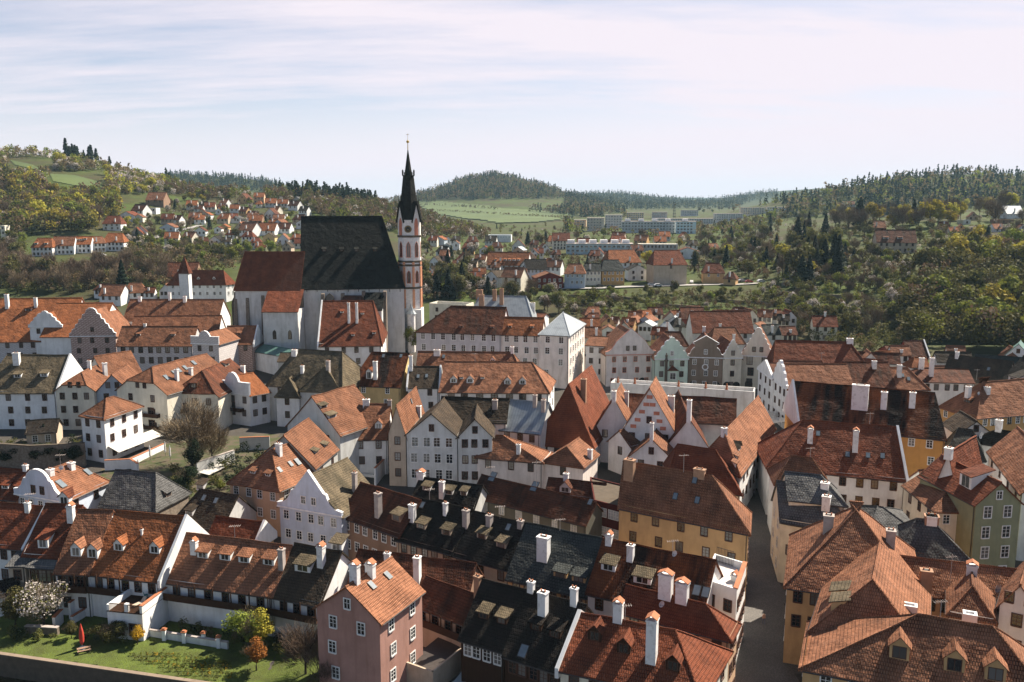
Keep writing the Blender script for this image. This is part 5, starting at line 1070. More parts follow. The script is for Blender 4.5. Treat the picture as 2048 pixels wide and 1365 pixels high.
WOODS = [
 ('woodland', 'brown and green wood along the crest of the left hill', [(-80, 300), (0, 306), (110, 314), (200, 332), (300, 354), (330, 365), (330, 385), (240, 392), (120, 372), (-80, 345)], 900, [('brownwood', 5), ('olive', 3), ('green', 2), ('yellow', 2), ('blossom', 5)], 9, 1),
 ('woodland', 'dense brown and yellow green wood on the lower left hill', [(-80, 345), (100, 374), (230, 395), (245, 430), (190, 470), (60, 478), (-80, 480)], 750, [('brownwood', 5), ('olive', 3), ('green', 3), ('yellow', 2)], 12, 2),
 ('woodland', 'brown wood on the ridge behind the hillside houses', [(330, 366), (400, 380), (500, 390), (600, 390), (700, 398), (780, 414), (860, 436), (950, 462), (985, 482), (930, 486), (840, 478), (760, 460), (660, 440), (600, 425), (560, 404), (420, 400), (330, 390)], 1300, [('brownwood', 7), ('olive', 3), ('green', 2), ('blossom', 2)], 9, 3),
 ('woodland', 'blue green wood covering the pointed hill in the centre', [(770, 408), (800, 400), (860, 386), (900, 371), (940, 359), (985, 351), (1030, 358), (1100, 378), (1160, 400), (1250, 428), (1250, 442), (1190, 440), (1100, 428), (1000, 420), (985, 410), (900, 406), (840, 406)], 2600, [('conifer', 4), ('olive', 3), ('brownwood', 3)], 14, 4),
 ('woodland', 'dark far wood on the long ridge behind the left hill', [(330, 347), (380, 351), (480, 356), (560, 367), (620, 384), (700, 398), (760, 412), (700, 412), (600, 396), (480, 380), (380, 375), (330, 368)], 1100, [('conifer', 5), ('olive', 1)], 12, 5),
 ('woodland', 'mixed wood with blue green firs on the right hill', [(1440, 432), (1520, 412), (1600, 393), (1700, 371), (1800, 359), (1900, 349), (1980, 351), (2080, 357), (2200, 362), (2200, 412), (2048, 416), (1850, 420), (1700, 432), (1560, 440)], 1900, [('conifer', 8), ('olive', 3), ('brownwood', 3), ('green', 1)], 13, 6),
 ('woodland', 'mixed trees filling the valley floor around the far apartment blocks', [(1130, 446), (1480, 440), (1560, 445), (1500, 470), (1300, 480), (1130, 470)], 230, [('olive', 3), ('green', 3), ('brownwood', 4), ('conifer', 2)], 9, 7),
 ('woodland', 'hazy far woods on the distant ridges beyond the apartment blocks', [(1120, 402), (1160, 392), (1200, 388), (1260, 391), (1330, 399), (1400, 404), (1450, 400), (1500, 390), (1556, 386), (1556, 395), (1500, 406), (1470, 418), (1400, 420), (1250, 421), (1160, 406)], 2600, [('conifer', 3), ('olive', 1)], 17, 39),
 ('woodland', 'dark conifer clump on the crest of the left hill', [(132, 308), (228, 330), (228, 340), (132, 322)], 90, [('conifer', 1)], 17, 38),
 ('undergrowth', 'low scrub and small trees between the left hillside houses', [(225, 405), (600, 400), (600, 505), (480, 530), (250, 515), (225, 450)], 560, [('olive', 4), ('green', 2), ('brownwood', 4), ('blossom', 3)], 3.4, 31),
 ('undergrowth', 'scrub along the foot of the left hill above the river', [(-60, 505), (480, 510), (480, 545), (340, 590), (-60, 590)], 420, [('brownwood', 6), ('olive', 3)], 6.5, 32),
 ('undergrowth', 'gardens and small trees among the valley houses', [(835, 455), (1560, 450), (1560, 565), (1130, 560), (1010, 600), (850, 605)], 760, [('olive', 4), ('green', 2), ('brownwood', 5), ('blossom', 1), ('conifer', 1)], 4.2, 33),
 ('undergrowth', 'thick scrub and small trees over the right slope', [(1400, 450), (1640, 430), (2090, 415), (2090, 600), (1860, 640), (1560, 650), (1480, 560)], 900, [('olive', 7), ('green', 3), ('brownwood', 5), ('blossom', 3)], 5.2, 34),
 ('undergrowth', 'bushes on the green terraces behind the square', [(1130, 590), (1560, 585), (1620, 650), (1130, 648)], 480, [('olive', 6), ('green', 2), ('brownwood', 3)], 2.6, 35),
 ('woodland', 'dark undergrowth of the wood at the right edge', [(1830, 560), (2100, 520), (2100, 715), (1800, 700)], 330, [('olive', 8), ('green', 2), ('brownwood', 1)], 14, 36),
 ('undergrowth', 'dark bushes between the courtyards at the foot of the right slope', [(1560, 652), (1850, 640), (1850, 712), (1740, 712), (1600, 680)], 150, [('olive', 5), ('brownwood', 2)], 5, 37),
]
GROVES = [
 ([(-40, 512), (340, 515), (330, 592), (-40, 590)], 85, [('twig', 6), ('olive', 1)], 11, 'by the river left of the school', 'bare trees by the river', 11),
 ([(340, 505), (600, 500), (470, 530), (360, 530)], 34, [('olive', 3), ('green', 2), ('twig', 2)], 9, 'below the left hillside houses', 'trees below the left hillside houses', 12),
 ([(225, 405), (600, 400), (600, 505), (250, 515), (225, 450)], 90, [('olive', 3), ('green', 2), ('blossom', 3), ('conifer', 2), ('twig', 2), ('yellow', 1)], 7.5, 'between the left hillside houses', 'trees between the left hillside houses', 13),
 ([(0, 478), (60, 470), (235, 480), (200, 515), (0, 510)], 26, [('blossom', 2), ('olive', 3), ('green', 1)], 6, 'beside the long row of white houses', 'trees around the white row houses', 14),
 ([(0, 395), (230, 400), (240, 440), (170, 468), (0, 465)], 40, [('yellow', 4), ('green', 2), ('twig', 3), ('blossom', 1)], 15, 'on the lower slope of the left hill', 'big trees on the lower left slope', 15),
 ([(20, 325), (240, 350), (330, 380), (280, 392), (215, 362), (100, 342)], 36, [('blossom', 7), ('yellow', 2)], 12, 'along the upper meadow of the left hill', 'blossom along the upper meadow', 16),
 ([(840, 500), (980, 505), (1000, 560), (975, 600), (850, 600)], 42, [('olive', 4), ('green', 2), ('blossom', 2), ('conifer', 2)], 10, 'right of the church tower', 'trees right of the church tower', 17),
 ([(980, 480), (1500, 470), (1560, 520), (1500, 540), (980, 530)], 66, [('olive', 3), ('green', 2), ('twig', 4), ('conifer', 2), ('blossom', 1), ('yellow', 1)], 8, 'among the valley houses', 'trees among the valley houses', 18),
 ([(1020, 560), (1130, 575), (1130, 640), (1000, 620)], 18, [('twig', 3), ('blossom', 2), ('olive', 2)], 8, 'left of the garden terraces', 'trees left of the garden terraces', 19),
 ([(1130, 595), (1560, 585), (1600, 640), (1130, 640)], 48, [('olive', 4), ('green', 1), ('blossom', 1), ('twig', 1)], 5, 'on the green terraces behind the square', 'trees on the garden terraces', 20),
 ([(1400, 455), (1620, 445), (1640, 560), (1480, 560), (1400, 520)], 60, [('conifer', 3), ('olive', 3), ('blossom', 1), ('twig', 3), ('yellow', 1)], 10, 'on the slope left of the dark firs', 'trees on the middle right slope', 21),
 ([(1575, 480), (1665, 480), (1680, 560), (1590, 580)], 22, [('conifer', 6), ('olive', 3)], 15, 'in the tall dark clump on the right slope', 'tall dark firs on the right slope', 22),
 ([(1660, 430), (2080, 410), (2080, 452), (1660, 470)], 62, [('twig', 6), ('yellow', 4), ('conifer', 1)], 15, 'in the row below the right hill crest', 'tall trees below the right crest', 23),
 ([(1640, 470), (2080, 455), (2080, 520), (1860, 530), (1640, 560)], 80, [('olive', 4), ('green', 3), ('blossom', 2), ('twig', 3), ('conifer', 1)], 8, 'around the beige house on the right slope', 'trees around the beige house', 24),
 ([(1580, 560), (1860, 520), (1860, 640), (1580, 640)], 75, [('olive', 5), ('green', 2), ('blossom', 2), ('twig', 3)], 7, 'in the orchard on the right slope', 'orchard trees on the right slope', 25),
 ([(1840, 560), (2090, 530), (2090, 700), (1860, 690)], 60, [('olive', 6), ('green', 4), ('yellow', 1)], 17, 'in the dark wood at the right edge', 'dark wood at the right edge', 26),
 ([(1880, 530), (2090, 500), (2090, 545), (1900, 575)], 26, [('green', 5), ('yellow', 2)], 15, 'on top of the dark wood at the right edge', 'sunlit crowns above the dark wood', 27),
 ([(1560, 650), (1900, 640), (1900, 690), (1560, 665)], 26, [('olive', 5), ('twig', 1)], 8, 'at the foot of the right slope', 'trees at the foot of the right slope', 28),
 ([(1380, 425), (1640, 405), (1640, 445), (1400, 455)], 26, [('twig', 3), ('green', 2), ('olive', 2)], 11, 'behind the middle right slope', 'trees behind the middle right slope', 29),
]
# ------------------------------------------------------------------ houses on the hills and in the valley
# u0 v_eave width tilt axis roof wall ridge(or -) height windows | what it looks like and where
HILL = '''
237 431 32 0 y red white 6 4 F2x1b|white gable house with red roof, lowest of the trio on the left hill
262 421 29 1 x brown white - 4 F3x1b|brown roofed house topmost of the trio on the left hill
268 434 17 0 y tile cream 4 4 F1x1b|small cream gable house right of the trio on the left hill
291 400 36 0 x tile brown - 4 F3x1b|long orange red roof half hidden under the left hill wood
294 417 18 0 f w:white white 1 4 F2x1b|flat white cabin right of the trio on the left hill
205 447 35 0 x red white - 5 F3x2b|white house with low red roof above the long white row
319 455 30 0 y tile paleblue 6 5 F2x1b|pale blue gable house where the hillside road bends
328 476 27 0 x orange cream - 7 F2x2b|tall cream house with orange hip, left of the hillside road
363 475 26 1 x tile cream - 5 F3x1b|brown orange gable house below the hillside garages
388 462 22 0 y brown white 6 4 F3x1b|white gable with dark roof below the garage row
403 430 18 0 y orange white 4 4 F1x1b|small white house with orange roof above the garage row
431 421 11 0 y orange white 4 4 F1x1b|tiny white house with orange roof highest beside the garages
438 454 18 0 y orange ochre 4 4 F2x1b|ochre house with orange roof right of the garage row
428 457 14 0 y brown white 3 4 F1x1b|little white gable touching the ochre house
418 480 22 0 y dark white 6 5 F2x1b|white pointed gable with dark roof above the school trees
450 469 19 0 x red white - 4 F2x1b|dark red roofed house between the white gable and the tan roof
459 417 18 0 x orange white - 4 F2x1b|white house with long orange roof in the upper left group
463 437 18 0 y shingle white 4 4 F2x1b|white house with grey roof in the upper left group
497 441 26 0 x orange brown - 4 F3x1b|long low orange roof in the middle of the hillside
476 460 35 1 x tile white - 5 F4x1b|tan roofed house with white gable in the middle of the hillside
515 461 35 1 x orange white - 4 F3x1b|bright orange double roof left of the church ridge
546 447 23 1 y tile paleblue 6 5 F2x1b|pale blue gable house with orange roof left of the church ridge
554 457 26 0 x brown white - 4 F3x1b|dark brown roofed house near the church ridge
592 446 21 0 y tile white 5 5 F2x1b|pinkish roofed house touching the church ridge
580 478 23 0 x orange cream - 6 F2x1b|big orange roof beside the church ridge
588 486 18 0 x red cream - 4 F2x1b|dark red roof right under the big orange one
525 474 24 0 y mossdark yellow 6 4 F1x1b|yellow gable house with brown roof among blossom
483 473 23 0 x red white - 6 F3x2b|white house with dark red roof left of the yellow gable
507 394 20 0 x orange peach - 7 F3x2b|salmon coloured villa highest on the hillside
511 408 12 0 x orange cream - 4 F1x1b|small house with orange roof under the salmon villa
585 399 16 0 y shingle grey 4 4 F1x1b|grey pointed gable house near the ridge wood
582 414 10 0 x tile cream - 3 F1x1b|tiny cream house under the grey gable
546 404 9 0 y tile white 4 3 F1x1b|tiny white gable right of the salmon villa
510 494 21 0 x orange olive - 4 F2x1b|low orange roof at the lower edge of the hillside
557 430 16 0 f w:white white 1 4 F2x1b|flat white house below the ridge wood
500 485 22 0 x red white - 5 F2x1b|white house squeezed under the yellow gable
62 494 40 0 x orange white - 6 F5x2b|first house of the long white row, at its left end
104 491 40 -1 x tile white - 6 F5x2b|second house of the long white row
145 488 34 -1 x orange white - 6 F4x2b|third house of the long white row, with roof dormers
179 486 29 -1 x tile white - 6 F4x2b|fourth house of the long white row
205 484 40 -1 x orange white - 6 F5x2b|last and tallest house of the long white row
0 452 9 0 f w:cream cream 1 9 F1x2b|cream tower like stub at the left edge under the hill
866 479 23 1 y orange paleblue 5 4 F1x1b|blue white gable with orange roof right of the church tower
888 479 15 0 y orange white 4 4 F1x1b|small white gable next to the blue white one
884 492 18 0 y shingle white 4 4 F2x1b|pale grey roofed house below the orange roofed gables
905 487 14 0 y tile white 4 5 F1x1b|narrow white house right of the pale grey roof
933 483 23 0 x brown white - 4 F2x1b|brown roofed house in the trees right of the church
958 499 22 1 y red white 5 4 F2x1b|white house with red hip in the valley
981 495 24 0 x brown cream - 5 F2x1b|dark brown pyramid roof in the valley
1026 500 21 1 y metal peach 5 5 F1x1b|salmon house with pale pink metal roof
879 510 17 1 x tile pink - 8 F2x2b|pinkish tall house under the pale grey roof
976 471 46 0 f w:paleblue white 1 6 F8x1l|long flat hall with blue glazing in the valley
972 529 84 1 x orange white - 3 F8x1b|very long orange roof with a row of skylights
971 552 36 3 y mossdark white 9 5 F2x1b|grey brown gable house left of the yellowish house
1003 553 42 2 x tile cream - 8 F2x2b|big yellowish house with brown red roof behind the institute
1052 538 42 0 x dark blue - 6 F5x2w|blue white house with dark hip left of the red house
1092 533 30 2 x tile white - 5 F3x1b|orange roofed house behind the red house
1072 556 56 0 y tile darkred 8 6 F5x2w G2w|dark red house with white windows on the valley road
1129 546 41 0 x tile paleblue - 8 F4x2w|blue grey house with tan roof next to the dark red house
1171 541 31 0 x slate cream - 8 F4x2w|cream house with slate roof in the valley row
1204 541 46 0 x slate amber - 8 F5x2w|ochre house with slate roof in the valley row
1218 525 68 -1 x orange white - 4 F5x1b|long orange roof behind the ochre valley house
1257 540 38 0 y dark white 8 6 F2x2b|white gable house at the right end of the valley row
1308 529 68 0 x red beige - 11 F1x1b|tall house wrapped in scaffold netting
1406 545 42 1 x red ochre - 6 F2x1w|yellow house with red brown roof beside the netted house
1447 556 24 2 x brown ochre - 4 F1x1b|low ochre annex right of the yellow house
1352 503 46 0 y red white 6 5 F2x1b|white gable house with red roof behind the netted house
1276 489 78 0 f w:cream grey 1 6 F10x1b|long flat grey hall in the valley
1221 487 36 0 x red brown - 5 F3x1b|dark red hipped roof in front of the apartment blocks
1106 481 34 0 x red cream - 7 F5x3b|cream school building with red roof in the valley
1754 484 74 1 x brown beige - 7 F6x2b|beige house with dark hip on the right slope
1741 455 30 0 x tile redbrick - 3 F2x1b|small brick coloured house above the beige house
1927 441 16 0 f roofmetal oldwhite 1 3 F1x1b|little pale roofed hut in the upper right allotments
2000 440 30 0 f roofmetal brown 1 3 F2x1b|long hut with pale roof in the upper right allotments
2014 427 36 0 x metal white - 4 F6x1l|glazed house with pale roof at the upper right edge
1682 410 12 0 y metal white 3 4 F1x1b|pale gable house far up the right hill
1696 409 14 0 x tile oldwhite - 4 F1x1b|tan house far up the right hill
1642 410 10 0 y metal white 3 4 F1x1b|white gable house lowest on the far right hill
198 590 46 0 x tile white - 5 F3x1b|low tan roof in the riverside trees at left
248 585 40 -1 x tile white - 5 F3x1b|white house half hidden by the dark riverside fir
330 552 60 0 x brown brown - 4 F1x1b|dark brown roof behind the school turret
1160 655 40 0 x orange cream - 6 F2x1b|orange roofed house right behind the institute
1163 673 40 0 x tile cream - 6 F1x1b|red brown roof between institute and square
1202 660 28 1 y tile white 6 6 F1x1b|narrow tiled house behind the pink square house
1249 642 26 2 y tile amber 7 6 F2x1b|amber gable with a sunlit roof behind the square
1277 640 28 2 y tile paleblue 7 6 F1x1b|pale blue pointed gable behind the square
1276 650 29 2 y metal white 6 6 F3x1b|white gable house with three dark windows behind the square
1318 662 32 0 x metal white - 6 F2x1b|white house with pale metal roof behind the square
1338 640 19 1 y metal white 5 6 F1x1b|small bright gable behind the green square house
1347 652 27 0 x dark oldwhite - 6 F1x1b|dark roofed house behind the green square house
1364 636 46 0 x brown redbrick - 6 F1x1b|brown roof against the green terraces
1386 664 122 0 x red oldwhite - 6 F4x1b|long dark red roof behind the pediment house
1410 648 28 2 y tile grey 7 6 F1x1b|grey gable house with tan side behind the pediment house
1443 650 62 0 x red oldwhite - 6 F2x1b|red roof right behind the large wavy gable
1452 638 34 1 y brown amber 5 6 F1x1b|amber gable under the garden terraces
1494 655 34 3 y tile white 8 6 F1x1b|tan roofed gable house nearest the shrubs behind the square
1530 668 36 0 x slate oldwhite - 6 F1x1b|dark green grey roof behind the wavy gable
1424 686 66 0 x tile oldwhite - 6 |wide tan roof squeezed behind the wavy gables
1320 690 56 0 x brown oldwhite - 6 |brown roof squeezed behind the green square house
1218 684 34 0 x brown white - 6 |brown roof left behind the pink square house
1560 600 0 0 x - - - 0 |
'''
HB = []
for line in HILL.strip().split('\n'):
    s, lab = line.split('|'); f = s.split()
    u0, ve, w_ = float(f[0]), float(f[1]), float(f[2])
    if w_ == 0: continue
    tilt, ax, roof, wall, rh, hh, wn = float(f[3]), f[4], f[5], f[6], f[7], float(f[8]), (f[9] if len(f) > 9 else '')
    if roof == 'roofmetal': roof = 'w:oldwhite'
    if roof.startswith('w:') and ax != 'f': roof = 'tile'
    a = pt_h(u0, ve, hh); wm = w_ * (a.y / F)
    if rh == '-': R = 'r%.2f' % min(7.0, max(3.0, wm * .42 if ax == 'x' else 3))
    else: R = 'r%.2f' % min(.75 * wm, max(1.5, float(rh) * a.y / F * 1.25))
    if ax == 'f': R = 'r1'
    hip = ['0', '0']; rr = random.Random(int(u0 * 7 + ve))
    if ax == 'x' and rr.random() < .45: hip = ['2', '2']
    D = '-' if ax == 'x' else '%.1f' % max(7, min(wm, 12))
    ang = rr.uniform(-1.5, 1.5) if tilt == 0 and w_ < 30 else 0
    e = ''
    if ax == 'x' and w_ > 18 and not wn.startswith('F5x2w'):
        e = 'cf:%.1f,%.1f,%.1f' % (u0 + w_ * rr.uniform(.25, .75), ve - 3, ve - 3 - 9 * 600 / max(a.y, 300) * .8)
    nm = 'hall' if ax == 'f' else 'hillside_house' if ve < 600 else 'town_house'
    if u0 == 972: e = ' '.join('dsw:%.0f,522,1.6,1' % q for q in (992, 1001, 1010, 1019, 1028, 1037))
    if u0 in (145,): e = 'ds:152,481,2,1 ds:161,481,2,1 ds:170,480,2,1'
    if u0 in (62,): e = 'ds:72,489,2,1 ds:92,489,2,1'
    if u0 == 1754: e = 'dsw:1772,478,3,1 dsw:1800,478,3,1'
    h_ = house(nm, lab, 'P%.1f,%.1f' % (u0, ve), '@%.1f,%.2f' % (-14 * tilt + rr.uniform(-9, 9), wm), hh, D, R, {'f': 'flat'}.get(ax, ax), hip, roof, wall, wn, e, 'house', 'houses on the hillsides' if ve < 600 else 'small houses behind the square')
    zb = proj(Vector((a.x, a.y, a.z - hh)))[1]; KEEP.append((u0 - 3, ve - 3, u0 + w_ + 3, zb + 9))
# more of the crowd of small houses, too alike to tell apart one by one
def crowd(x0, y0, x1, y1, n, w0, w1, gap, seed, where, group, hh=4.5, kinds=None, name='hillside_house'):
    rr = random.Random(seed); c = 0; tries = 0
    while c < n and tries < 3000:
        tries += 1; w_ = rr.uniform(w0, w1); u, v = rr.uniform(x0, x1), rr.uniform(y0, y1)
        if any(a - gap * 6 < u < b_ + gap * 2 - w_ * .3 and q - 4 * gap < v < r_ - 2 for a, q, b_, r_ in KEEP[3:] if b_ - a < 90): continue
        roof = rr.choice(['orange', 'tile', 'tile', 'red', 'brown', 'mossdark']); wall = rr.choice(['white', 'white', 'cream', 'oldwhite', 'ochre', 'beige']); a = pt_h(u, v, hh)
        if a.y > 1300: continue
        ax = rr.choice('xxy'); wm = w_ * a.y / F; rd = {'orange': 'orange', 'tile': 'tan', 'red': 'red', 'brown': 'brown', 'mossdark': 'grey brown'}[roof]; wl_ = {'oldwhite': 'off white'}.get(wall, wall)
        house(name, '%s %s house with %s roof %s' % (wl_, 'gabled' if ax == 'y' else 'long', rd, where), 'P%.1f,%.1f' % (u, v), '@%.1f,%.2f' % (rr.uniform(-25, 20), wm), hh, '-' if ax == 'x' else '%.1f' % max(7, wm * 1.1), 'r%.2f' % (wm * (.42 if ax == 'x' else .5)), ax, [rr.choice(['0', '0', '2']), '0'] if ax == 'x' else ['0', '0'], roof, wall, rr.choice(['F3x1b', 'F2x1b', 'F2x1b G1b' if ax == 'y' else 'F3x1b']), ('cf:%.1f,%.1f,%.1f' % (u + w_ * .5, v - 4, v - 9)) if ax == 'x' else '', 'house', group)
        KEEP.append((u - 2, v - 3, u + w_ + 1, proj(Vector((a.x, a.y, a.z - hh)))[1] + 2)); c += 1
crowd(385, 398, 600, 496, 26, 15, 23, .5, 1, 'on the crowded left hillside', 'small crowded houses on the left hillside')
crowd(235, 402, 400, 478, 7, 17, 27, .5, 8, 'on the slope above the long white row', 'houses above the long white row')
crowd(845, 478, 1110, 556, 30, 17, 26, .5, 2, 'in the crowded valley right of the church', 'small crowded houses in the valley')
crowd(1150, 470, 1420, 512, 14, 16, 26, .6, 3, 'in front of the apartment blocks', 'small houses before the apartment blocks')
crowd(1170, 626, 1570, 672, 26, 22, 32, .3, 4, 'behind the row of square gables', 'small crowded roofs behind the square', 6, name='town_house')
crowd(1700, 706, 2040, 752, 12, 24, 40, .4, 5, 'in the shaded courtyards at right', 'small roofs in the shaded courtyards', 5.5, name='town_house')
crowd(1880, 430, 2040, 462, 8, 14, 24, .5, 6, 'in the allotments on the upper right slope', 'allotment huts on the right slope', 2.5)
crowd(180, 575, 330, 592, 5, 20, 30, .5, 7, 'beside the river at left', 'small houses by the river at left', 4.5)
# ------------------------------------------------------------------ apartment blocks
def block_mat(name, wall, band):
    def b(nt, N):
        uv = N('ShaderNodeUVMap').outputs[0]; br = N('ShaderNodeTexBrick', offset=0.0); br.inputs['Scale'].default_value = 1; br.inputs['Brick Width'].default_value = 3.2; br.inputs['Row Height'].default_value = 2.9; br.inputs['Mortar Size'].default_value = .06
        br.inputs['Color1'].default_value = c4(wall); br.inputs['Color2'].default_value = c4(band); br.inputs['Mortar'].default_value = c4(tuple(x * .6 for x in wall)); nt.links.new(uv, br.inputs['Vector']); finish(nt, N, br.outputs[0], .85)
    return mat(name, b)
BLK = [
 (1132, 489, 132, 0, 509, 'blue grey', (.30, .36, .38), (.22, .28, .31), 'apartment block nearest the town, long and low with white stair heads', 1),
 (1210, 431, 34, 0, 458, 'beige', (.46, .42, .38), (.5, .47, .44), 'tall beige apartment tower left of the long grey block', 0),
 (1243, 444, 108, 0, 466, 'grey', (.38, .38, .37), (.32, .33, .33), 'long grey apartment block with white stair heads in the valley', 1),
 (1353, 444, 38, 0, 468, 'light blue', (.50, .60, .66), (.38, .5, .6), 'light blue apartment block at the end of the long grey one', 1),
 (1253, 426, 34, 0, 444, 'ochre', (.50, .33, .15), (.52, .45, .35), 'ochre and white apartment block behind the long grey one', 0),
 (1304, 425, 30, 0, 438, 'pinkish', (.42, .30, .26), (.48, .42, .4), 'pinkish apartment tower far in the valley', 0),
 (1312, 438, 114, 0, 448, 'grey', (.36, .35, .33), (.42, .4, .38), 'second long grey block behind the light blue one', 0),
 (1428, 428, 58, 0, 443, 'cream', (.50, .47, .43), (.38, .37, .36), 'cream apartment block right of the second grey block', 0),
 (1481, 416, 50, 0, 431, 'ochre', (.52, .42, .28), (.46, .44, .40), 'apartment block with ochre top farthest right in the valley', 0),
 (1362, 421, 34, 0, 433, 'pale', (.50, .44, .42), (.44, .40, .40), 'pale pink apartment tower near the striped mast', 0),
 (1148, 441, 24, 0, 455, 'orange', (.52, .27, .12), (.55, .4, .3), 'orange apartment block left of the beige towers', 0),
 (1174, 437, 34, 0, 463, 'beige', (.34, .29, .24), (.38, .34, .3), 'brownish beige apartment tower beside the orange one', 0),
 (1534, 415, 38, 0, 424, 'cream', (.55, .53, .5), (.45, .45, .45), 'small cream block at the foot of the right hill', 0),
]
for (u0, vt, w_, ti, vb, cn, wc, bc, lab, heads) in BLK:
    wc = tuple(min(.8, x * 1.5) for x in wc); bc = tuple(min(.8, x * 1.5) for x in bc)
    g = on_ground(u0 + w_ / 2, vb); Y = g.y
    if math.isnan(Y): continue
    z0 = g.z; zt = z_at(vt, Y); a = pt_z(u0, vb, z0); x0 = (u0 - CX) * a.y / F / 1.0; 
    kx = (Y * CP + (CAMZ - z0) * SP) / F; x0 = (u0 - CX) * kx; x1 = (u0 + w_ - CX) * kx
    root = empty('apartment_block', (x0, Y, z0), cn + ' ' + lab if not lab.startswith(cn) else lab, 'apartment block', 'apartment blocks in the valley')
    m = block_mat('block_%d' % u0, wc, bc); b = MB(); b.box((x0, Y, z0 - 6), (x1 - x0, -1.5, 0), (1.5, 13, 0), (0, 0, zt - z0 + 6)); b.build('wall', [m], root)
    b = MB(); b.box((x0 - .2, Y - .2, zt), (x1 - x0 + .4, -1.5, 0), (1.5, 13.4, 0), (0, 0, .5)); b.build('roof', ['chimgrey'], root)
    if heads:
        n = max(1, int(w_ / 22))
        for i in range(n):
            b = MB(); b.cbox((x0 + (i + .5) * (x1 - x0) / n, Y + 6, zt + .5), 5, 6, 2.4); b.build('stair_head', ['coping'], root)
    nx = int((x1 - x0) / 3.2); nz = max(1, int((zt - z0) / 2.9)); cnt = 0
    wm_ = win_meshes(1.9, 1.4, 'w', False)[0]
    step = max(1, math.ceil(nx * nz / 96))
    for iz in range(nz):
        for ix in range(0, nx, step):
            p = Vector((x0 + (ix + .5) * 3.2 , Y - .05 - 1.5 * (ix + .5) / nx, zt - 2.3 - iz * 2.9)); child('window', wm_, root, p - Vector((x0, Y, z0)))
    KEEP.append((u0 - 2, vt - 2, u0 + w_ + 2, vb + 10))
g = on_ground(1348, 446); b = MB(); zt = z_at(408, g.y)
for sx_, sy_ in ((-1, -1), (1, -1), (1, 1), (-1, 1)): b.tube([(g.x + sx_ * 1.6, g.y + sy_ * 1.6, g.z), (g.x + sx_ * .5, g.y + sy_ * .5, zt)], .25, 4)
for i in range(6): b.cbox((g.x, g.y, g.z + (zt - g.z) * (i + 1) / 6.5), 5 - i * .3, 1, .7)
tag(b.build('lattice_mast', ['metaldark']), 'dark lattice mast between the apartment blocks', 'mast')
# ------------------------------------------------------------------ roads, terraces, meadows, cars
def road_m(nt, N): g = N('ShaderNodeNewGeometry').outputs['Position']; finish(nt, N, mixc(nt, N, noise(nt, N, g, .3, 4), (.26, .25, .23), (.34, .32, .3)), .9)
ribbon('road', [(1120, 579), (1200, 577), (1300, 574), (1380, 571), (1440, 570), (1520, 568)], 7, 'roadtop', road_m, .25)
ribbon('road', [(300, 481), (330, 470), (360, 463), (400, 452)], 6, 'roadtop', road_m, .4)
def meadow(nt, N): g = N('ShaderNodeNewGeometry').outputs['Position']; finish(nt, N, mixc(nt, N, ramp(nt, N, noise(nt, N, g, .02, 4), .35, .65), (.085, .115, .033), (.06, .085, .028)), .95)
def px_sheet(name, px, m, build, n=60, up=.5):
    P = cast([p[0] for p in px], [p[1] for p in px]); return sheet(name, [(p[0], p[1]) for p in P], m, build, up, n=n)
px_sheet('meadow', [(100, 350), (150, 353), (205, 368), (204, 376), (150, 373), (106, 364)], 'meadow', meadow)
px_sheet('meadow', [(20, 322), (60, 330), (95, 345), (80, 343), (30, 332)], 'meadow', meadow)
px_sheet('meadow', [(835, 404), (900, 407), (1000, 418), (1100, 424), (1150, 430), (1120, 441), (1040, 447), (1000, 448), (950, 440), (860, 425)], 'meadow', meadow, 80, 1.5)
for i, pts in enumerate([[(1135, 597), (1250, 600), (1290, 606)], [(1135, 612), (1215, 614)], [(1140, 625), (1225, 628)], [(1290, 612), (1420, 622)], [(1300, 636), (1500, 641)], [(1440, 606), (1560, 612)], [(1560, 590), (1700, 600)], [(1600, 625), (1760, 630)]]):
    P = [Vector(p) for p in cast([p[0] for p in pts], [p[1] for p in pts])]; b = MB()
    for p, q in zip(P, P[1:]):
        n = 8
        for k in range(n):
            a_, c_ = p.lerp(q, k / n), p.lerp(q, (k + 1) / n); za_ = float(T(a_.x, a_.y)); d_ = Vector((c_.x - a_.x, c_.y - a_.y, 0)); b.box((a_.x, a_.y, za_ - 1), d_, (0, .6, 0), (0, 0, 2.4))
    tag(b.build('terrace_wall', ['w:stone']), ['long pale terrace wall nearest the valley road', 'short upper terrace wall at the left end of the gardens', 'short lower terrace wall at the left end of the gardens', 'middle terrace wall behind the green square house', 'lowest terrace wall behind the wavy gables', 'terrace wall under the parked white car', 'upper terrace wall on the right slope', 'lower terrace wall on the right slope'][i], 'wall', 'garden terrace walls')
CARM = {}
def car_mesh(col):
    if col in CARM: return CARM[col]
    cm = plain('carpaint_' + col, {'white': (.7, .7, .7), 'silver': (.45, .46, .48), 'black': (.02, .02, .025), 'red': (.3, .03, .02), 'beige': (.5, .4, .25)}[col], .3, .6)
    b = MB(); prof = [(-2.1, .25), (2.1, .25), (2.15, .7), (1.5, .88), (.85, 1.38), (-1.1, 1.42), (-1.85, .95), (-2.15, .85)]
    b.prism([Vector((x, -.85, z)) for x, z in prof], (0, 1.7, 0), 0); body = b.mesh('body', [cm])
    b = MB(); 
    for y in (-.862, .862): b.poly([(1.3, y, .92), (.8, y, 1.32), (-1.0, y, 1.35), (-1.6, y, .95)], 0)
    b.poly([(1.53, -.7, .9), (1.53, .7, .9), (.9, .7, 1.38), (.9, -.7, 1.38)], 0); gl = b.mesh('windows', ['glass'])
    b = MB(); b.tube([(0, -.12, 0), (0, .12, 0)], .33, 12); wh = b.mesh('wheel', ['black']); CARM[col] = (body, gl, wh); return CARM[col]
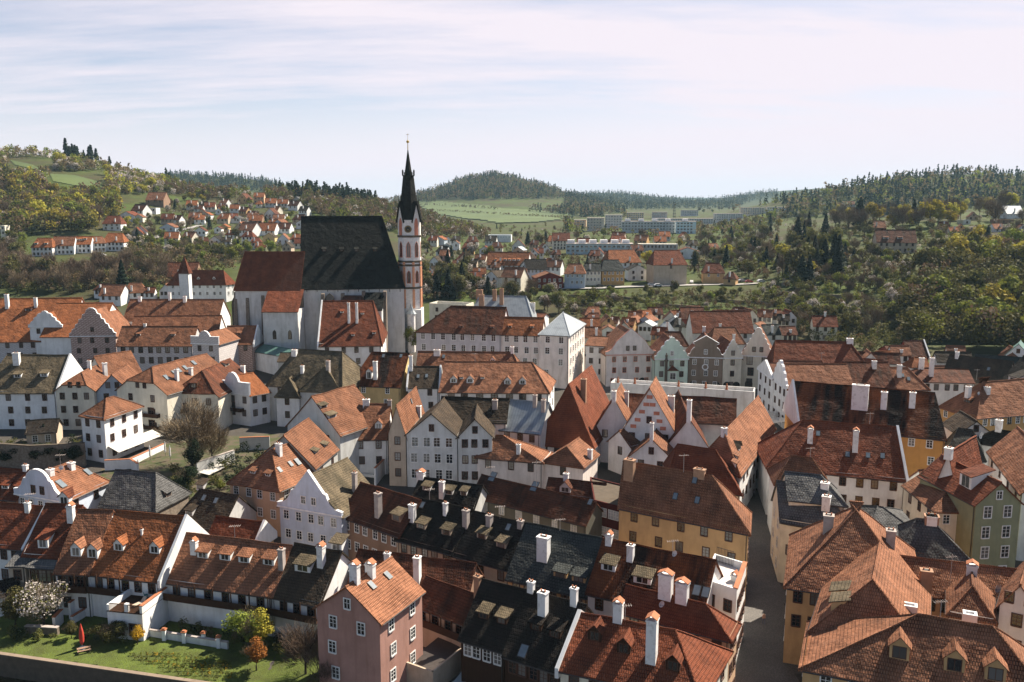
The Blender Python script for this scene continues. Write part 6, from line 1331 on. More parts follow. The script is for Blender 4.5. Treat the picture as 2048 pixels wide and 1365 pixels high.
for u, v, col, rz, lab in [(1132, 572, 'white', .1, 'white car parked by the dark red house'), (1142, 577, 'silver', .1, 'silver car next to the white one by the dark red house'), (1158, 575, 'beige', 0, 'yellowish beige car on the valley road'), (1200, 576, 'black', 0, 'dark car below the cream valley house'), (1221, 577, 'black', 0, 'dark car below the ochre valley house'), (1303, 574, 'silver', .1, 'silver car in front of the netted house'), (1316, 575, 'white', .1, 'white car at the left corner of the netted house'), (1383, 568, 'white', 1.4, 'white van like car right of the netted house'), (1484, 566, 'silver', .2, 'silver estate car beside the advert board'), (1498, 568, 'red', 0, 'dark red car on the terrace road'), (1522, 566, 'white', .3, 'white car parked alone on the slope'), (205, 514, 'white', 0, 'white car under the long white row'), (352, 437, 'red', 0, 'red car on the hillside')]:
    p = on_ground(u, v); body, gl, wh = car_mesh(col); o = empty('parked_car', (p.x, p.y, p.z + .3), lab, 'car', 'cars parked along the hillside roads', rz)
    child('body', body, o, (0, 0, 0)); child('windows', gl, o, (0, 0, 0))
    for x in (-1.35, 1.35):
        for y in (-.78, .78): child('wheel', wh, o, (x, y, .33))
    KEEP.append((u - 6, v - 8, u + 6, v + 12))
KEEP.append((1120, 566, 1530, 584))
# ------------------------------------------------------------------ people in the street
def person_mesh(seed, shirt, legs):
    me = bpy.data.meshes.new('body'); st = [.12, -.1, .2][seed % 3]
    V = [(0, 0, .92), (0, 0, 1.2), (0, 0, 1.42), (0, 0, 1.53), (0, -.01, 1.66), (0, 0, 1.76), (-.1, 0, .86), (-.11, st, .48), (-.11, st * 1.2 + .02, .07), (-.11, st * 1.2 - .12, .04), (.1, 0, .86), (.11, -st, .48), (.11, -st * 1.3, .07), (.11, -st * 1.3 - .12, .04),
         (-.2, 0, 1.4), (-.25, -.05, 1.12), (-.24, -.14, .86), (.2, 0, 1.4), (.25, .04, 1.12), (.24, -.06, .86)]
    E = [(0, 1), (1, 2), (2, 3), (3, 4), (4, 5), (0, 6), (6, 7), (7, 8), (8, 9), (0, 10), (10, 11), (11, 12), (12, 13), (2, 14), (14, 15), (15, 16), (2, 17), (17, 18), (18, 19)]
    Rr_ = [.15, .14, .15, .06, .1, .08, .1, .07, .05, .04, .1, .07, .05, .04, .07, .05, .04, .07, .05, .04]
    me.from_pydata(V, E, []); o = bpy.data.objects.new('tmp', me); COL.objects.link(o); m = o.modifiers.new('s', 'SKIN')
    for i, r in enumerate(Rr_): me.skin_vertices[0].data[i].radius = (r, r * .8)
    me.skin_vertices[0].data[0].use_root = True; o.modifiers.new('ss', 'SUBSURF').levels = 1
    dg = bpy.context.evaluated_depsgraph_get(); nm = bpy.data.meshes.new_from_object(o.evaluated_get(dg)); bpy.data.objects.remove(o)
    for c, n in (((.45, .3, .22), 'skin'), (shirt, 'shirt%d' % seed), (legs, 'legs%d' % seed), ((.04, .025, .02), 'hair')): nm.materials.append(plain('cloth_' + n, c))
    for p in nm.polygons:
        z = p.center.z; x = abs(p.center.x); p.material_index = 3 if (z > 1.68 or (z > 1.6 and p.center.y > .03)) else 0 if z > 1.5 or (x > .2 and z < .93) else 1 if z > .9 else 2
    nm.name = 'person'; return nm
PM = [person_mesh(0, (.5, .28, .2), (.1, .1, .14)), person_mesh(1, (.03, .03, .035), (.04, .04, .06)), person_mesh(2, (.1, .1, .12), (.03, .03, .04))]
for u, v, k, rz, lab in [(1527, 1251, 0, .2, 'person in a light pink top walking alone in the street'), (1500, 997, 1, 3, 'person in black, left of the pair walking in the street'), (1507, 998, 2, 3, 'person in dark clothes, right of the pair in the street'), (1507, 952, 2, 0, 'person standing further up the street near the white wall'), (1496, 958, 1, 1, 'person close to the wall further up the street')]:
    p = on_ground(u, v); o = bpy.data.objects.new('person', PM[k]); COL.objects.link(o); o.location = (p.x, p.y, p.z + .06); o.rotation_euler = (0, 0, rz); tag(o, lab, 'person')
# cafe parasols at the corner of the square
b = MB(); b.lathe((0, 0, 2.3), [(2.1, 0), (2.1, .06), (1.1, .55), (.05, 1.0)], 4); par_c = b.mesh('canopy', ['awning']); b = MB(); b.tube([(0, 0, 0), (0, 0, 3.3)], .05, 6); par_p = b.mesh('pole', ['metaldark'])
for i, (u, v) in enumerate([(1520, 848), (1543, 850), (1560, 848), (1516, 836), (1536, 836), (1553, 836)]):
    p = on_ground(u, v + 12); o = empty('parasol', p, ['front left', 'front middle', 'front right', 'rear left', 'rear middle', 'rear right'][i] + ' square cream parasol of the cafe at the end of the street', 'parasol', 'cafe parasols on the square', .2); child('canopy', par_c, o, (0, 0, 0), (0, 0, math.pi / 4)); child('pole', par_p, o, (0, 0, 0))
# plague column on the square
p = on_ground(1331, 786); o = empty('statue_column', p, 'stone column with statues in front of the light green house', 'column'); b = MB(); b.lathe((0, 0, 0), [(1.6, 0), (1.6, 1), (.9, 1.4), (.9, 2.6), (.45, 2.8), (.4, 9), (.6, 9.3), (.6, 9.6)], 8); child('column', b.mesh('column', ['stonedark']), o, (0, 0, 0))
b = MB(); b.lathe((0, 0, 9.6), [(.4, 0), (.3, .8), (.42, 1.3), (.16, 1.65), (.2, 1.9), (.02, 2.1)], 8); child('statue', b.mesh('statue', ['stonedark']), o, (0, 0, 0))
for i, (u, v, L_) in enumerate([(1236, 772, 'leftmost'), (1271, 773, 'second from left'), (1360, 779, 'third from left'), (1414, 783, 'fourth from left'), (1455, 787, 'rightmost')]):
    w0 = HS['P1221,773'].W((u - 1221) / 287 * HS['P1221,773'].w, .3, 1.0); b = MB(); b.lathe((0, 0, 0), [(.35, 0), (.35, .3), (.22, .4), (.32, .9), (.1, 1.25), (.17, 1.45), (.02, 1.65)], 8)
    o = tag(b.build('statue', ['cap']), L_ + ' small red brown figure on the long white parapet', 'statue', 'figures on the parapet'); o.location = w0
# ------------------------------------------------------------------ river garden, front left
H4 = HS['P179,1143']
def gp(u, v, z): q = pt_z(u, v, z); return q
# white terrace annex with deck, railing, furniture
A0, A1 = gp(214, 1220, 3.2), gp(284, 1227, 3.2); ax_ = (A1 - A0); wv = ax_.normalized(); bv = Vector((-wv.y, wv.x, 0)); dpt = 7.5
root = empty('roof_terrace', (A0.x, A0.y, -1), 'white walled roof terrace annex with wooden rail, turquoise chairs above', 'terrace')
b = MB(); b.box(Vector((A0.x, A0.y, -2)), ax_, bv * dpt, (0, 0, 5.0)); b.build('wall', ['w:white'], root)
b = MB(); b.box(Vector((A0.x, A0.y, 3.0)) - bv * .12 + bv * .0, ax_, bv * dpt, (0, 0, .12)); b.build('deck', ['w:wood'], root)
b = MB(); b.box(A1 + Vector((0, 0, -.1)) - wv * .35, wv * .38, bv * dpt, (0, 0, 1.1)); b.box(A0 + Vector((0, 0, -.1)) - wv * .05, wv * .35, bv * dpt * .8, (0, 0, .9)); b.build('parapet', ['w:white'], root)
b = MB(); b.box(A1 + Vector((0, 0, 1.0)) - wv * .42, wv * .52, bv * dpt, (0, 0, .1)); b.build('parapet_cap', ['cap'], root)
b = MB(); L_ = ax_.length
for i in range(28): b.box(A0 + wv * (.35 + i * (L_ - .7) / 28) + bv * .08, wv * .05, bv * .05, (0, 0, .95))
b.box(A0 + wv * .3 + bv * .05 + Vector((0, 0, .93)), wv * (L_ - .7), bv * .1, (0, 0, .08)); b.build('railing', ['w:wood'], root)
b = MB(); b.box(A0 + wv * L_ * .5 - Vector((0, 0, .1)), wv * .5, bv * .5, (0, 0, 1.2)); b.build('pier', ['w:white'], root)
for s in (.35, .72): put_window(root, A0 + wv * L_ * s - bv * .03 - Vector((0, 0, 3.4)), math.atan2(wv.y, wv.x), 1, 1.6, 'b', True)
tq = plain('turquoise', (.02, .18, .17), .5)
def chair_m(m):
    b = MB(); b.cbox((0, 0, .42), .48, .46, .05); b.box((-.24, .2, .45), (.48, 0, 0), (0, .05, 0), (0, .08, .45))
    for x in (-.21, .21):
        for y in (-.19, .19): b.cbox((x, y, 0), .04, .04, .43)
    return b.mesh('chair', [m])
cm_ = chair_m(tq)
b = MB(); b.lathe((0, 0, .7), [(.55, 0), (.55, .05)], 12); b.tube([(0, 0, 0), (0, 0, .7)], .04, 6); tb_ = b.mesh('table', [tq])
for i, (s, t, r, lab) in enumerate([(.62, .78, .4, 'turquoise garden chair on the roof terrace, left of the table'), (.86, .8, -1.2, 'turquoise garden chair on the roof terrace, right of the table'), (.55, .62, 2.2, 'turquoise garden chair on the roof terrace, in front of the table')]):
    q = A0 + wv * L_ * s + bv * dpt * t; o = bpy.data.objects.new('garden_chair', cm_); COL.objects.link(o); o.location = (q.x, q.y, 3.12); o.rotation_euler = (0, 0, r); tag(o, lab, 'chair', 'turquoise terrace chairs')
q = A0 + wv * L_ * .74 + bv * dpt * .76; o = bpy.data.objects.new('garden_table', tb_); COL.objects.link(o); o.location = (q.x, q.y, 3.12); tag(o, 'round turquoise table on the roof terrace', 'table')
for s, t, lab in ((.62, .3, 'left sun lounger on the roof terrace'), (.8, .38, 'right sun lounger on the roof terrace')):
    b = MB(); b.cbox((0, 0, .25), .65, 1.7, .08, 0); b.box((-.32, .8, .3), (.64, 0, 0), (0, .5, .45), (0, -.06, .06), 0)
    for x in (-.28, .28):
        for y in (-.75, .7): b.cbox((x, y, 0), .06, .06, .26, 1)
    q = A0 + wv * L_ * s + bv * dpt * t; o = tag(b.build('sun_lounger', ['w:beige', 'w:wood']), lab, 'sun lounger', 'loungers on the roof terrace'); o.location = (q.x, q.y, 3.12); o.rotation_euler = (0, 0, -.5)
# wooden galleries along the row houses
def gallery(key, s0, s1, zoff, label_, nposts):
    H = HS[key]; r_ = H.root; b = MB(); z = H.ze - zoff; P0 = H.W(s0 * H.w, -1.15, z - H.ze); vx = H.exv * (H.w * (s1 - s0))
    b.box(P0, vx, H.eyv * 1.2, (0, 0, .16)); b.box(P0 + Vector((0, 0, .95)), vx, H.eyv * .1, (0, 0, .1)); b.box(P0 + Vector((0, 0, .16)), vx, H.eyv * .05, (0, 0, .8))
    for i in range(nposts): b.box(P0 + vx * (i / (nposts - 1)) * .985, H.exv * .14, H.eyv * .14, (0, 0, zoff + .1))
    b.build('gallery', ['w:wood'], r_)
gallery('P327,1158', 0, 1, 2.7, '', 7); gallery('P548,1188', 0, 1, 2.7, '', 4); gallery('P179,1143', 0, .5, 2.9, '', 4); gallery('P111,1141', 0, 1, 2.9, '', 4); gallery('P828,1204', 0, 1, 2.4, '', 6)
for key, s0, s1, zo in (('a1180,1105', .5, .84, 6.0), ('a1180,1105', .5, .84, 9.0), ('b180,1120', .1, .8, 4.6), ('P340,790', .05, .5, 4.2)):
    H = HS[key]; b = MB(); P0 = H.W(s0 * H.w, -1.05, -zo); vx = H.exv * (H.w * (s1 - s0)); b.box(P0, vx, H.eyv * 1.05, (0, 0, .15)); b.box(P0, vx, H.eyv * .07, (0, 0, .95)); b.box(P0, H.exv * .07, H.eyv * 1.05, (0, 0, .95)); b.box(P0 + vx, H.exv * .07, H.eyv * 1.05, (0, 0, .95)); b.build('balcony', ['w:wood'], H.root)
    put_window(H.root, H.W((s0 + s1) / 2 * H.w, -.03, -zo + .2), math.atan2(H.exv.y, H.exv.x), 1.6, 1.9, 'b', True)
# annex with grey roof at the far left and lower lean-to
house('annex', 'beige annex with grey sheet roof at the left end of the row houses', 'P16,1130', 'P50,1130', 6.4, '6', 'r.9', 'x', ['0', '0'], 'shingle', 'beige', 'F1x1b', '', 'annex')
house('annex', 'narrow glazed annex with grey sheet roof below the red row houses', 'P57,1131', 'P110,1134', 6.4, '6', 'r.9', 'x', ['0', '0'], 'shingle', 'beige', 'F3x1bt', '', 'annex')
house('lean_to', 'dark lean to roof behind the blossoming tree at the left edge', 'P-30,1195', 'P38,1180', 3.6, '4', 'r1.2', 'x', ['0', '0'], 'dark', 'white', '', '', 'shed')
# garden walls
def wall_seg(name, a, b_, h, th, mats, label, z=-1, cap=True):
    m = MB(); d = (b_ - a); n = Vector((-d.y, d.x, 0)).normalized() * th; m.box(Vector((a.x, a.y, z - .5)), (d.x, d.y, 0), n, (0, 0, h + .5), 0)
    if cap: m.box(Vector((a.x, a.y, z + h)) - n * .15, (d.x, d.y, 0), n * 1.3, (0, 0, .12), 1)
    return tag(m.build(name, mats), label, 'wall', 'walls of the river garden')
wall_seg('garden_wall', gp(292, 1273, -1), gp(455, 1300, -1), 1.0, .35, ['w:oldwhite', 'chimgrey'], 'low garden wall with tiled piers below the gallery house')
for i, (u, v) in enumerate([(328, 1283), (368, 1288), (407, 1290), (437, 1298)]):
    q = gp(u, v, -1); b = MB(); b.cbox((0, 0, -.3), .5, .5, 1.9, 0); b.cbox((0, 0, 1.6), .7, .7, .15, 1); b.cbox((0, 0, 1.75), .4, .4, .15, 1); o = tag(b.build('wall_pier', ['w:white', 'cap']), ['leftmost', 'second from left', 'third from left', 'rightmost'][i] + ' white pier with tile cap on the low garden wall', 'pier', 'piers on the garden wall'); o.location = (q.x, q.y + .2, -1)
wall_seg('garden_wall', gp(143, 1240, -1), gp(188, 1205, -1), 2.6, .35, ['w:white', 'cap'], 'white garden wall with tile cap left of the roof terrace')
wall_seg('garden_wall', gp(146, 1250, -1), gp(192, 1222, -1), 1.2, .35, ['w:white', 'cap'], 'lower white garden wall beside the roof terrace')
wall_seg('garden_wall', gp(112, 1262, -1), gp(128, 1245, -1), 2.0, .4, ['w:oldwhite', 'cap'], 'short white gate wall beside the blossoming tree')
wall_seg('garden_wall', gp(50, 1268, -1), gp(115, 1272, -1), 1.1, .5, ['w:stone', 'chimgrey'], 'low stone wall under the blossoming tree')
# folded red parasol on its stand
q = gp(165, 1297, -1); o = empty('parasol', (q.x, q.y, -1), 'folded red parasol standing on the lawn', 'parasol'); b = MB(); b.lathe((0, 0, .55), [(.12, 0), (.3, .4), (.34, 1.2), (.26, 2.0), (.08, 2.9), (.02, 3.1)], 9); child('canopy', b.mesh('canopy', [plain('redcloth', (.5, .05, .03), .8)]), o, (0, 0, 0))
b = MB(); b.tube([(0, 0, 0), (0, 0, 3.3)], .04, 6); b.lathe((0, 0, 0), [(.6, 0), (.6, .06), (.1, .1)], 14); child('pole', b.mesh('pole', ['frame']), o, (0, 0, 0))
b = MB(); b.cbox((0, 0, .42), 1.7, .5, .07); b.cbox((0, -.8, .4), 1.7, .3, .06); b.cbox((-.7, -.3, 0), .08, 1.1, .42); b.cbox((.7, -.3, 0), .08, 1.1, .42); o = tag(b.build('garden_bench', ['w:brown']), 'low brown wooden garden bench under the red parasol', 'bench'); o.location = (q.x + .6, q.y - .8, -.95); o.rotation_euler = (0, 0, .5)
# shrubs and the special trees
def bush(kind, u, v, h, label, name, wide=1.2, z=-1, hi=True):
    q = gp(u, v, z) if z is not None else on_ground(u, v); tm, cm = proto(kind, hi)[trng.randrange(3)]; base = 12. if kind == 'conifer' else 8. if kind == 'blossom' else 10.
    o = empty(name, (q.x, q.y, z if z is not None else q.z), label, 'shrub' if 'shrub' in name or 'hedge' in name else 'tree'); s = h / base; o.scale = (s * wide, s * wide, s)
    for nm, me in (('trunk', tm), ('crown', cm)): c = bpy.data.objects.new(nm, me); COL.objects.link(c); c.parent = o
    return o
bush('blossom', 88, 1258, 7.0, 'large white blossoming tree in front of the beige annexes', 'blossom_tree', 1.1); bush('olive', 32, 1262, 6.0, 'smaller greenish tree just coming into leaf at the left edge', 'budding_tree', 1.1)
bush('forsythia', 275, 1290, 2.6, 'small bright yellow forsythia below the roof terrace', 'flowering_shrub', 1.3); bush('olive', 235, 1286, 3, 'olive hedge shrub right of the red parasol', 'garden_shrub', 1.6); bush('olive', 205, 1283, 2.6, 'olive hedge shrub nearest the red parasol', 'garden_shrub', 1.6)
bush('olive', 143, 1278, 2.4, 'dark shrub left of the red parasol', 'garden_shrub', 1.2)
bush('green', 497, 1300, 6, 'pale green willow like shrub below the gallery', 'garden_shrub', 1.2, -1); bush('yellow', 522, 1302, 5.5, 'yellow green shrub left of the pink gable house', 'garden_shrub', 1.1, -1); bush('orange', 513, 1342, 4.2, 'orange brown shrub in front of the yellow green one', 'garden_shrub', 1.1, -1)
bush('twig', 612, 1362, 8, 'bare spreading tree in front of the pink gable house', 'bare_tree', 1.0, -1); bush('twig', 645, 1390, 6, 'low bare bush at the foot of the pink gable house', 'garden_shrub', 1.2, -1)
bush('green', 725, 1390, 2.5, 'low green shrub at the bottom edge by the pink house', 'garden_shrub', 1.4, 0)
bush('twig', 385, 935, 14, 'big bare garden tree in front of the cream houses', 'bare_tree', 1.15, None); bush('twig', 425, 935, 9, 'smaller bare tree right of the big garden tree', 'bare_tree', 1.1, None)
bush('ivy', 388, 955, 7.5, 'dark ivy covered tree over the garden wall', 'dark_leafy_tree', .9, None); bush('ivy', 378, 985, 5, 'dark ivy mass below the garden wall', 'garden_shrub', 1.3, None)
for i, u in enumerate((25, 75, 118, 150)): bush('ivy', u, 935, 4.6, ['leftmost', 'second', 'third', 'rightmost'][i] + ' dark ivy shrub against the old stone wall at left', 'garden_shrub', 1.5, None)
bush('conifer', 90, 890, 5, 'small dark fir behind the old stone wall at left', 'conifer', 1, None)
bush('conifer', 247, 600, 19, 'tall dark fir standing alone by the river houses', 'conifer', .9, None); bush('green', 825, 706, 9, 'fresh green tree at the foot of the church tower', 'spring_tree', .8, None); bush('green', 440, 985, 2.2, 'round green parasol like shrub behind the peach house', 'garden_shrub', 1.6, None)
bush('ivy', 852, 960, 6, 'dark ivy climbing the peeling gable', 'garden_shrub', .5, None)
# old retaining wall behind the round gabled house, garden walls mid left
def wall_px(pts, h, th, mats, label, zup=0):
    P = [on_ground(*p) for p in pts]; m = MB()
    for a, b_ in zip(P, P[1:]):
        zb = min(a.z, b_.z) - 1; d = b_ - a; n = Vector((-d.y, d.x, 0)).normalized() * th; zt_ = (a.z + b_.z) / 2 + h; m.box(Vector((a.x, a.y, zb)), (d.x, d.y, 0), n, (0, 0, zt_ - zb), 0); m.box(Vector((a.x, a.y, zt_)) - n * .12, (d.x * .999, d.y * .999, 0), n * 1.24, (0, 0, .12), 1)
    return tag(m.build('garden_wall', mats), label, 'wall', 'old garden walls')
wall_px([(-20, 935), (60, 940), (120, 938), (172, 935)], 5, .6, ['w:stone', 'stonedark'], 'old stone retaining wall with ivy behind the round gabled house')
wall_px([(210, 945), (262, 942), (275, 950)], 2.2, .4, ['w:white', 'cap'], 'white garden wall with red tiles below the white tower like villa')
wall_px([(262, 938), (330, 900)], 1.6, .35, ['w:white', 'cap'], 'white wall with red tile top beside the folded parasols')
wall_px([(395, 955), (470, 925)], 2.6, .4, ['w:oldwhite', 'chimgrey'], 'white garden wall right of the bare tree')
wall_px([(480, 905), (540, 900)], 3, .4, ['w:oldwhite', 'cap'], 'cream garden wall between the bare tree and the grey gables')
wall_px([(752, 975), (786, 930)], 3.2, .35, ['w:white', 'cap'], 'white courtyard wall right of the terrace with chairs')
for i, (u, v) in enumerate([(301, 925), (331, 915), (341, 925)]):
    p = on_ground(u, v); o = empty('parasol', p, ['left', 'middle', 'right'][i] + ' folded white parasol in the garden beside the bare tree', 'parasol', 'folded garden parasols'); b = MB(); b.lathe((0, 0, .9), [(.12, 0), (.22, .3), (.2, 1.6), (.05, 2.6)], 8); child('canopy', b.mesh('canopy', ['frame']), o, (0, 0, 0)); b = MB(); b.tube([(0, 0, 0), (0, 0, 3.5)], .04, 5); child('pole', b.mesh('pole', ['metaldark']), o, (0, 0, 0))
# awning and pergola
V_ = HS['a820,1362']
b = MB(); thick(b, [[V_.W(V_.w + .1, 0.5, -6.4), V_.W(V_.w + 3.2, .5, -7.4), V_.W(V_.w + 3.2, V_.d + 3, -7.4), V_.W(V_.w + .1, V_.d + 3, -6.4)]], .06); tag(b.build('awning', ['awning'], None), 'long cream awning on the side of the white tower like villa', 'awning')
p0, p1 = gp(418, 950, 4.2), gp(470, 925, 4.2); b = MB(); d_ = p1 - p0; n_ = Vector((-d_.y, d_.x, 0)).normalized() * 2.6
thick(b, [[p0, p1, p1 + n_ + Vector((0, 0, .3)), p0 + n_ + Vector((0, 0, .3))]], .08, 0)
for q in (p0, p1, p0 + n_, p1 + n_): b.tube([Vector((q.x, q.y, 0)), q], .06, 5, 1)
tag(b.build('pergola', ['awning', 'metaldark']), 'pale sheet roofed pergola above the white garden wall', 'pergola')
def soil(nt, N): g = N('ShaderNodeNewGeometry').outputs['Position']; finish(nt, N, mixc(nt, N, ramp(nt, N, noise(nt, N, g, .5, 4), .4, .6), (.05, .06, .02), (.09, .07, .045)), .95)
px_sheet('garden_ground', [(195, 990), (205, 940), (275, 925), (330, 890), (400, 875), (560, 870), (560, 945), (470, 1010), (340, 1040)], 'soil', soil, 40, .08)
px_sheet('garden_ground', [(-30, 895), (165, 890), (168, 932), (-30, 932)], 'soil', soil, 40, .08)
KEEP0, KEEP[:] = list(KEEP), []
wood('undergrowth', 'dark ivy and bushes in the courtyard gardens around the bare tree', [(335, 1010), (345, 950), (400, 945), (480, 905), (545, 895), (550, 940), (470, 985)], 60, [('ivy', 5), ('olive', 3)], 2.6, 41, 200, 'bushes')
wood('undergrowth', 'dark bushes behind the old stone wall at the left edge', [(-20, 895), (165, 890), (165, 925), (-20, 925)], 26, [('ivy', 4), ('olive', 3)], 2.4, 42, 200, 'bushes')
wood('ground_cover', 'thick grass tufts and yellow flowers on the right part of the lawn', [(250, 1315), (330, 1310), (460, 1330), (480, 1364), (380, 1364), (300, 1335)], 420, [('green', 4), ('olive', 3), ('forsythia', 1)], .5, 43, 20, 'grass')
wood('undergrowth', 'dark shrubs in the shaded garden below the gallery house', [(300, 1258), (500, 1275), (620, 1290), (600, 1330), (470, 1300)], 46, [('ivy', 3), ('olive', 3), ('brownwood', 1)], 1.6, 44, 160, 'bushes')
wood('undergrowth', 'low hedge along the left garden wall', [(10, 1275), (130, 1282), (255, 1290), (255, 1298), (10, 1284)], 24, [('ivy', 2), ('olive', 4)], 1.7, 45, 160, 'bushes')
wood('hedge', 'dark hedge line crossing the green meadow below the pointed hill', [(850, 421), (1000, 430), (1140, 438), (1140, 439.5), (1000, 431.5), (850, 422.5)], 170, [('olive', 3), ('brownwood', 2)], 5, 46, 20, 'hedge')
wood('hedge', 'broken hedge line high on the green meadow below the pointed hill', [(850, 411), (960, 416), (1000, 421), (1000, 422), (940, 417.5), (850, 412.5)], 70, [('olive', 3), ('brownwood', 2)], 6, 47, 20, 'hedge')
KEEP[:] = KEEP0
# flat terraces at the bottom
def deck(name, pts, z, zb, wallm, topm, label, par=.9, cat='terrace'):
    P = [gp(u, v, z) for u, v in pts]; m = MB(); m.prism([Vector((p.x, p.y, zb)) for p in P], (0, 0, z - zb), 0)
    root = empty(name, (P[0].x, P[0].y, zb), label, cat); m.build('base', [wallm], root); t = MB(); t.poly([p + Vector((0, 0, .03)) for p in P]); t.build('floor', [topm], root)
    w_ = MB()
    for a, b_ in zip(P, P[1:]): d = b_ - a; n = Vector((-d.y, d.x, 0)).normalized() * .25; w_.box(a, d, n, (0, 0, par)); 
    w_.build('parapet', [wallm], root); return root
deck('courtyard_terrace', [(803, 1335), (866, 1358), (936, 1300), (880, 1272)], 2.2, -1, 'w:beige', 'gutter', 'dark roof terrace with pale parapet right of the pink gable house')
deck('courtyard_terrace', [(704, 950), (760, 955), (775, 925), (715, 925)], 3.5, 0, 'w:white', 'w:beige', 'small terrace with chairs in front of the white red roofed house', .4)
# striped canopy
p = [gp(885, 1372, 1.5), gp(942, 1304, 3.4), gp(985, 1318, 3.4), gp(945, 1380, 1.5)]
b = MB(); n = 7
for i in range(n):
    t0, t1 = i / n, (i + 1) / n; sag = lambda t: Vector((0, 0, -1.2 * math.sin(t * math.pi)))
    for k in range(5):
        q0, q1 = k / 5, (k + 1) / 5
        f_ = lambda q, t: p[0].lerp(p[3], q).lerp(p[1].lerp(p[2], q), t) + sag(t) + Vector((0, 0, -.35 * math.sin(q * math.pi * 2) ** 2))
        b.poly([f_(q0, t0), f_(q1, t0), f_(q1, t1), f_(q0, t1)], 1 if k == 2 else 0)
tag(b.build('canvas_canopy', [plain('canvasgrey', (.30, .33, .33), .9), plain('canvasred', (.3, .06, .03), .9)]), 'grey canvas canopy with red stripe stretched at the bottom edge', 'canopy')
# mesh of street lamps, dishes, antennas
def antenna(u, v, h, lab, key=None):
    H = HS[key]; q, n = hit_roof(H, u, v); b = MB(); b.tube([(0, 0, -.2), (0, 0, h)], .04, 4)
    b.tube([(-.8, 0, h * .9), (.8, .3, h * .9)], .025, 4)
    for i in range(6): x = -.7 + i * .28; b.tube([(x, -.35 + (x + .8) * .19, h * .9), (x, .45 + (x + .8) * .19, h * .9)], .018, 3)
    o = tag(b.build('antenna', ['chimgrey']), lab, 'antenna', 'roof antennas'); o.location = q
def dish(u, v, lab, key, r=.42):
    H = HS[key]; q, n = hit_roof(H, u, v); b = MB(); b.tube([(0, 0, -.2), (0, 0, .8)], .035, 5, 1); st = len(b.v)
    for i in range(4): 
        for k in range(12):
            t = k * math.pi / 6; rr = r * i / 3; b.v.append((rr * math.cos(t) + .1, -.1 - .25 * (rr / r) ** 2 + .2, .9 + rr * math.sin(t)))
    for i in range(3):
        for k in range(12): b.f.append((st + i * 12 + k, st + i * 12 + (k + 1) % 12, st + (i + 1) * 12 + (k + 1) % 12, st + (i + 1) * 12 + k)); b.m.append(0)
    b.tube([(.1, .1, .6), (.1, -.5, .85)], .02, 4, 1)
    o = tag(b.build('satellite_dish', ['dish', 'metaldark']), lab, 'satellite dish', 'satellite dishes on the roofs'); o.location = q; o.rotation_euler = (0, 0, .5)
antenna(1075, 960, 5, 'tall thin antenna on the long rusty roof', 'h735,805'); antenna(979, 952, 2, 'short antenna at the left end of the long rusty roof', 'h735,805'); antenna(1367, 945, 3, 'antenna on the striped corner roof', 'i195,905')
antenna(1345, 1112, 2.2, 'antenna on the dark red roof beside the roof terrace', 'P1176,1181'); antenna(122, 940, 3, 'antenna on the round gabled house', 'f165,785'); antenna(1900, 1168, 4, 'antenna cluster over the pointed roof at lower right', 'P1806,1180'); antenna(1953, 760, 3, 'antenna on the dark olive roof at right', 'P1885,752')
for (u, v, h, k, lab) in [(60, 1009, 2, 'P-60,1082', 'the leftmost red row house'), (470, 1079, 2.2, 'P327,1158', 'the roof with four shed dormers'), (1000, 1037, 2, 'P905,1104', 'the black roof with the beige wall'), (1120, 1062, 1.8, 'm1090,290', 'the blue grey slate roof'), (1250, 1243, 2, 'P1121,1334', 'the long red corner roof'), (860, 992, 2, 'P793,1074', 'the black roof with slatted dormers'),
    (1740, 850, 2.4, 'P1536,932', 'the long red roof with two slim chimneys'), (1650, 722, 2.2, 'P1572,777', 'the large tan brown roof'), (1880, 1237, 2, 'P1606,1330', 'the broad roof in the bottom right corner'), (1620, 915, 1.8, 'P1552,965', 'the brown tiled hip roof by the grey shingles'), (640, 700, 2, 'P536,768', 'the big mossy hipped roofs'), (950, 725, 2.4, 'c400,1122', 'the palace roof with arched dormers')]:
    antenna(u, v, h, 'tv antenna on ' + lab, k)
dish(1346, 1120, 'satellite dish on the dark red roof beside the roof terrace', 'P1176,1181'); dish(122, 945, 'satellite dish on the round gabled house', 'f165,785'); dish(1922, 1180, 'white satellite dish left of the pointed roof at lower right', 'P1806,1180', .5); dish(1992, 1190, 'white satellite dish right of the pointed roof at lower right', 'P1806,1180', .6); dish(1320, 1222, 'satellite dish on the long brown roof with twin chimneys', 'n220,620')
dish(1955, 795, 'satellite dish on the wide roof of the yellow orange corner house', 'P1881,811'); dish(1960, 880, 'large satellite dish on the black roof at right', 'P1945,880', .7)
# round emblem on the brown grey square house
H = HS['d895,775']; b = MB(); c_ = H.W(H.w * .5, -.08, -3.0); angs = [k * math.pi / 8 for k in range(16)]
for k in range(16):
    a0_, a1_ = angs[k], angs[(k + 1) % 16]; b.poly([c_ + H.exv * math.cos(a) * r + Vector((0, 0, math.sin(a) * r)) for r, a in ((.65, a0_), (.95, a0_), (.95, a1_), (.65, a1_))])
b.build('round_emblem', ['coping'], H.root)
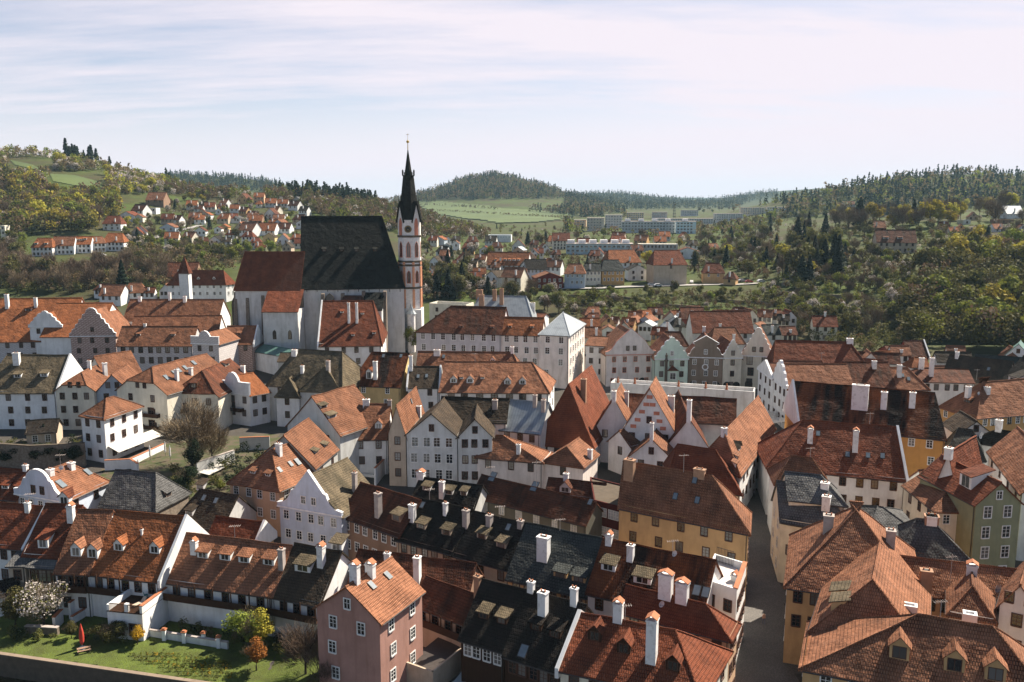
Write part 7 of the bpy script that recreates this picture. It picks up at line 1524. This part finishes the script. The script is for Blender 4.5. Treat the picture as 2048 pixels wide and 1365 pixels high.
# bay window on the green house
H = HS['d560,795']; b = MB(); b.box(H.W(H.w * .37, -1.1, -6.8), H.exv * 3, H.eyv * 1.2, (0, 0, 3.4)); b.build('bay_window', ['w:lgreen'], H.root); b = MB(); thick(b, [[H.W(H.w * .37 - .2, -1.3, -3.4), H.W(H.w * .37 + 3.2, -1.3, -3.4), H.W(H.w * .37 + 1.5, 0, -2)]], .1); b.build('bay_roof', ['r:red'], H.root); put_window(H.root, H.W(H.w * .37 + 1.5, -1.13, -5.9), math.atan2(H.exv.y, H.exv.x), 1.5, 1.7, 'w', False)
# arcade openings along the square
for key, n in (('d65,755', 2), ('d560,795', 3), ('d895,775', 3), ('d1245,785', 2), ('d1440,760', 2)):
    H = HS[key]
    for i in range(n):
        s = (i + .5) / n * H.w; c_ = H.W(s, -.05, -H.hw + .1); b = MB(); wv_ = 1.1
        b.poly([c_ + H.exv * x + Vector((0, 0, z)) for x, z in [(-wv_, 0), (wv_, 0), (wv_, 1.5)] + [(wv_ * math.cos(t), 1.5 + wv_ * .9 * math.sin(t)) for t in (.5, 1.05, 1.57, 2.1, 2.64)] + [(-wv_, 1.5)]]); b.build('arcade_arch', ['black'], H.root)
# painted lettering over the cream square house
for key, words_, x, z, sz, col in (('d65,755', 'HOTEL', .2, -6.6, .8, 'gold'), ):
    pass
# brick red squares on the dotted gable
H = HS['P1246,857']
for (x, z) in ((0, .78), (-.06, .6), (.06, .6), (-.14, .42), (.14, .40), (-.22, .22), (.2, .22), (-.3, .06), (.27, .05)): b = MB(); b.box(H.W(H.w * (.5 + x) - .6, -.06, H.h * z - .3), H.exv * 1.2, H.eyv * .1, (0, 0, .75)); b.build('brick_ornament', ['quoin'], H.root)

# mesh fence on the pale roof terrace
H = HS['P1406,1172']; b = MB()
for t in (0, .5, 1.0): b.tube([H.W(.4, H.d - .4, .2 + t * 2), H.W(H.w * .6, H.d - .4, .2 + t * 2)], .03, 4)
for i in range(12): s = .4 + i / 11 * (H.w * .6 - .4); b.tube([H.W(s, H.d - .4, 0), H.W(s, H.d - .4, 2.3)], .025, 4)
b.build('mesh_railing', ['metaldark'], H.root)
b = MB(); b.box(H.W(H.w - .5, 0, 1.0), H.exv * .65, H.eyv * H.d, (0, 0, .16)); b.build('parapet_cap', ['cap'], H.root)
for i, (poly, n, mix, h, where, group, seed) in enumerate(GROVES): grove(poly, n, mix, h, where, group, seed)
for nm, lb, poly, n, mix, h, sd in WOODS: wood(nm, lb, poly, n, mix, h, sd, 12 if sd == 39 else 26 if sd in (4, 5, 6, 7) else 240 if sd == 36 else 110 if sd > 30 else 70, 'wood' if nm == 'woodland' else 'bushes')
# ------------------------------------------------------------------ haze, camera, light
def haze_b(nt, N):
    v = N('ShaderNodeVolumePrincipled'); v.inputs['Color'].default_value = (.50, .76, .92, 1); v.inputs['Density'].default_value = HAZE; v.inputs['Anisotropy'].default_value = .1
    o = N('ShaderNodeOutputMaterial'); nt.links.new(v.outputs[0], o.inputs['Volume'])
HAZE = .52e-4
hb = MB(); hb.box((-9000, -60, -8), (18000, 0, 0), (0, 9900, 0), (0, 0, 262)); mat('haze', haze_b); ho = hb.build('haze', [MATS['haze']]); tag(ho, kind='stuff', label='pale blue air between the town and the far hills')
cam = bpy.data.cameras.new('camera'); co = bpy.data.objects.new('camera', cam); COL.objects.link(co); co.location = (0, 0, CAMZ); co.rotation_euler = (math.pi / 2 - PITCH, 0, 0)
cam.sensor_width = 36; cam.lens = 36 * F / 2048; cam.clip_start = 1; cam.clip_end = 60000; SC.camera = co
EL, AZ = R_(45), R_(50)          # azimuth from straight ahead towards the right
sd = Vector((math.sin(AZ) * math.cos(EL), math.cos(AZ) * math.cos(EL), math.sin(EL)))
sl = bpy.data.lights.new('sun', 'SUN'); sl.energy = 5.0; sl.angle = R_(.5); sl.color = (1, .90, .76); so = bpy.data.objects.new('sun', sl); COL.objects.link(so); so.rotation_euler = sd.to_track_quat('Z', 'Y').to_euler()
w = bpy.data.worlds.new('World'); SC.world = w; w.use_nodes = True; nt = w.node_tree; nt.nodes.clear(); N = lambda t, **k: mk(nt, t, k); L = nt.links.new
sky = N('ShaderNodeTexSky'); sky.sky_type = 'NISHITA'; sky.sun_disc = False; sky.sun_elevation = EL; sky.sun_rotation = AZ; sky.air_density = .8; sky.dust_density = .35; sky.ozone_density = 1.2
tc = N('ShaderNodeTexCoord').outputs['Generated']
# thin high cloud veil: streaks on a plane far above, thicker towards the horizon and the sun side
sp_ = N('ShaderNodeSeparateXYZ'); L(tc, sp_.inputs[0])
dv = N('ShaderNodeVectorMath', operation='DIVIDE'); L(tc, dv.inputs[0]); cz = N('ShaderNodeCombineXYZ')
ad = N('ShaderNodeMath', operation='ADD'); ad.inputs[1].default_value = .12; L(sp_.outputs['Z'], ad.inputs[0])
for i in range(3): L(ad.outputs[0], cz.inputs[i])
L(cz.outputs[0], dv.inputs[1])
mp = N('ShaderNodeMapping'); mp.inputs['Scale'].default_value = (.55, 1.9, 1); mp.inputs['Rotation'].default_value = (0, 0, .25); L(dv.outputs[0], mp.inputs['Vector'])
n1 = noise(nt, N, mp.outputs[0], 1.0, 8, .6)
cl_ = ramp(nt, N, n1, .40, .68, .32, 1)
hor = ramp(nt, N, sp_.outputs['Z'], .03, .15, 1, 0); rt = ramp(nt, N, sp_.outputs['X'], -.35, .5, 0, .9)
def mth(op, a, b, clamp=False):
    m = N('ShaderNodeMath', operation=op, use_clamp=clamp)
    for i, v in enumerate((a, b)):
        if isinstance(v, (int, float)): m.inputs[i].default_value = v
        else: L(v, m.inputs[i])
    return m.outputs[0]
cov = mth('ADD', mth('MAXIMUM', cl_, hor), mth('MULTIPLY', rt, .5), True)
front = ramp(nt, N, sp_.outputs['Y'], -.1, .45, .12, 1); low = ramp(nt, N, sp_.outputs['Z'], .45, .75, 1, .15)
cov = mth('MULTIPLY', cov, mth('MULTIPLY', front, low))
CLOUD = (7.8, 7.15, 7.8)
cm2 = N('ShaderNodeMix', data_type='RGBA'); L(cov, cm2.inputs[0]); L(sky.outputs[0], cm2.inputs[6]); cm2.inputs[7].default_value = (*CLOUD, 1)
bg = N('ShaderNodeBackground'); bg.inputs['Strength'].default_value = .05; L(cm2.outputs[2], bg.inputs['Color']); wo = N('ShaderNodeOutputWorld'); L(bg.outputs[0], wo.inputs['Surface'])
vs = SC.view_settings; vs.view_transform = 'Standard'; vs.look = 'None'; vs.exposure = 1.28; vs.gamma = 1; vs.use_curve_mapping = False
SC.cycles.max_bounces = 5; SC.cycles.diffuse_bounces = 3; SC.cycles.transparent_max_bounces = 4; SC.cycles.volume_bounces = 0; SC.cycles.use_denoising = True
print('TOWN', N_TOWN, 'TREES', NTREE, 'OBJ', len(SC.objects))
